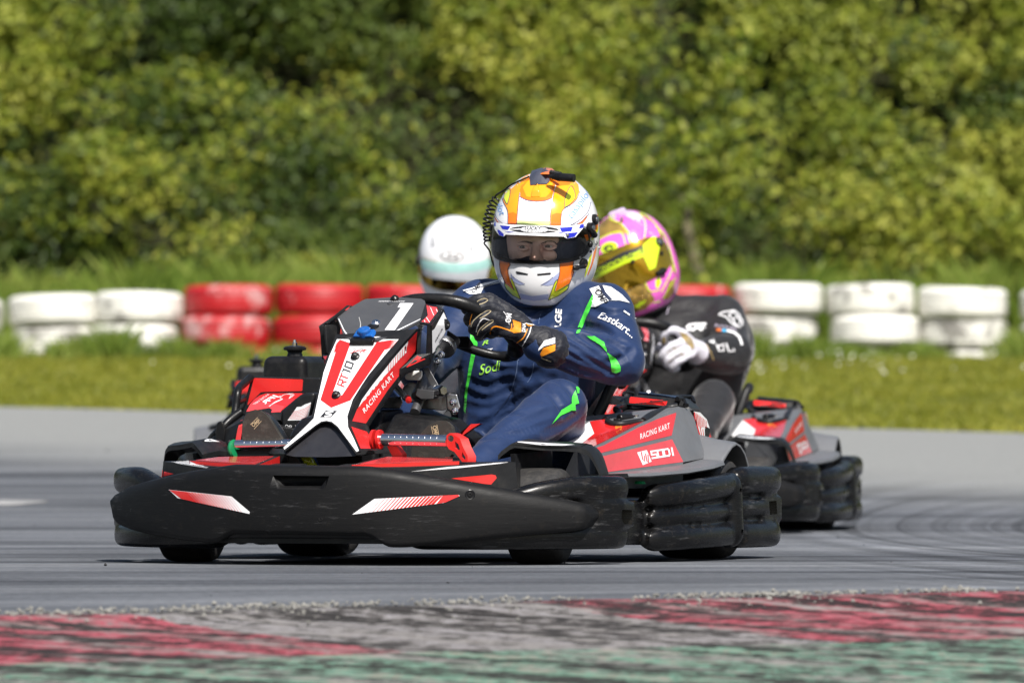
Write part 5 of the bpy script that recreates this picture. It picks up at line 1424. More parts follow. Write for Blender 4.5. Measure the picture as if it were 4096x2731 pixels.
for pts in ([(268, 1020), (258, 1090), (275, 1180), (320, 1290)], [(362, 1055), (368, 1100), (350, 1130), (350, 1180), (375, 1270), (412, 1362)], [(883, 1078), (885, 1170), (870, 1240), (836, 1374), (985, 1294)], [(1030, 1035), (1022, 1130), (1030, 1180), (985, 1292)], [(765, 1462), (830, 1285), (864, 1248)], [(372, 1238), (394, 1252), (480, 1456)], [(765, 1464), (860, 1422), (962, 1352), (982, 1296)], [(308, 1283), (330, 1347), (400, 1414), (478, 1454)]): SL(pts, 6, 9)
D([(1145, 1235), (1150, 1170), (1200, 1000), (1225, 975), (1205, 1080), (1170, 1180)], 4); D([(1172, 1200), (1215, 1080), (1240, 960), (1276, 895), (1258, 1000), (1220, 1120), (1180, 1205)], 2)
D([(374, 1185), (400, 1225), (520, 1300), (470, 1305), (405, 1268), (378, 1232)], 7); D([(690, 1305), (800, 1240), (880, 1172), (870, 1240), (820, 1300), (760, 1315)], 7)
D([(470, 1395), (600, 1422), (770, 1400), (758, 1455), (620, 1472), (482, 1448)], 7); D([(1010, 1230), (1030, 1185), (1062, 1150), (1035, 1220)], 7)
SL([(378, 1205), (440, 1250), (525, 1297)], 4); SL([(812, 1222), (760, 1270), (688, 1307)], 4); SL([(372, 1180), (420, 1235)], 3)
D([(425, 1166), (440, 1162), (555, 1188), (552, 1203), (440, 1191)], 9, .002); D([(650, 1190), (785, 1176), (795, 1185), (785, 1197), (655, 1207)], 9, .002)
# sun strip on the visor
dv = lambda pts, mi, off=.0012: dec(H.vb, H.vv, K1, [c6(*p) for p in pts], mi, off, 14)
dv([(198, 648), (340, 674), (560, 684), (800, 690), (1000, 686), (1138, 664), (1136, 705), (1050, 805), (962, 822), (925, 800), (700, 795), (480, 785), (322, 780), (300, 802), (252, 788), (208, 725)], 1)
for pts in ([(262, 684), (372, 693), (345, 732), (290, 726)], [(202, 652), (218, 656), (220, 692), (206, 690)], [(232, 732), (252, 728), (302, 772), (301, 800), (254, 785)], [(885, 708), (1022, 699), (1005, 747), (905, 752)], [(1098, 678), (1136, 668), (1134, 708), (1084, 720)], [(940, 767), (1075, 755), (1040, 803), (963, 820)]): dv(pts, 2, .0018)
dv(ell(c6(622, 728), 252/2.6133, 38/2.6133) and [((x-c6(0, 0)[0])*2.6133, (y-c6(0, 0)[1])*2.6133) for x, y in ell(c6(622, 728), 252/2.6133, 38/2.6133, 1, 40)], 3, .0018)
dv([((x-1900)*2.6133, (y-640)*2.6133) for x, y in ell(c6(620, 728), 142/2.6133, 34/2.6133, 1, 36)], 1, .0024)
dv([(375, 722), (480, 716), (480, 728), (378, 730)], 1, .0026); dv([(765, 728), (868, 738), (865, 744), (765, 738)], 1, .0026)
dtext(H.vb, H.vv, K1, 'LUCKY', c6(518, 727), c6(692, 733), c6(524, 694), 3, bold=.03, shear=.1, off=.003)
dtext(H.vb, H.vv, K1, 'DESIGN', c6(496, 752), c6(720, 758), c6(500, 735), 3, off=.003)
dv([(830, 772), (905, 755), (960, 752), (880, 768)], 2, .002); dv([(350, 760), (420, 752), (330, 748), (290, 735)], 2, .002)
dv(ell((957, 783), 11, 11), 4, .002)
hel, vis = H.finish(person, [M[k] for k in ('hwhite', 'liner', 'horange', 'horange2', 'hyellow', 'hnavy', 'hsky', 'hshade', 'hgreen', 'ink', 'hblue')], [M['visor'], M['hwhite'], M['hblue'], M['ink'], M['alu']])
# fittings
for p, r, h_ in (((1192, 712), .0165, .012), ((1242, 626), .0165, .008)):
    q, n = on_helmet(H, c6(*p)); bm = bmesh.new(); lathe(bm, [(.0001, 0), (r, 0), (r*.95, h_), (r*.75, h_+.002), (.0001, h_+.002)], q, n, 20); pv = fin('visor_pivot', bm, M['black'], hel)
    bm = bmesh.new(); lathe(bm, [(.0001, h_), (r*.5, h_), (r*.45, h_+.005), (.0001, h_+.006)], q, n, 14); fin('pivot_screw', bm, M['alu'], pv)
bm = bmesh.new(); tube(bm, [on_helmet(H, c6(1195, 740), .008)[0], on_helmet(H, c6(1230, 790), .007)[0]], .009); fin('visor_arm', bm, M['black'], hel)
bm = bmesh.new(); q, n = on_helmet(H, c6(1125, 1080)); lathe(bm, [(.0001, 0), (.0155, 0), (.014, .009), (.0001, .011)], q, n, 18)
tube(bm, [on_helmet(H, c6(1110, 1105), .008)[0], on_helmet(H, c6(1040, 1120), .010)[0], on_helmet(H, c6(1022, 1112), .010)[0]], .006); capsule(bm, on_helmet(H, c6(1045, 1118), .01)[0], .008, on_helmet(H, c6(1020, 1120), .01)[0], .007)
lev = fin('visor_lever', bm, M['black'], hel)
for p, m_ in (((1128, 1095), 'brow'), ((1092, 1020), 'alu'), ((1205, 955), 'black'), ((1295, 915), 'alu'), ((955, 783), 'alu')):
    q, n = on_helmet(H, c6(*p), .009 if p[1] == 1095 else (.0075 if p[0] == 955 else 0)); bm = bmesh.new(); lathe(bm, [(.0001, 0), (.0045, 0), (.004, .004), (.0001, .005)], q, n, 10); fin('rivet', bm, M[m_], hel)
q, n = on_helmet(H, c6(1188, 880)); bm = bmesh.new(); ellipsoid(bm, q+n*.006, (.0075, .0075, .010)); fin('visor_tab', bm, M['black'], hel)
bm = bmesh.new()   # front vent and top scoop
hull(bm, [on_helmet(H, c6(*p), o_)[0] for p, o_ in (((630, 245), .002), ((660, 245), .002), ((578, 385), .001), ((592, 395), .001), ((670, 395), .001), ((690, 385), .001), ((620, 300), .010), ((668, 300), .010), ((600, 350), .010), ((676, 350), .010), ((640, 335), .012))])
fin('vent', bm, M['horange2'], hel, bevel=.003)
bm = bmesh.new(); q, n = on_helmet(H, c6(640, 372), .004); q, n = on_helmet(H, c6(640, 275), .006); ellipsoid(bm, q, (.003, .005, .006)); fin('vent_hole', bm, M['ink'], hel)
bm = bmesh.new(); hull(bm, [T(c6(a, b), y=y) for a, b, y in [(655, 115, .26), (690, 88, .28), (740, 80, .30), (800, 88, .30), (845, 118, .30), (850, 150, .26), (660, 150, .24), (700, 100, .38), (820, 105, .38), (750, 150, .22)]]); fin('top_scoop', bm, M['horange'], hel, bevel=.008, seg=3)
# intercom lead taped to the helmet
bm = bmesh.new()
hull(bm, [on_helmet(H, c6(*p), o_)[0] for p, o_ in (((538, 158), .003), ((575, 190), .006), ((612, 215), .003), ((640, 242), .003), ((690, 262), .004), ((750, 262), .004), ((780, 238), .006), ((772, 168), .016), ((700, 130), .014), ((600, 140), .008), ((700, 180), .02), ((650, 175), .018))])
tape_ = fin('tape', bm, M['tape'], hel, bevel=.002)
hull_pts = [c6(690, 110), c6(735, 78)]
bm = bmesh.new(); hull(bm, [T(c6(a, b), y=y) for a, b, y in [(685, 118, .245), (720, 92, .255), (745, 75, .262), (748, 85, .255), (728, 128, .24), (700, 132, .238)]]); fin('tape', bm, M['tape'], hel, bevel=.001)
A_, B_ = T(c6(775, 172), y=.205), T(c6(1038, 192), y=.205); d_ = B_-A_
bm = bmesh.new(); pts, rr = [], []
for i in range(60):
    t = i/59; pts.append(A_+d_*t); base = .0055+.0065*min(1, t/.38); rr.append(base*(1 if t > .45 else (1.08 if i % 4 < 2 else .86)) if t > .04 else .005)
tube(bm, pts, rr, 16); q = T(c6(800, 130), y=.225)
A2_, B2_ = T(c6(790, 128), y=.235), T(c6(900, 150), y=.225)
tube(bm, [A2_+(B2_-A2_)*i/23 for i in range(24)], [.007 if i % 4 < 2 else .0055 for i in range(24)], 12)
fin('plug', bm, M['black'], hel, angle=20)
bm = bmesh.new()
tube(bm, catmull([on_helmet(H, c6(575, 200), .008)[0], on_helmet(H, c6(460, 240), .005)[0], on_helmet(H, c6(370, 285), .005)[0], T(c6(290, 325), y=.27), T(c6(225, 365), y=.27), T(c6(208, 400), y=.28)], 5), .0026, 8)
ax_ = catmull([T(c6(225, 410), y=.28), T(c6(180, 465), y=.28), T(c6(158, 540), y=.28), T(c6(132, 620), y=.28), T(c6(124, 700), y=.28), T(c6(128, 770), y=.285), T(c6(135, 835), y=.29)], 40)
hx = []; turns = 11.0
for i, p in enumerate(ax_):
    t = i/(len(ax_)-1); a = -2*math.pi*turns*t; tg = (ax_[min(i+1, len(ax_)-1)]-ax_[max(i-1, 0)]).normalized(); u = V((1, 0, 0)); u = (u-tg*u.dot(tg)).normalized(); w_ = tg.cross(u)
    hx.append(p+(u*math.cos(a)+w_*math.sin(a))*.0115)
tube(bm, hx, .0026, 8)
tube(bm, catmull([T(c6(170, 845), y=.29), T(c6(120, 845), y=.28), T(c6(95, 870), y=.28), T(c6(120, 905), y=.28), T(c6(152, 950), y=.28), T(c6(172, 1030), y=.27), T(c6(195, 1100), y=.26), T(c6(222, 1135), y=.25)], 5), .0026, 8)
capsule(bm, T(c6(165, 825), y=.29), .006, T(c6(178, 850), y=.29), .006)
fin('intercom_lead', bm, M['black'], hel)
q, n = on_helmet(H, c6(185, 690)); bm = bmesh.new(); lathe(bm, [(.0001, -.004), (.017, -.004), (.016, .007), (.0001, .008)], q, n, 18); fin('visor_pivot', bm, M['black'], hel)
# ------------------------------------------------------------------ the two karts and drivers behind
K2 = Frame(0.39, 31.2, -9.0, .0); K3 = Frame(-0.546, 35.0, 3.0, .025)
tag(kart, 'leading red and black kart with a white 1 on its number plate', 'kart', 'race karts')
kart2 = copy_tree(kart); kart2.matrix_world = K2.M; kart2['label'] = 'red and black kart carrying the black-suited driver with the pink and gold helmet'
kart3 = copy_tree(kart); kart3.matrix_world = K3.M; kart3['label'] = 'kart farthest back, mostly hidden, carrying the white-helmeted driver'
T2 = K2.T
e8 = lambda a, b, y: T2(c8(a, b), y=y)
h2 = e8(415, 405, .28)
shL = e8(1035, 815, .33); elL = e8(1095, 1075, .13); wrL = e8(860, 1075, -.04); haL = e8(735, 1020, -.12)
shR = e8(560, 860, .36)
nk = e8(640, 790, .34)
J2 = dict(pelvis=V((.14, .36, .22)), waist=V((.14, .33, .38)), chest=e8(830, 1010, .30), neck=nk, head=h2+V((0, .02, -.02)), shL=shL, shR=shR, elL=elL, wrL=wrL, haL=haL,
          elR=e8(420, 1080, .12), wrR=e8(390, 1000, -.10), haR=V((-.05, -.19, .68)), tw=.085,
          hipL=V((.22, .28, .22)), knL=e8(965, 1400, -.10), anL=V((.30, -.61, .22)), hipR=V((.05, .28, .22)), knR=V((-.13, -.12, .42)), anR=V((-.2, -.6, .2)))
sk = skin_mesh(J2); p2 = fin('person', sk, [M['skin']], None, recalc=False, angle=180); p2.matrix_world = K2.M
tag(p2, 'driver in black suit with white gloves and tilted pink and gold helmet', 'person')
sb = body_mesh(J2, .011); wrinkle(sb, .004, (7, 7, 12), 9.0, .001); bv = bvh_of(sb)
s8 = lambda pts, mi, off=.006: dec(sb, bv, K2, [c8(*p) for p in pts], mi, off, 14)
k8 = lambda pts, w, mi, off=.006: dstroke(sb, bv, K2, [c8(*p) for p in pts], w, mi, off, 14)
for st in ([(1003, 800), (1030, 785), (1110, 772), (1140, 800), (1165, 850), (1160, 880)], [(1003, 800), (1050, 815), (1100, 870), (1150, 890)], [(1070, 805), (1100, 780), (1130, 815), (1100, 835), (1070, 805)], [(1100, 835), (1125, 885), (1150, 850), (1130, 815)]): k8(st, 4.5, 1)
dtext(sb, bv, K2, 'ROYAL', c8(978, 885), c8(1130, 915), c8(982, 865), 2, bold=.01, off=.0075)
k8([(988, 903), (1022, 908)], 11, 3, .004); k8([(1024, 908), (1055, 912)], 11, 4, .004)
k8([(1058, 910), (1110, 925), (1145, 955), (1162, 1010)], 9, 1, .004)
dtext(sb, bv, K2, 'SR', c8(735, 920), c8(905, 905), c8(755, 870), 1, bold=.03, shear=.4, off=.0075); k8([(790, 872), (860, 862)], 5, 1); k8([(840, 898), (912, 890)], 4, 1)
k8([(935, 985), (975, 1000), (960, 975)], 7, 1); k8([(985, 1010), (1000, 1050), (1035, 1050), (1030, 1005), (990, 1025)], 6, 1); k8([(1050, 1000), (1070, 1055), (1110, 1050), (1100, 1035)], 6, 1)
k8([(858, 1030), (880, 1012), (915, 1010), (945, 1060), (965, 1115)], 4, 5, .004)
k8([(660, 720), (640, 800)], 3, 2)
fin('racing_suit', sb, [M['suit2'], M['swht_ink'], mat('dim_print', (.4, .36, .45), .6), mat('orange_print', (.6, .15, .03), .5), mat('cyan_print', (.06, .35, .6), .5), M['gtan']], p2, recalc=False, angle=70)
# white glove closed round the wheel
hb = bmesh.new()
fs = [([(745, 930, -.13), (690, 905, -.15), (630, 920, -.155), (615, 975, -.14), (635, 1010, -.11)], .016, .0135), ([(765, 990, -.13), (690, 1010, -.155), (625, 1060, -.16), (605, 1100, -.145), (650, 1085, -.12)], .0165, .0135),
      ([(785, 1035, -.125), (715, 1065, -.15), (655, 1105, -.155), (640, 1150, -.14), (680, 1140, -.115)], .0165, .0135), ([(800, 1075, -.12), (750, 1105, -.14), (700, 1140, -.145), (675, 1178, -.13), (710, 1170, -.11)], .0155, .013)]
fs = [([(a, b, y-.055) for a, b, y in pts], r0, r1) for pts, r0, r1 in fs]
for pts, r0, r1 in fs: finger(hb, [e8(*p) for p in pts], r0, r1); capsule(hb, e8(*pts[0]), r0+.003, e8(820, 1030, -.09), .03)
finger(hb, [e8(680, 1020, -.115), e8(620, 1035, -.13), e8(570, 1025, -.125), e8(555, 1035, -.12)], .019, .016)
capsule(hb, e8(810, 1030, -.10), .036, e8(850, 1065, -.055), .046)
hb = remesh(hb, .0048, 2); bv = bvh_of(hb)
dec(hb, bv, K2, [c8(*p) for p in [(728, 915), (770, 930), (815, 970), (832, 1020), (820, 1045), (790, 1010), (750, 965)]], 1, .002, 10)
dec(hb, bv, K2, ell(c8(620, 980), 8, 17), 1, .002, 10)
for st in ([(640, 1070), (690, 1025), (740, 1030)], [(680, 1030), (735, 1065), (790, 1100)], [(650, 1130), (700, 1090), (745, 1075)]): dstroke(hb, bv, K2, [c8(*p) for p in st], 2.5, 1, .002)
fin('glove', hb, [M['glovew'], M['gtan']], p2, recalc=False, angle=60)
hb = bmesh.new()
for k in range(4): finger(hb, [W2(-.165, .075-.027*k)+V(q) for q in ((-.03, .03, .012), (-.028, -.012, .026), (.008, -.03, .01), (.02, -.008, -.018))], .0145, .012)
capsule(hb, W2(-.165, .03)+V((-.03, .03, .01)), .03, J2['wrR'], .034)
fin('glove', remesh(hb, .006, 2), M['glovew'], p2)
for an in ('anL', 'anR'):
    bm = bmesh.new(); a = J2[an]; hull(bm, [a+V((x, y, z)) for x in (-.045, .045) for y, z in ((.05, -.13), (-.10, .12), (-.13, .10), (-.06, -.14), (.02, .02))]); fin('shoe', bm, M['black'], p2, bevel=.015)

# tilted pink and gold helmet
Hm = Helmet(K2, place(h2+V((-.012, 0, 0)), -8, 9, -20, 1.0), 1.45, 1.45)
D = lambda pts, mi, off=.0014: Hm.d(pts, mi, off, c8)
SL = lambda pts, w, mi, off=.003: Hm.st(smooth2d([c8(*p) for p in pts], 4), w, mi, off)
# 0 gold 1 lining 2 pink 3 lilac 4 lime 5 ink 6 white
D([(172, 70), (240, 62), (262, 100), (262, 135), (322, 165), (385, 240), (330, 235), (240, 240), (165, 275), (120, 240), (130, 130)], 7, .001)
D([(410, 345), (372, 242), (452, 200), (490, 240), (472, 335)], 7, .001); D([(230, 590), (480, 545), (522, 632), (556, 690), (540, 712), (490, 760), (400, 790), (300, 740)], 7, .001)
D([(240, 90), (330, 60), (430, 75), (500, 150), (560, 240), (520, 230), (450, 160), (350, 110), (250, 130)], 3)
D([(260, 100), (380, 95), (450, 150), (490, 240), (470, 330), (420, 335), (370, 240), (420, 210), (380, 150), (290, 140)], 2)
D([(165, 280), (230, 250), (320, 230), (355, 335), (260, 350), (170, 400), (150, 430)], 2)
D([(500, 150), (560, 190), (610, 250), (655, 340), (668, 430), (640, 480), (600, 470), (592, 320), (556, 240), (520, 235)], 3); D([(470, 110), (540, 160), (580, 215), (600, 290), (556, 240), (500, 215), (450, 150)], 2, .002); D([(560, 185), (612, 245), (630, 330), (602, 300), (575, 230)], 7, .002); D([(640, 350), (688, 450), (700, 530), (668, 470), (632, 400)], 7, .002); D([(655, 560), (695, 560), (690, 640), (650, 690), (620, 690)], 7, .002); D([(400, 62), (470, 80), (545, 150), (500, 140), (440, 95)], 7, .002)
for st in ([(560, 180), (625, 250), (660, 350), (700, 500)], [(610, 690), (660, 600), (700, 540)], [(350, 60), (450, 80), (550, 160), (600, 240)]): SL(st, 4, 4)
D([(600, 400), (650, 380), (655, 440), (610, 470)], 4, .002); D([(300, 85), (400, 90), (450, 120), (380, 115)], 3, .002)
D([(250, 90), (275, 92), (280, 118), (252, 120)], 4, .002)
for st in ([(165, 275), (240, 240), (322, 228), (358, 330)], [(235, 95), (250, 135), (320, 165), (380, 235)], [(450, 90), (490, 170), (480, 280), (470, 340)], [(370, 240), (395, 330)]): SL(st, 4, 4)
D([((x-2300)*1.7423, (y-800)*1.7423) for x, y in ell(c8(238, 333), 35, 23, -15, 28)], 4, .0022); D([((x-2300)*1.7423, (y-800)*1.7423) for x, y in ell(c8(235, 335), 20, 12, -15, 20)], 5, .003); D([((x-2300)*1.7423, (y-800)*1.7423) for x, y in ell(c8(240, 338), 10, 5, -15, 20)], 4, .0036)
D([(478, 545), (535, 510), (570, 540), (560, 620), (525, 628)], 2); D([(560, 560), (590, 530), (600, 575), (580, 615), (562, 610)], 4, .002)
D([(560, 690), (600, 640), (660, 540), (680, 545), (640, 640), (590, 700)], 2); D([(540, 712), (595, 700), (590, 712), (545, 718)], 4); D([(640, 470), (680, 440), (684, 520), (655, 545)], 2)
D([(410, 745), (440, 715), (495, 695), (490, 715), (440, 752)], 4)
for st in ([(480, 545), (520, 632), (590, 625)], [(600, 640), (660, 520), (680, 460)]): SL(st, 4, 4)
for k in range(46):
    a, b = random.uniform(280, 500), random.uniform(560, 770)
    if 0 < a-280 and b > 560+abs(a-400)*.2: D([(a, b), (a+random.uniform(8, 26), b-6), (a+random.uniform(6, 22), b+random.uniform(3, 8))], 5, .0018)
for k in range(30):
    a, b = random.uniform(330, 400), random.uniform(235, 330); D([(a, b), (a+6, b-2), (a+4, b+5)], 5, .0018)
dv = lambda pts, mi, off=.0014: dec(Hm.vb, Hm.vv, K2, [c8(*p) for p in pts], mi, off, 16)
dv([(128, 480), (200, 435), (330, 365), (470, 318), (480, 375), (340, 425), (210, 490), (125, 540)], 1)
dv([(120, 535), (210, 488), (340, 424), (480, 373), (480, 392), (345, 445), (215, 512), (110, 570)], 2, .0018)
dv([(472, 316), (540, 255), (556, 240), (590, 320), (560, 470), (520, 490), (480, 395)], 2, .0018)
dtext(Hm.vb, Hm.vv, K2, 'MONOCHROME', c8(128, 522), c8(472, 372), c8(120, 490), 2, bold=.02, off=.0026)
hm2, vm2 = Hm.finish(p2, [M[k] for k in ('hpink', 'liner', 'hpink', 'hlilac', 'hlime', 'ink', 'hwhite', 'hgold')], [M['visor_gold'], M['ink'], M['hlime']])
for p, r, m_ in (((578, 298), .018, 'black'), ((575, 298), .011, 'alu'), ((592, 375), .009, 'black'), ((600, 500), .016, 'black'), ((320, 75), .008, 'black'), ((330, 150), .008, 'alu'), ((180, 150), .011, 'black')):
    q, n = on_helmet(Hm, c8(*p), .006 if m_ == 'alu' else 0); bm = bmesh.new(); lathe(bm, [(.0001, 0), (r, 0), (r*.9, .010), (.0001, .011)], q, n, 18); fin('visor_pivot' if p[1] < 400 and p[0] > 500 else 'vent', bm, M[m_], hm2)
bm = bmesh.new(); tube(bm, [on_helmet(Hm, c8(560, 520), .008)[0], on_helmet(Hm, c8(620, 490), .008)[0]], .010); fin('visor_lever', bm, M['black'], hm2)
bm = bmesh.new(); q = Hm.Mx @ V((0, .02, .172)); hull(bm, [Hm.Mx @ V(c) for c in [(-.04, .03, .16), (.04, .03, .16), (-.03, .13, .14), (.03, .13, .14), (-.03, .05, .182), (.03, .05, .182), (0, .14, .155)]]); fin('top_scoop', bm, M['hlilac'], hm2, bevel=.006)

# ---- third driver: white helmet, grey suit, nearly hidden by the leader
cz = crop(1600, 650, 2.1382); T3 = K3.T
h3 = T3(cz(468, 815), y=.33)
J3 = dict(pelvis=V((.16, .36, .22)), waist=V((.18, .33, .38)), chest=V((.22, .305, .56)), neck=V((.25, .335, .73)), head=h3+V((0, .02, -.02)), shL=V((.43, .33, .69)), shR=V((.05, .34, .71)), elL=V((.5, .15, .55)), wrL=V((.34, -.05, .61)), haL=V((.25, -.15, .67)),
          elR=V((-.08, .12, .54)), wrR=V((-.08, -.1, .63)), haR=V((-.06, -.19, .68)), hipL=V((.22, .28, .22)), knL=V((.42, -.1, .43)), anL=V((.35, -.6, .23)), hipR=V((.05, .28, .22)), knR=V((-.13, -.12, .42)), anR=V((-.2, -.6, .2)))
p3 = fin('person', skin_mesh(J3), [M['skin']], None, recalc=False, angle=180); p3.matrix_world = K3.M
tag(p3, 'driver in plain white helmet with amber visor, half hidden behind the leader', 'person')
sb = body_mesh(J3, .014); fin('racing_suit', sb, M['suit3'], p3, recalc=False, angle=180)
for k in 'LR':
    hb = bmesh.new(); s_ = 1 if k == 'L' else -1
    for i in range(4): finger(hb, [W2(s_*.165, .07-.027*i)+V(q) for q in ((s_*.03, .03, .012), (s_*.028, -.012, .026), (-s_*.008, -.03, .01), (-s_*.02, -.008, -.018))], .0145, .012)
    capsule(hb, W2(s_*.165, .03)+V((s_*.03, .03, .01)), .03, J3['wr'+k], .036); fin('glove', remesh(hb, .007, 2), M['glove'], p3)
H3 = Helmet(K3, place(h3, 0, 25, 0, .965))
Dz = lambda pts, mi, off=.0014: H3.d(pts, mi, off, cz)
ez = lambda c, rx, ry: [((x-1600)*2.1382, (y-650)*2.1382) for x, y in ell(cz(*c), rx/2.1382, ry/2.1382, 3, 32)]
Dz(ez((447, 800), 105, 50), 2); Dz(ez((447, 800), 90, 37), 0, .002)
dtext(H3.bm, H3.bv, K3, 'Arai', cz(385, 825), cz(510, 825), cz(390, 770), 2, bold=.02, shear=.4, off=.0026)
for p in ((285, 680), (610, 720)): Dz([(p[0]-15, p[1]-45), (p[0]+12, p[1]-45), (p[0]+18, p[1]+45), (p[0]-20, p[1]+45)], 3, .002)
dz = lambda pts, mi, off=.0014: dec(H3.vb, H3.vv, K3, [cz(*p) for p in pts], mi, off, 12)
dz([(190, 905), (300, 925), (480, 935), (650, 925), (760, 895), (740, 1000), (640, 1020), (480, 1010), (280, 990), (200, 960)], 1)
dz([(168, 820), (300, 850), (480, 862), (650, 850), (790, 812), (768, 900), (640, 932), (480, 945), (300, 932), (190, 908)], 2, .0018)
hm3, vm3 = H3.finish(p3, [M['hwhite'], M['liner'], M['ink'], mat('grey_vent', (.35, .36, .38), .5)], [M['visor_amber'], M['silverv'], M['mint']])
for s_ in (1, -1):
    bm = bmesh.new(); lathe(bm, [(.0001, -.004), (.024, -.004), (.022, .010), (.0001, .012)], H3.Mx @ hpt(82*s_, .0), (H3.Mx.to_3x3() @ V((s_, -.1, 0))), 20); fin('visor_pivot', bm, M['black'], hm3)
# ------------------------------------------------------------------ ground
def gz(x, y):
    t = y-30.0
    if y < 22.5: return -.008-(22.5-y)*max(0.0, min(.03, .0195-.0075*(x+1.17)))
    if t <= 0: return -.008
    z = -.008+.0018*t*t if t < 8.9 else .1346+.0323*(t-8.9)
    if y > 61.2:
        s = y-61.2; z += .12*s*s if s < 2.5 else .75+.85*(s-2.5)
    return min(z, 9.0)
def kerb_far(x): return 20.0+.25*(max(-6, min(6, x))+1.17)+.015*math.sin(3.1*x)+.01*math.sin(9*x)
def edge_y(x): return 46.5-.77*x+.05*math.sin(x*1.7)+.14*noise.noise(V((x*1.9, 4, 1)))+.09*noise.noise(V((x*6.5, 9, 2)))
def sheet(name, xs, ys, zf, m, kind='structure'):
    bm = bmesh.new(); R = [[bm.verts.new((x, y, zf(x, y))) for x in xs] for y in ys]
    for A, B in zip(R, R[1:]):
        for k in range(len(xs)-1): bm.faces.new((A[k], A[k+1], B[k+1], B[k]))
    return tag(fin(name, bm, m, recalc=True), kind=kind)
def frange(a, b, n): return [a+(b-a)*i/(n-1) for i in range(n)]

# asphalt
m = bpy.data.materials.new('asphalt'); nt, b, out = nodes(m)
co = coords(nt); cs = coords2(nt, -.06, (.22, 1.6, 1)); c_f = coords2(nt, .04, (.35, 7, 1))
n1 = N(nt, 'ShaderNodeTexNoise', Scale=1.0, Detail=5.0, Roughness=.6, Distortion=.3); L(nt, cs, n1.inputs['Vector'])
n2 = N(nt, 'ShaderNodeTexNoise', Scale=1.6, Detail=4.0, Roughness=.7); L(nt, c_f, n2.inputs['Vector'])
n3 = N(nt, 'ShaderNodeTexVoronoi', Scale=130.0); L(nt, co, n3.inputs['Vector'])
n4 = N(nt, 'ShaderNodeTexNoise', Scale=45.0, Detail=6.0, Roughness=.75); L(nt, co, n4.inputs['Vector'])
r1 = ramp(nt, n1.outputs['Fac'], [(.34, (.062, .067, .078)), (.5, (.122, .13, .146)), (.68, (.186, .196, .212))])
r2 = ramp(nt, n2.outputs['Fac'], [(.36, (.55, .55, .56)), (.52, (1, 1, 1))])
r4 = ramp(nt, n4.outputs['Fac'], [(.3, (.5, .5, .5)), (.7, (1.45, 1.45, 1.45))])
mx = N(nt, 'ShaderNodeMixRGB', blend_type='MULTIPLY'); mx.inputs[0].default_value = .75; L(nt, r1.outputs[0], mx.inputs[1]); L(nt, r2.outputs[0], mx.inputs[2])
m2 = N(nt, 'ShaderNodeMixRGB', blend_type='MULTIPLY'); m2.inputs[0].default_value = .8; L(nt, mx.outputs[0], m2.inputs[1]); L(nt, r4.outputs[0], m2.inputs[2])
# the track grows paler towards its far side
sx_ = N(nt, 'ShaderNodeSeparateXYZ'); L(nt, co, sx_.inputs[0])
def mth(op, a, b_=None, c=None):
    n = nt.nodes.new('ShaderNodeMath'); n.operation = op
    for i, v in enumerate((a, b_, c)):
        if v is None: continue
        if isinstance(v, (int, float)): n.inputs[i].default_value = v
        else: L(nt, v, n.inputs[i])
    return n.outputs[0]
# tyre marks sweeping round the outside of the bend
rx_ = mth('SUBTRACT', sx_.outputs[0], 3.0); ry_ = mth('MULTIPLY', mth('SUBTRACT', sx_.outputs[1], 30.5), .22)
rr_ = mth('SQRT', mth('ADD', mth('MULTIPLY', rx_, rx_), mth('MULTIPLY', ry_, ry_)))
wn = N(nt, 'ShaderNodeTexNoise', Scale=7.0, Detail=5.0, Roughness=.7, noise_dimensions='1D'); L(nt, rr_, wn.inputs['W'])
rw = ramp(nt, wn.outputs['Fac'], [(.36, (.5, .5, .51)), (.5, (1, 1, 1)), (.64, (1.35, 1.35, 1.36))])
mk = N(nt, 'ShaderNodeMapRange', interpolation_type='SMOOTHSTEP'); L(nt, sx_.outputs[0], mk.inputs[0]); mk.inputs[1].default_value = .7; mk.inputs[2].default_value = 1.3; mk.inputs[4].default_value = .8
mw = N(nt, 'ShaderNodeMixRGB', blend_type='MULTIPLY'); L(nt, mk.outputs[0], mw.inputs[0]); L(nt, m2.outputs[0], mw.inputs[1]); L(nt, rw.outputs[0], mw.inputs[2]); m2 = mw
# broad rubbered patches
n6 = N(nt, 'ShaderNodeTexNoise', Scale=1.0, Detail=4.0, Roughness=.6); L(nt, coords2(nt, .05, (.35, .45, 1)), n6.inputs['Vector'])
r6 = ramp(nt, n6.outputs['Fac'], [(.35, (.55, .55, .56)), (.55, (1, 1, 1)), (.7, (1.2, 1.2, 1.2))])
mp_ = N(nt, 'ShaderNodeMixRGB', blend_type='MULTIPLY'); mp_.inputs[0].default_value = .8; L(nt, m2.outputs[0], mp_.inputs[1]); L(nt, r6.outputs[0], mp_.inputs[2]); m2 = mp_
mr = N(nt, 'ShaderNodeMapRange', interpolation_type='SMOOTHSTEP'); L(nt, mth('ADD', sx_.outputs[1], mth('ADD', mth('MULTIPLY', sx_.outputs[0], 1.1), mth('MULTIPLY', n6.outputs['Fac'], 3.0))), mr.inputs[0]); mr.inputs[1].default_value = 37.5; mr.inputs[2].default_value = 43.5
m3 = N(nt, 'ShaderNodeMixRGB'); L(nt, mr.outputs[0], m3.inputs[0]); L(nt, m2.outputs[0], m3.inputs[1])
r5 = ramp(nt, n4.outputs['Fac'], [(.3, (.185, .19, .187)), (.7, (.285, .29, .285))]); L(nt, r5.outputs[0], m3.inputs[2])
L(nt, m3.outputs[0], b.inputs['Base Color']); b.inputs['Roughness'].default_value = .8; b.inputs['Specular IOR Level'].default_value = .25
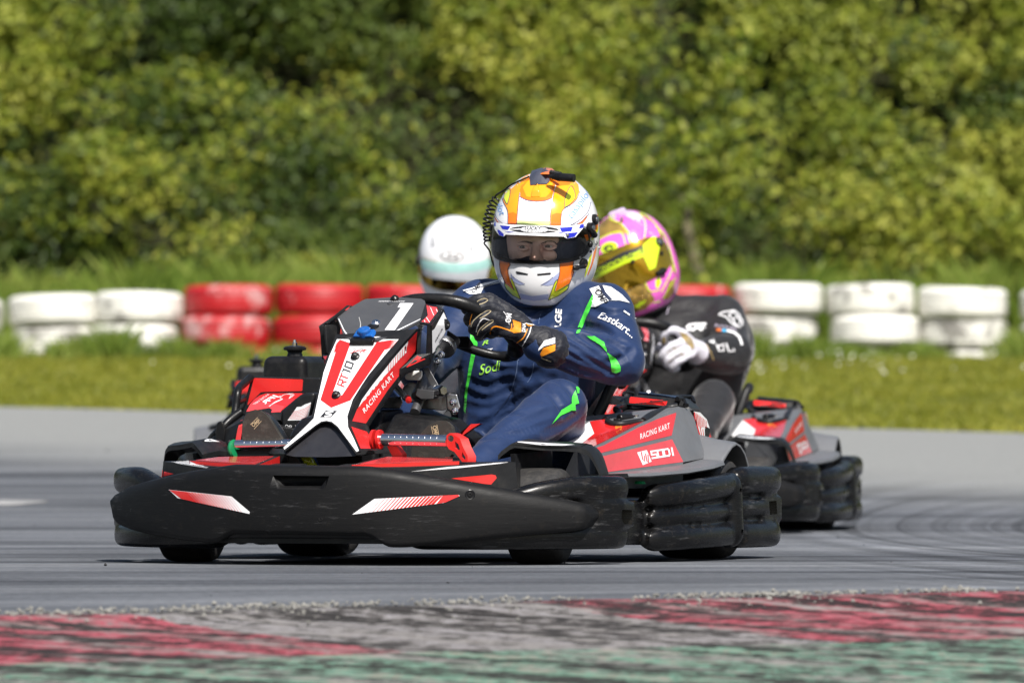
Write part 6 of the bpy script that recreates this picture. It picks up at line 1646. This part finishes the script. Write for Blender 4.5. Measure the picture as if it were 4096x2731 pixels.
bp = N(nt, 'ShaderNodeBump', Strength=.6, Distance=.006); L(nt, n3.outputs['Distance'], bp.inputs['Height'])
bp2 = N(nt, 'ShaderNodeBump', Strength=.4, Distance=.01); L(nt, n4.outputs['Fac'], bp2.inputs['Height']); L(nt, bp.outputs[0], bp2.inputs['Normal']); L(nt, bp2.outputs[0], b.inputs['Normal'])
M['asphalt'] = m
M['linepaint'] = mat('worn_line_paint', (.27, .27, .27), .8, var=.4, vscale=10)
bm = bmesh.new(); xs = frange(-30, 30, 121); R = []
for j in range(110):
    t = j/109; R.append([bm.verts.new((x, y, gz(x, y))) for x in xs for y in [kerb_far(x)-.03+(edge_y(x)-kerb_far(x)+.03)*t*t]])
for A, B in zip(R, R[1:]):
    for k in range(len(xs)-1): bm.faces.new((A[k], A[k+1], B[k+1], B[k]))
tag(fin('track', bm, M['asphalt']), kind='structure')

bm = bmesh.new(); prism(bm, [V((x, y, gz(x, y)+.005)) for x, y in [(-4.2, 35.0), (-2.6, 34.7), (-1.98, 35.3), (-1.9, 35.7), (-2.5, 36.2), (-4.2, 36.6)]], (0, 0, -.004))
tag(fin('painted_patch', bm, M['linepaint']), kind='structure')
# grass verge and bank
m = bpy.data.materials.new('verge_soil'); nt, b, out = nodes(m); co = coords(nt)
n1 = N(nt, 'ShaderNodeTexNoise', Scale=1.4, Detail=7.0, Roughness=.65); L(nt, co, n1.inputs['Vector'])
r = ramp(nt, n1.outputs['Fac'], [(.3, (.045, .06, .01)), (.5, (.12, .125, .022)), (.68, (.16, .14, .035))]); L(nt, r.outputs[0], b.inputs['Base Color']); b.inputs['Roughness'].default_value = .95; b.inputs['Specular IOR Level'].default_value = .1
M['verge'] = m
bm = bmesh.new(); R = []
for j in range(70):
    t = j/69; R.append([bm.verts.new((x, y, gz(x, y)-.012)) for x in xs for y in [edge_y(x)-.15+(78-edge_y(x))*t**1.0]])
R.append([bm.verts.new((x*4, 260, 9)) for x in xs])
for A, B in zip(R, R[1:]):
    for k in range(len(xs)-1): bm.faces.new((A[k], A[k+1], B[k+1], B[k]))
M['litter'] = mat('bank_leaf_litter', (.022, .024, .010), .95, var=.5, vscale=3, spec=.1)
gb_ = fin('grass_bank', bm, [M['verge'], M['litter']])
for f in gb_.data.polygons:
    if f.center.y > 61.2: f.material_index = 1
tag(gb_, kind='structure')

# crumbs of rubber and grit lying off line
M['crumb'] = mat('rubber_crumbs', (.02, .02, .021), .9, var=.3)
rnd = random.Random(41); bm = bmesh.new()
for i in range(110):
    y = rnd.uniform(21, 46); x = rnd.uniform(-3.2, 3.2); r = .002+.006*rnd.random()**3
    if y > edge_y(x)-.1: continue
    c = V((x, y, gz(x, y)+r*.4)); q = [c+V((rnd.uniform(.5, 1.5)*r*a, rnd.uniform(.5, 1.5)*r*b_, rnd.uniform(.3, .8)*r*c_)) for a, b_, c_ in ((1, 0, 0), (0, 1, 0), (-1, 0, 0), (0, -1, 0), (0, 0, 1), (0, 0, -1))]
    vs = [bm.verts.new(p) for p in q]
    for a, b_ in ((0, 1), (1, 2), (2, 3), (3, 0)): bm.faces.new((vs[a], vs[b_], vs[4])); bm.faces.new((vs[b_], vs[a], vs[5]))
tag(fin('rubber_crumbs', bm, M['crumb'], smooth=False, recalc=False), 'dark crumbs of tyre rubber strewn over the grey asphalt', 'debris', kind='stuff')

# unseen infield grass, added on the camera's side for its bounce and reflections
bm = bmesh.new(); xs3 = frange(-60, 60, 41); R = []
for y in (13.0, 11.0, 8.0, 0.0, -20.0, -60.0): R.append([bm.verts.new((x, y, -.60 if y > 10 else -.62)) for x in xs3])
for A, B in zip(R, R[1:]):
    for k in range(len(xs3)-1): bm.faces.new((A[k], A[k+1], B[k+1], B[k]))
tag(fin('unseen_infield_grass', bm, M['verge']), kind='structure')

# ---- kerb in the foreground ------------------------------------------------------------
m = bpy.data.materials.new('kerb_paint'); nt, b, out = nodes(m); co = coords(nt)
sp = N(nt, 'ShaderNodeSeparateXYZ'); L(nt, co, sp.inputs[0])
def mth(op, a, b_=None, c=None):
    n = nt.nodes.new('ShaderNodeMath'); n.operation = op
    for i, v in enumerate((a, b_, c)):
        if v is None: continue
        if isinstance(v, (int, float)): n.inputs[i].default_value = v
        else: L(nt, v, n.inputs[i])
    return n.outputs[0]
x_, y_ = sp.outputs[0], sp.outputs[1]
wob = N(nt, 'ShaderNodeTexNoise', Scale=7.0, Detail=6.0, Roughness=.7); L(nt, co, wob.inputs['Vector'])
wv = mth('MULTIPLY', mth('SUBTRACT', wob.outputs['Fac'], .5), .22)
qq = mth('ADD', mth('SUBTRACT', mth('ADD', mth('MULTIPLY', x_, .25), 20.2925), y_), mth('MULTIPLY', wv, .45))     # metres in from the track edge
bb = mth('SUBTRACT', mth('ADD', x_, mth('MULTIPLY', wv, .9)), mth('MULTIPLY', mth('SUBTRACT', qq, .6), .75))
odd = mth('SUBTRACT', 1.0, mth('MULTIPLY', mth('GREATER_THAN', bb, -.53), mth('LESS_THAN', bb, .43)))
gl_ = mth('GREATER_THAN', qq, 1.0)
cst = coords2(nt, .50, (.45, 9, 1)); cs2 = coords2(nt, .42, (1.5, 24, 1))
s1 = N(nt, 'ShaderNodeTexNoise', Scale=1.0, Detail=5.0, Roughness=.65, Distortion=.15); L(nt, cst, s1.inputs['Vector'])
s3 = N(nt, 'ShaderNodeTexNoise', Scale=1.0, Detail=4.0, Roughness=.65); L(nt, cs2, s3.inputs['Vector'])
s2 = N(nt, 'ShaderNodeTexNoise', Scale=16.0, Detail=8.0, Roughness=.72); L(nt, co, s2.inputs['Vector'])
s4 = N(nt, 'ShaderNodeTexNoise', Scale=1.0, Detail=8.0, Roughness=.7); L(nt, coords2(nt, .5, (2, 9, 1)), s4.inputs['Vector'])
wear = mth('ADD', mth('MULTIPLY', s1.outputs['Fac'], .8), mth('ADD', mth('MULTIPLY', s3.outputs['Fac'], .55), mth('MULTIPLY', s2.outputs['Fac'], .95)))   # about 1.15 on average
red = ramp(nt, wear, [(0, (.03, .02, .02)), (.5, (.5, .05, .08)), (1, (.6, .3, .33))])
def rampw(stops):
    q = N(nt, 'ShaderNodeMapRange'); L(nt, wear, q.inputs[0]); q.inputs[1].default_value = .98; q.inputs[2].default_value = 1.40
    return ramp(nt, q.outputs[0], stops)
red = rampw([(.12, (0.0236, 0.0169, 0.0169)), (.32, (0.0821, 0.0249, 0.0283)), (.47, (0.2649, 0.0498, 0.0666)), (.64, (0.3420, 0.0899, 0.1134)), (.8, (0.1591, 0.1255, 0.1255))])
wht = rampw([(.12, (0.0241, 0.0214, 0.0201)), (.33, (0.0726, 0.0659, 0.0632)), (.46, (0.1705, 0.1604, 0.1570)), (.62, (0.2617, 0.2516, 0.2617)), (.8, (0.1377, 0.1276, 0.1242))])
grn = rampw([(.12, (0.0205, 0.0225, 0.0185)), (.3, (0.0579, 0.0680, 0.0545)), (.44, (0.1000, 0.1942, 0.1404)), (.56, (0.1532, 0.2809, 0.2137)), (.66, (0.1760, 0.1625, 0.1289)), (.85, (0.2413, 0.2245, 0.1943))])
c1_ = N(nt, 'ShaderNodeMixRGB'); L(nt, odd, c1_.inputs[0]); L(nt, wht.outputs[0], c1_.inputs[1]); L(nt, red.outputs[0], c1_.inputs[2])
c2_ = N(nt, 'ShaderNodeMixRGB'); L(nt, gl_, c2_.inputs[0]); L(nt, c1_.outputs[0], c2_.inputs[1]); L(nt, grn.outputs[0], c2_.inputs[2])
# grey stone where the paint has gone
r4 = ramp(nt, s4.outputs['Fac'], [(.46, (0, 0, 0)), (.58, (.9, .9, .9))])
bare = rampw([(.25, (0.0323, 0.0296, 0.0276)), (.47, (0.1214, 0.1134, 0.1080)), (.75, (0.2433, 0.2298, 0.2198))])
c3_ = N(nt, 'ShaderNodeMixRGB'); L(nt, r4.outputs[0], c3_.inputs[0]); L(nt, c2_.outputs[0], c3_.inputs[1]); L(nt, bare.outputs[0], c3_.inputs[2])
L(nt, c3_.outputs[0], b.inputs['Base Color']); b.inputs['Roughness'].default_value = .75; b.inputs['Specular IOR Level'].default_value = .2
bp = N(nt, 'ShaderNodeBump', Strength=.7, Distance=.015); L(nt, s2.outputs['Fac'], bp.inputs['Height']); L(nt, bp.outputs[0], b.inputs['Normal'])
M['kerb'] = m
bm = bmesh.new(); xs2 = frange(-8, 8, 161); R = []
for q in [0, .02, .06, .12, .2, .3, .5, .8, 1.0, 1.3, 1.8, 2.6, 4.0, 8.0]:
    row = []
    for x in xs2:
        y = kerb_far(x)-q; z = gz(x, kerb_far(x))+.004+(.010*math.sin(min(q, .3)/.3*math.pi))-.085*q+.004*noise.noise(V((x*3, q*4, 0)))
        row.append(bm.verts.new((x, y, z)))
    R.append(row)
for A, B in zip(R, R[1:]):
    for k in range(len(xs2)-1): bm.faces.new((A[k], A[k+1], B[k+1], B[k]))
tag(fin('kerb', bm, M['kerb']), kind='structure')
# crumbled stones where track and kerb meet
M['stone'] = mat('loose_stone', (.20, .195, .18), .9, var=.6, vscale=60)
rnd = random.Random(5); bm = bmesh.new()
for i in range(5200):
    x = rnd.uniform(-2.4, 2.4)
    if noise.noise(V((x*2.6, 3, 3)))+.5*noise.noise(V((x*9, 1, 7)))+rnd.uniform(-.35, .35) < -.02: continue
    y = kerb_far(x)+.02+rnd.gauss(.02, .13); r = .0018+.0065*rnd.random()**2.2
    base = len(bm.verts); kz = gz(x, max(y, kerb_far(x)))-.085*max(0, kerb_far(x)-y)+(.006 if y < kerb_far(x) else 0); c = V((x, y, kz+.004+r*.3))
    vs = [bm.verts.new(c+V((rnd.uniform(.7, 1.2)*r*a, rnd.uniform(.7, 1.2)*r*b_, rnd.uniform(.6, 1)*r*c_))) for a, b_, c_ in ((1, 0, 0), (0, 1, 0), (-1, 0, 0), (0, -1, 0), (0, 0, 1), (0, 0, -1))]
    for a, b_ in ((0, 1), (1, 2), (2, 3), (3, 0)): bm.faces.new((vs[a], vs[b_], vs[4])); bm.faces.new((vs[b_], vs[a], vs[5]))
tag(fin('gravel', bm, M['stone'], smooth=False, recalc=False), 'pale loose gravel scattered along the joint of track and kerb', 'gravel', kind='stuff')

# ---- leaves and grass blades ----------------------------------------------------------------
def leafmat(name, stops, trans=.28, rough=.5, scale=.55):
    m = bpy.data.materials.new(name); m.use_nodes = True; nt = m.node_tree; nt.nodes.clear(); out = N(nt, 'ShaderNodeOutputMaterial')
    g = N(nt, 'ShaderNodeNewGeometry'); co = coords(nt); nz = N(nt, 'ShaderNodeTexNoise', Scale=scale, Detail=3.0); L(nt, co, nz.inputs['Vector'])
    ad = N(nt, 'ShaderNodeMath', operation='MULTIPLY_ADD'); L(nt, g.outputs['Random Per Island'], ad.inputs[0]); ad.inputs[1].default_value = .45
    sb_ = N(nt, 'ShaderNodeMath', operation='SUBTRACT'); L(nt, nz.outputs['Fac'], sb_.inputs[0]); sb_.inputs[1].default_value = .22; L(nt, sb_.outputs[0], ad.inputs[2])
    r = ramp(nt, ad.outputs[0], stops)
    d = N(nt, 'ShaderNodeBsdfPrincipled'); d.inputs['Roughness'].default_value = rough; d.inputs['Specular IOR Level'].default_value = .3; L(nt, r.outputs[0], d.inputs['Base Color'])
    t = N(nt, 'ShaderNodeBsdfTranslucent'); L(nt, r.outputs[0], t.inputs[0]); mx = N(nt, 'ShaderNodeMixShader'); mx.inputs[0].default_value = trans; L(nt, d.outputs[0], mx.inputs[1]); L(nt, t.outputs[0], mx.inputs[2]); L(nt, mx.outputs[0], out.inputs[0])
    return m
M['leaf'] = leafmat('shrub_leaves', [(.15, (.045, .07, .008)), (.38, (.12, .17, .014)), (.6, (.215, .24, .022)), (.85, (.38, .38, .065))])
M['leafy'] = leafmat('pale_leaves', [(.15, (.10, .13, .012)), (.45, (.20, .24, .025)), (.85, (.38, .39, .07))])
M['leafd'] = leafmat('shaded_ivy_leaves', [(.15, (.012, .025, .004)), (.45, (.036, .066, .009)), (.85, (.11, .15, .022))])  # ivy, darkened to carry the shade of the hollows
M['blade'] = leafmat('grass_blades', [(.15, (.10, .125, .012)), (.45, (.185, .205, .02)), (.85, (.33, .315, .05))], .3, scale=1.3)
M['tall'] = leafmat('tall_grass_blades', [(.15, (.07, .12, .014)), (.45, (.15, .22, .03)), (.85, (.27, .32, .07))], .35, scale=1.0)
M['bark'] = mat('bark', (.11, .095, .05), .9, var=.35, vscale=12, bump=.6, bscale=40)
M['petal'] = mat('daisy_petals', (.6, .6, .5), .6)

def leaf(bm, c, n, s, rnd, mi=0):
    n = n.normalized(); u = n.orthogonal().normalized(); a = rnd.uniform(0, 6.283); w = n.cross(u); d = u*math.cos(a)+w*math.sin(a); e = n.cross(d)
    v = [bm.verts.new(c+d*s), bm.verts.new(c+e*s*.5+n*s*.12), bm.verts.new(c-d*s*.9), bm.verts.new(c-e*s*.5+n*s*.12)]
    f = bm.faces.new(v); f.material_index = mi
def clump(bm, c, rad, n, s, rnd, mi=0):
    for i in range(n):
        d = V((rnd.gauss(0, 1), rnd.gauss(0, 1), rnd.gauss(0, 1))).normalized()
        if d.y > .45: d.y = -d.y
        k = rnd.uniform(.62, 1.08)
        p = c+V((d.x*rad[0]*k, d.y*rad[1]*k, d.z*rad[2]*k))
        nn = d*.6+V((rnd.gauss(0, .55), rnd.gauss(0, .55)-.15, rnd.gauss(0, .55)+.35))
        leaf(bm, p, nn, s*rnd.uniform(.6, 1.25), rnd, mi)
rnd = random.Random(11)
bare_leaf = random.Random(77)
bank_z = lambda x, y: gz(x, y)
# mass of scrub over the bank
bm = bmesh.new(); nC = 0
for i in range(1900):
    x = rnd.uniform(-9.0, 9.0); h = rnd.uniform(.1, 4.6)
    y = 62.0+h*1.05+rnd.uniform(-.35, .35)
    f = noise.noise(V((x*.55, h*.7, 3.0))); g2 = noise.noise(V((x*1.4, h*1.5, 9.0)))
    if abs(x-(1.12+.05*h)) < .22 and h > 1.3: continue
    if f+.6*g2 < -.36 and (x < 1.2 or rnd.random() < .5): continue                    # hollows in the scrub stay dark
    dk = math.exp(-((x+1.9)/1.0)**2-((h-1.7)/.95)**2)+.8*math.exp(-((x+3.9)/.5)**2-((h-1.2)/.5)**2)+1.2*math.exp(-((x-1.12-.05*h)/.28)**2) *(h > 1.2)+.7*math.exp(-((x-2.6)/.5)**2-((h-1.6)/.6)**2)+.9*math.exp(-((x+2.4)/.45)**2-((h-2.1)/.5)**2)+.8*math.exp(-((x+.9)/.35)**2-((h-2.4)/.5)**2)  # where hollow shade is put into the colour by darker ivy
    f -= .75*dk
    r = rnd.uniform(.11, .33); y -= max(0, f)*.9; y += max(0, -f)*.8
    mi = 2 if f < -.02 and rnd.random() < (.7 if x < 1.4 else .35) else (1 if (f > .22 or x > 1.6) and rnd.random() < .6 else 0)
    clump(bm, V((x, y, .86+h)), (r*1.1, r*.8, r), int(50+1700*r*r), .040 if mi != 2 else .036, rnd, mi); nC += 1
for i in range(26000):           # ivy creeping over the ground between the shrubs
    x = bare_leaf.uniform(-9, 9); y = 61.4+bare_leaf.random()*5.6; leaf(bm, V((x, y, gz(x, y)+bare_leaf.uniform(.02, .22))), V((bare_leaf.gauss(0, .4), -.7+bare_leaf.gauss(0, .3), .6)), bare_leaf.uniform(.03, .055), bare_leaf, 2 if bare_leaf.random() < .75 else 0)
tag(fin('bank_scrub', bm, [M['leaf'], M['leafy'], M['leafd']], smooth=False, recalc=False), 'dense mass of green scrub and ivy covering the bank behind the tyres', 'shrubbery', kind='stuff')
# the slim pale trunk standing in front of the scrub
tx0 = (2735-2048)*62/34830
tr = empty('tree', Matrix.Translation((tx0, 62.0, gz(tx0, 62.0)))); tag(tr, 'slim tree with pale bare trunk in front of the scrub, right of the pink helmet', 'tree')
bm = bmesh.new(); q = catmull([(.16, -.15, -.05), (.12, -.1, .35), (.03, 0, .75), (.03, .15, .9), (.0, .35, 1.0)], 6)
tube(bm, q, [.05-.03*i/(len(q)-1) for i in range(len(q))], 8)
fin('trunk', bm, M['bark'], tr)
bm = bmesh.new()
for c, r in (((.1, -.4, .25), .22), ((-.1, -.4, .35), .2), ((.12, -.3, .62), .09), ((-.06, -.3, .8), .11), ((.1, -.3, .95), .12), ((.02, -.3, 1.28), .24), ((-.25, -.2, 1.4), .28), ((.3, -.2, 1.4), .28), ((.05, 0, 1.95), .32), ((.4, 0, 2.0), .25), ((-.3, 0, 1.0), .16), ((.33, -.1, .95), .15)): clump(bm, V(c), (r, r*.8, r), int(900*r*r), .05, rnd)
fin('crown', bm, [M['leaf']], tr, smooth=False, recalc=False)

def blades(name, label, cat, n, pos, hmin, hmax, w, m, seed):
    rnd = random.Random(seed); bm = bmesh.new(); k = 0
    while k < n:
        p = pos(rnd)
        if p is None: continue
        h = rnd.uniform(hmin, hmax)*p[2]; a = rnd.uniform(0, 6.283); d = V((math.cos(a), math.sin(a), 0))*w*.5; ln = V((rnd.gauss(0, .35), rnd.gauss(0, .35), 0))*h
        z = gz(p[0], p[1])-.012; b0 = V((p[0], p[1], z))
        v = [bm.verts.new(b0-d), bm.verts.new(b0+d), bm.verts.new(b0+d*.6+ln*.4+V((0, 0, h*.6))), bm.verts.new(b0+ln+V((0, 0, h)))]
        bm.faces.new(v); k += 1
    return tag(fin(name, bm, m, smooth=False, recalc=False), label, cat, kind='stuff')
def pos_verge(rnd):
    x = rnd.uniform(-6, 6); e = edge_y(x); y = e+.02+rnd.random()**1.15*(61.5-e)
    d = noise.noise(V((x*.9, y*.5, 2)))
    return (x, y, .75+.5*d+(.25 if y < e+.5 else 0))
blades('verge_grass', 'sunlit yellow green grass between the track and the tyre wall', 'grass', 110000, pos_verge, .018, .05, .014, M['blade'], 21)
def pos_tall(rnd):
    x = rnd.uniform(-8, 8); return (x, rnd.uniform(60.6, 62.4), .6+.6*abs(noise.noise(V((x*1.3, 0, 5))))+.2*rnd.random())
blades('tall_grass', 'tall bright green grass growing behind the tyres at the foot of the bank', 'grass', 46000, pos_tall, .2, .62, .012, M['tall'], 22)
tufts = [(-3.55, 1.0), (-3.0, .8), (-2.72, 1.1), (-2.3, .75), (-1.95, .7), (-1.55, .55), (-1.05, .8), (-.5, .6), (.95, .9), (1.35, .9), (1.62, 1.0), (2.02, .8), (2.3, .6), (2.75, .6), (3.5, 1.0), (-4.4, 1.0), (4.3, .9)]
def pos_tuft(rnd):
    t = rnd.choice(tufts); x = t[0]+rnd.gauss(0, .13); return (x, rnd.uniform(59.2, 59.85), t[1]*max(.3, 1-abs(x-t[0])*2.2))
blades('tyre_foot_grass', 'dark green grass tufts growing against the foot of the tyre stacks', 'grass', 9000, pos_tuft, .08, .26, .014, M['tall'], 23)
bm = bmesh.new(); rnd = random.Random(31)
for i in range(55):
    x = rnd.gauss(1.9, .75) if i < 40 else rnd.uniform(-5, 5); y = rnd.uniform(52, 59)
    c = V((x, y, gz(x, y)+rnd.uniform(.05, .1))); lathe(bm, [(.0001, .004), (rnd.uniform(.006, .011), .0), (.006, -.004), (.0001, -.004)], c, V((rnd.gauss(0, .3), -.7, .8)), 7)
tag(fin('daisies', bm, M['petal'], recalc=False), 'small white daisies scattered in the grass on the right', 'flowers', kind='stuff')

# ---- tyre wall ------------------------------------------------------------------------------------
def tyre_paint(name, col, worn, amt):
    m = bpy.data.materials.new(name); nt, b, out = nodes(m); co = coords(nt)
    n1 = N(nt, 'ShaderNodeTexNoise', Scale=4.5, Detail=7.0, Roughness=.7); L(nt, co, n1.inputs['Vector'])
    oi = N(nt, 'ShaderNodeObjectInfo'); ad = N(nt, 'ShaderNodeMath', operation='MULTIPLY_ADD'); L(nt, oi.outputs['Random'], ad.inputs[0]); ad.inputs[1].default_value = .14; L(nt, n1.outputs['Fac'], ad.inputs[2])
    r = ramp(nt, ad.outputs[0], [(.3, tuple(V(col)*.75)), (.52, col), (.60+amt, col), (.70+amt, worn)]); L(nt, r.outputs[0], b.inputs['Base Color'])
    b.inputs['Roughness'].default_value = .5; bp = N(nt, 'ShaderNodeBump', Strength=.3, Distance=.01); L(nt, n1.outputs['Fac'], bp.inputs['Height']); L(nt, bp.outputs[0], b.inputs['Normal']); return m
M['tw'] = tyre_paint('white_tyre_paint', (.74, .73, .68), (.22, .21, .19), .035); M['tr'] = tyre_paint('red_tyre_paint', (.42, .012, .018), (.55, .34, .34), .05)
def tyre_mesh(m):
    bm = bmesh.new(); R, h = .31, .108
    pr = [(.19, .085), (.21, .098), (.245, .106), (.275, .102), (.294, .090), (.305, .072)]
    for g in (.052, .026, 0.0): pr += [(R, g+.010), (R-.001, g+.006), (R-.008, g+.004), (R-.008, g-.0)] if g > 0 else [(R, .008), (R, 0)]
    pr = pr+[(a, -b_) for a, b_ in pr[-2::-1]]
    pr = pr+[(.18, -.07), (.18, .07)]; mis = []
    for (r0, z0), (r1, z1) in zip(pr, pr[1:]+pr[:1]): mis.append(1 if max(r0, r1) < .215 else 0)
    lathe(bm, pr, (0, 0, 0), (0, 0, 1), 56, mis=mis)
    o = fin('tyre', bm, [m, M['rubber']], angle=35); me = o.data; bpy.data.objects.remove(o); return me
ME = {'white': tyre_mesh(M['tw']), 'red': tyre_mesh(M['tr'])}
# (centre px in the photo, colour, number of tyres, top px, how the stack is told apart)
STK = [(-165, 'white', 3, 1192, 'at the very left edge of the photo'), (212, 'white', 3, 1180, 'leftmost whole stack'), (555, 'white', 3, 1170, 'next to the red tyres on the left'), (915, 'red', 3, 1140, 'first red stack from the left'), (1278, 'red', 3, 1135, 'second red stack from the left'), (1640, 'red', 3, 1140, 'red stack left of the white helmet'),
       (2000, 'red', 3, 1142, 'red stack hidden behind the leading driver'), (2350, 'red', 3, 1142, 'red stack behind the two front helmets'), (2745, 'red', 3, 1140, 'red stack right of the pink helmet'), (3112, 'white', 3, 1133, 'beside the black-suited driver'), (3480, 'white', 3, 1138, 'middle of the three white stacks on the right'), (3850, 'white', 3, 1150, 'rightmost stack'), (4260, 'white', 3, 1155, 'beyond the right edge')]
LV = ('bottom', 'middle', 'top')
rnd = random.Random(17)
for ci, (px, colr, n, top, where) in enumerate(STK):
    x = (px-2048)*60/34830; zt = .41+(1656-top)*60/34830
    for k in range(n):
        z = zt-.108-.218*(n-1-k); dx = rnd.uniform(-.04, .04) if k < n-1 else 0; z += rnd.uniform(-.008, .006) if k < n-1 else 0
        if px == 915 and k == 1: dx = -.02
        if px == 915 and k == 0: dx = .06
        if px == 3850 and k == 0: dx = .12
        if px == 3480 and k == 0: dx = -.04
        if px == 3112 and k == 0: dx = -.18
        o = bpy.data.objects.new('tyre', ME[colr]); COL.objects.link(o)
        o.location = (x+dx, 60.0+rnd.uniform(-.03, .03), z); o.rotation_euler = (rnd.uniform(-.02, .02), rnd.uniform(-.045, .045), rnd.uniform(0, 6.28))
        tag(o, '%s painted %s tyre, %s' % (LV[k], colr, where), 'tyre', 'tyres of the painted tyre wall')
# ------------------------------------------------------------------ camera, sky, sun
cam = bpy.data.cameras.new('camera'); co_ = bpy.data.objects.new('camera', cam); COL.objects.link(co_); SC.camera = co_
co_.location = CAM; co_.rotation_euler = (math.pi/2, 0, 0)
cam.sensor_width = 36.0; cam.lens = F/4096*36.0; cam.shift_y = (H0-1365.5)/4096
cam.clip_start = .5; cam.clip_end = 2000
cam.dof.use_dof = True; cam.dof.focus_distance = 24.4; cam.dof.aperture_fstop = 6.3
SUN_EL, SUN_AZ = 49.0, 17.0      # the sun stands high behind the camera's right shoulder
w = bpy.data.worlds.new('World'); SC.world = w; w.use_nodes = True; nt = w.node_tree; nt.nodes.clear()
sky = nt.nodes.new('ShaderNodeTexSky'); sky.sky_type = 'NISHITA'; sky.sun_disc = False
sky.sun_elevation = math.radians(SUN_EL)
dirx, diry = math.sin(math.radians(SUN_AZ)), -math.cos(math.radians(SUN_AZ))   # horizontal direction towards the sun
sky.sun_rotation = math.atan2(dirx, diry)
sky.air_density = 1.2; sky.dust_density = 2.5; sky.ozone_density = 1.0
bg = nt.nodes.new('ShaderNodeBackground'); bg.inputs[1].default_value = .06
ow = nt.nodes.new('ShaderNodeOutputWorld'); nt.links.new(sky.outputs[0], bg.inputs[0]); nt.links.new(bg.outputs[0], ow.inputs[0])
sl_ = bpy.data.lights.new('sun', 'SUN'); sl_.energy = 4.7; sl_.angle = math.radians(2); sl_.color = (1, .96, .9)
so_ = bpy.data.objects.new('sun', sl_); COL.objects.link(so_)
ce = math.cos(math.radians(SUN_EL)); to_sun = V((dirx*ce, diry*ce, math.sin(math.radians(SUN_EL))))
so_.rotation_euler = to_sun.to_track_quat('Z', 'Y').to_euler(); so_.location = to_sun*60
SC.view_settings.view_transform = 'Standard'; SC.view_settings.look = 'None'; SC.view_settings.gamma = 1; SC.view_settings.exposure = 0.62
SC.cycles.use_denoising = True
SC.cycles.max_bounces = 8; SC.cycles.transparent_max_bounces = 16
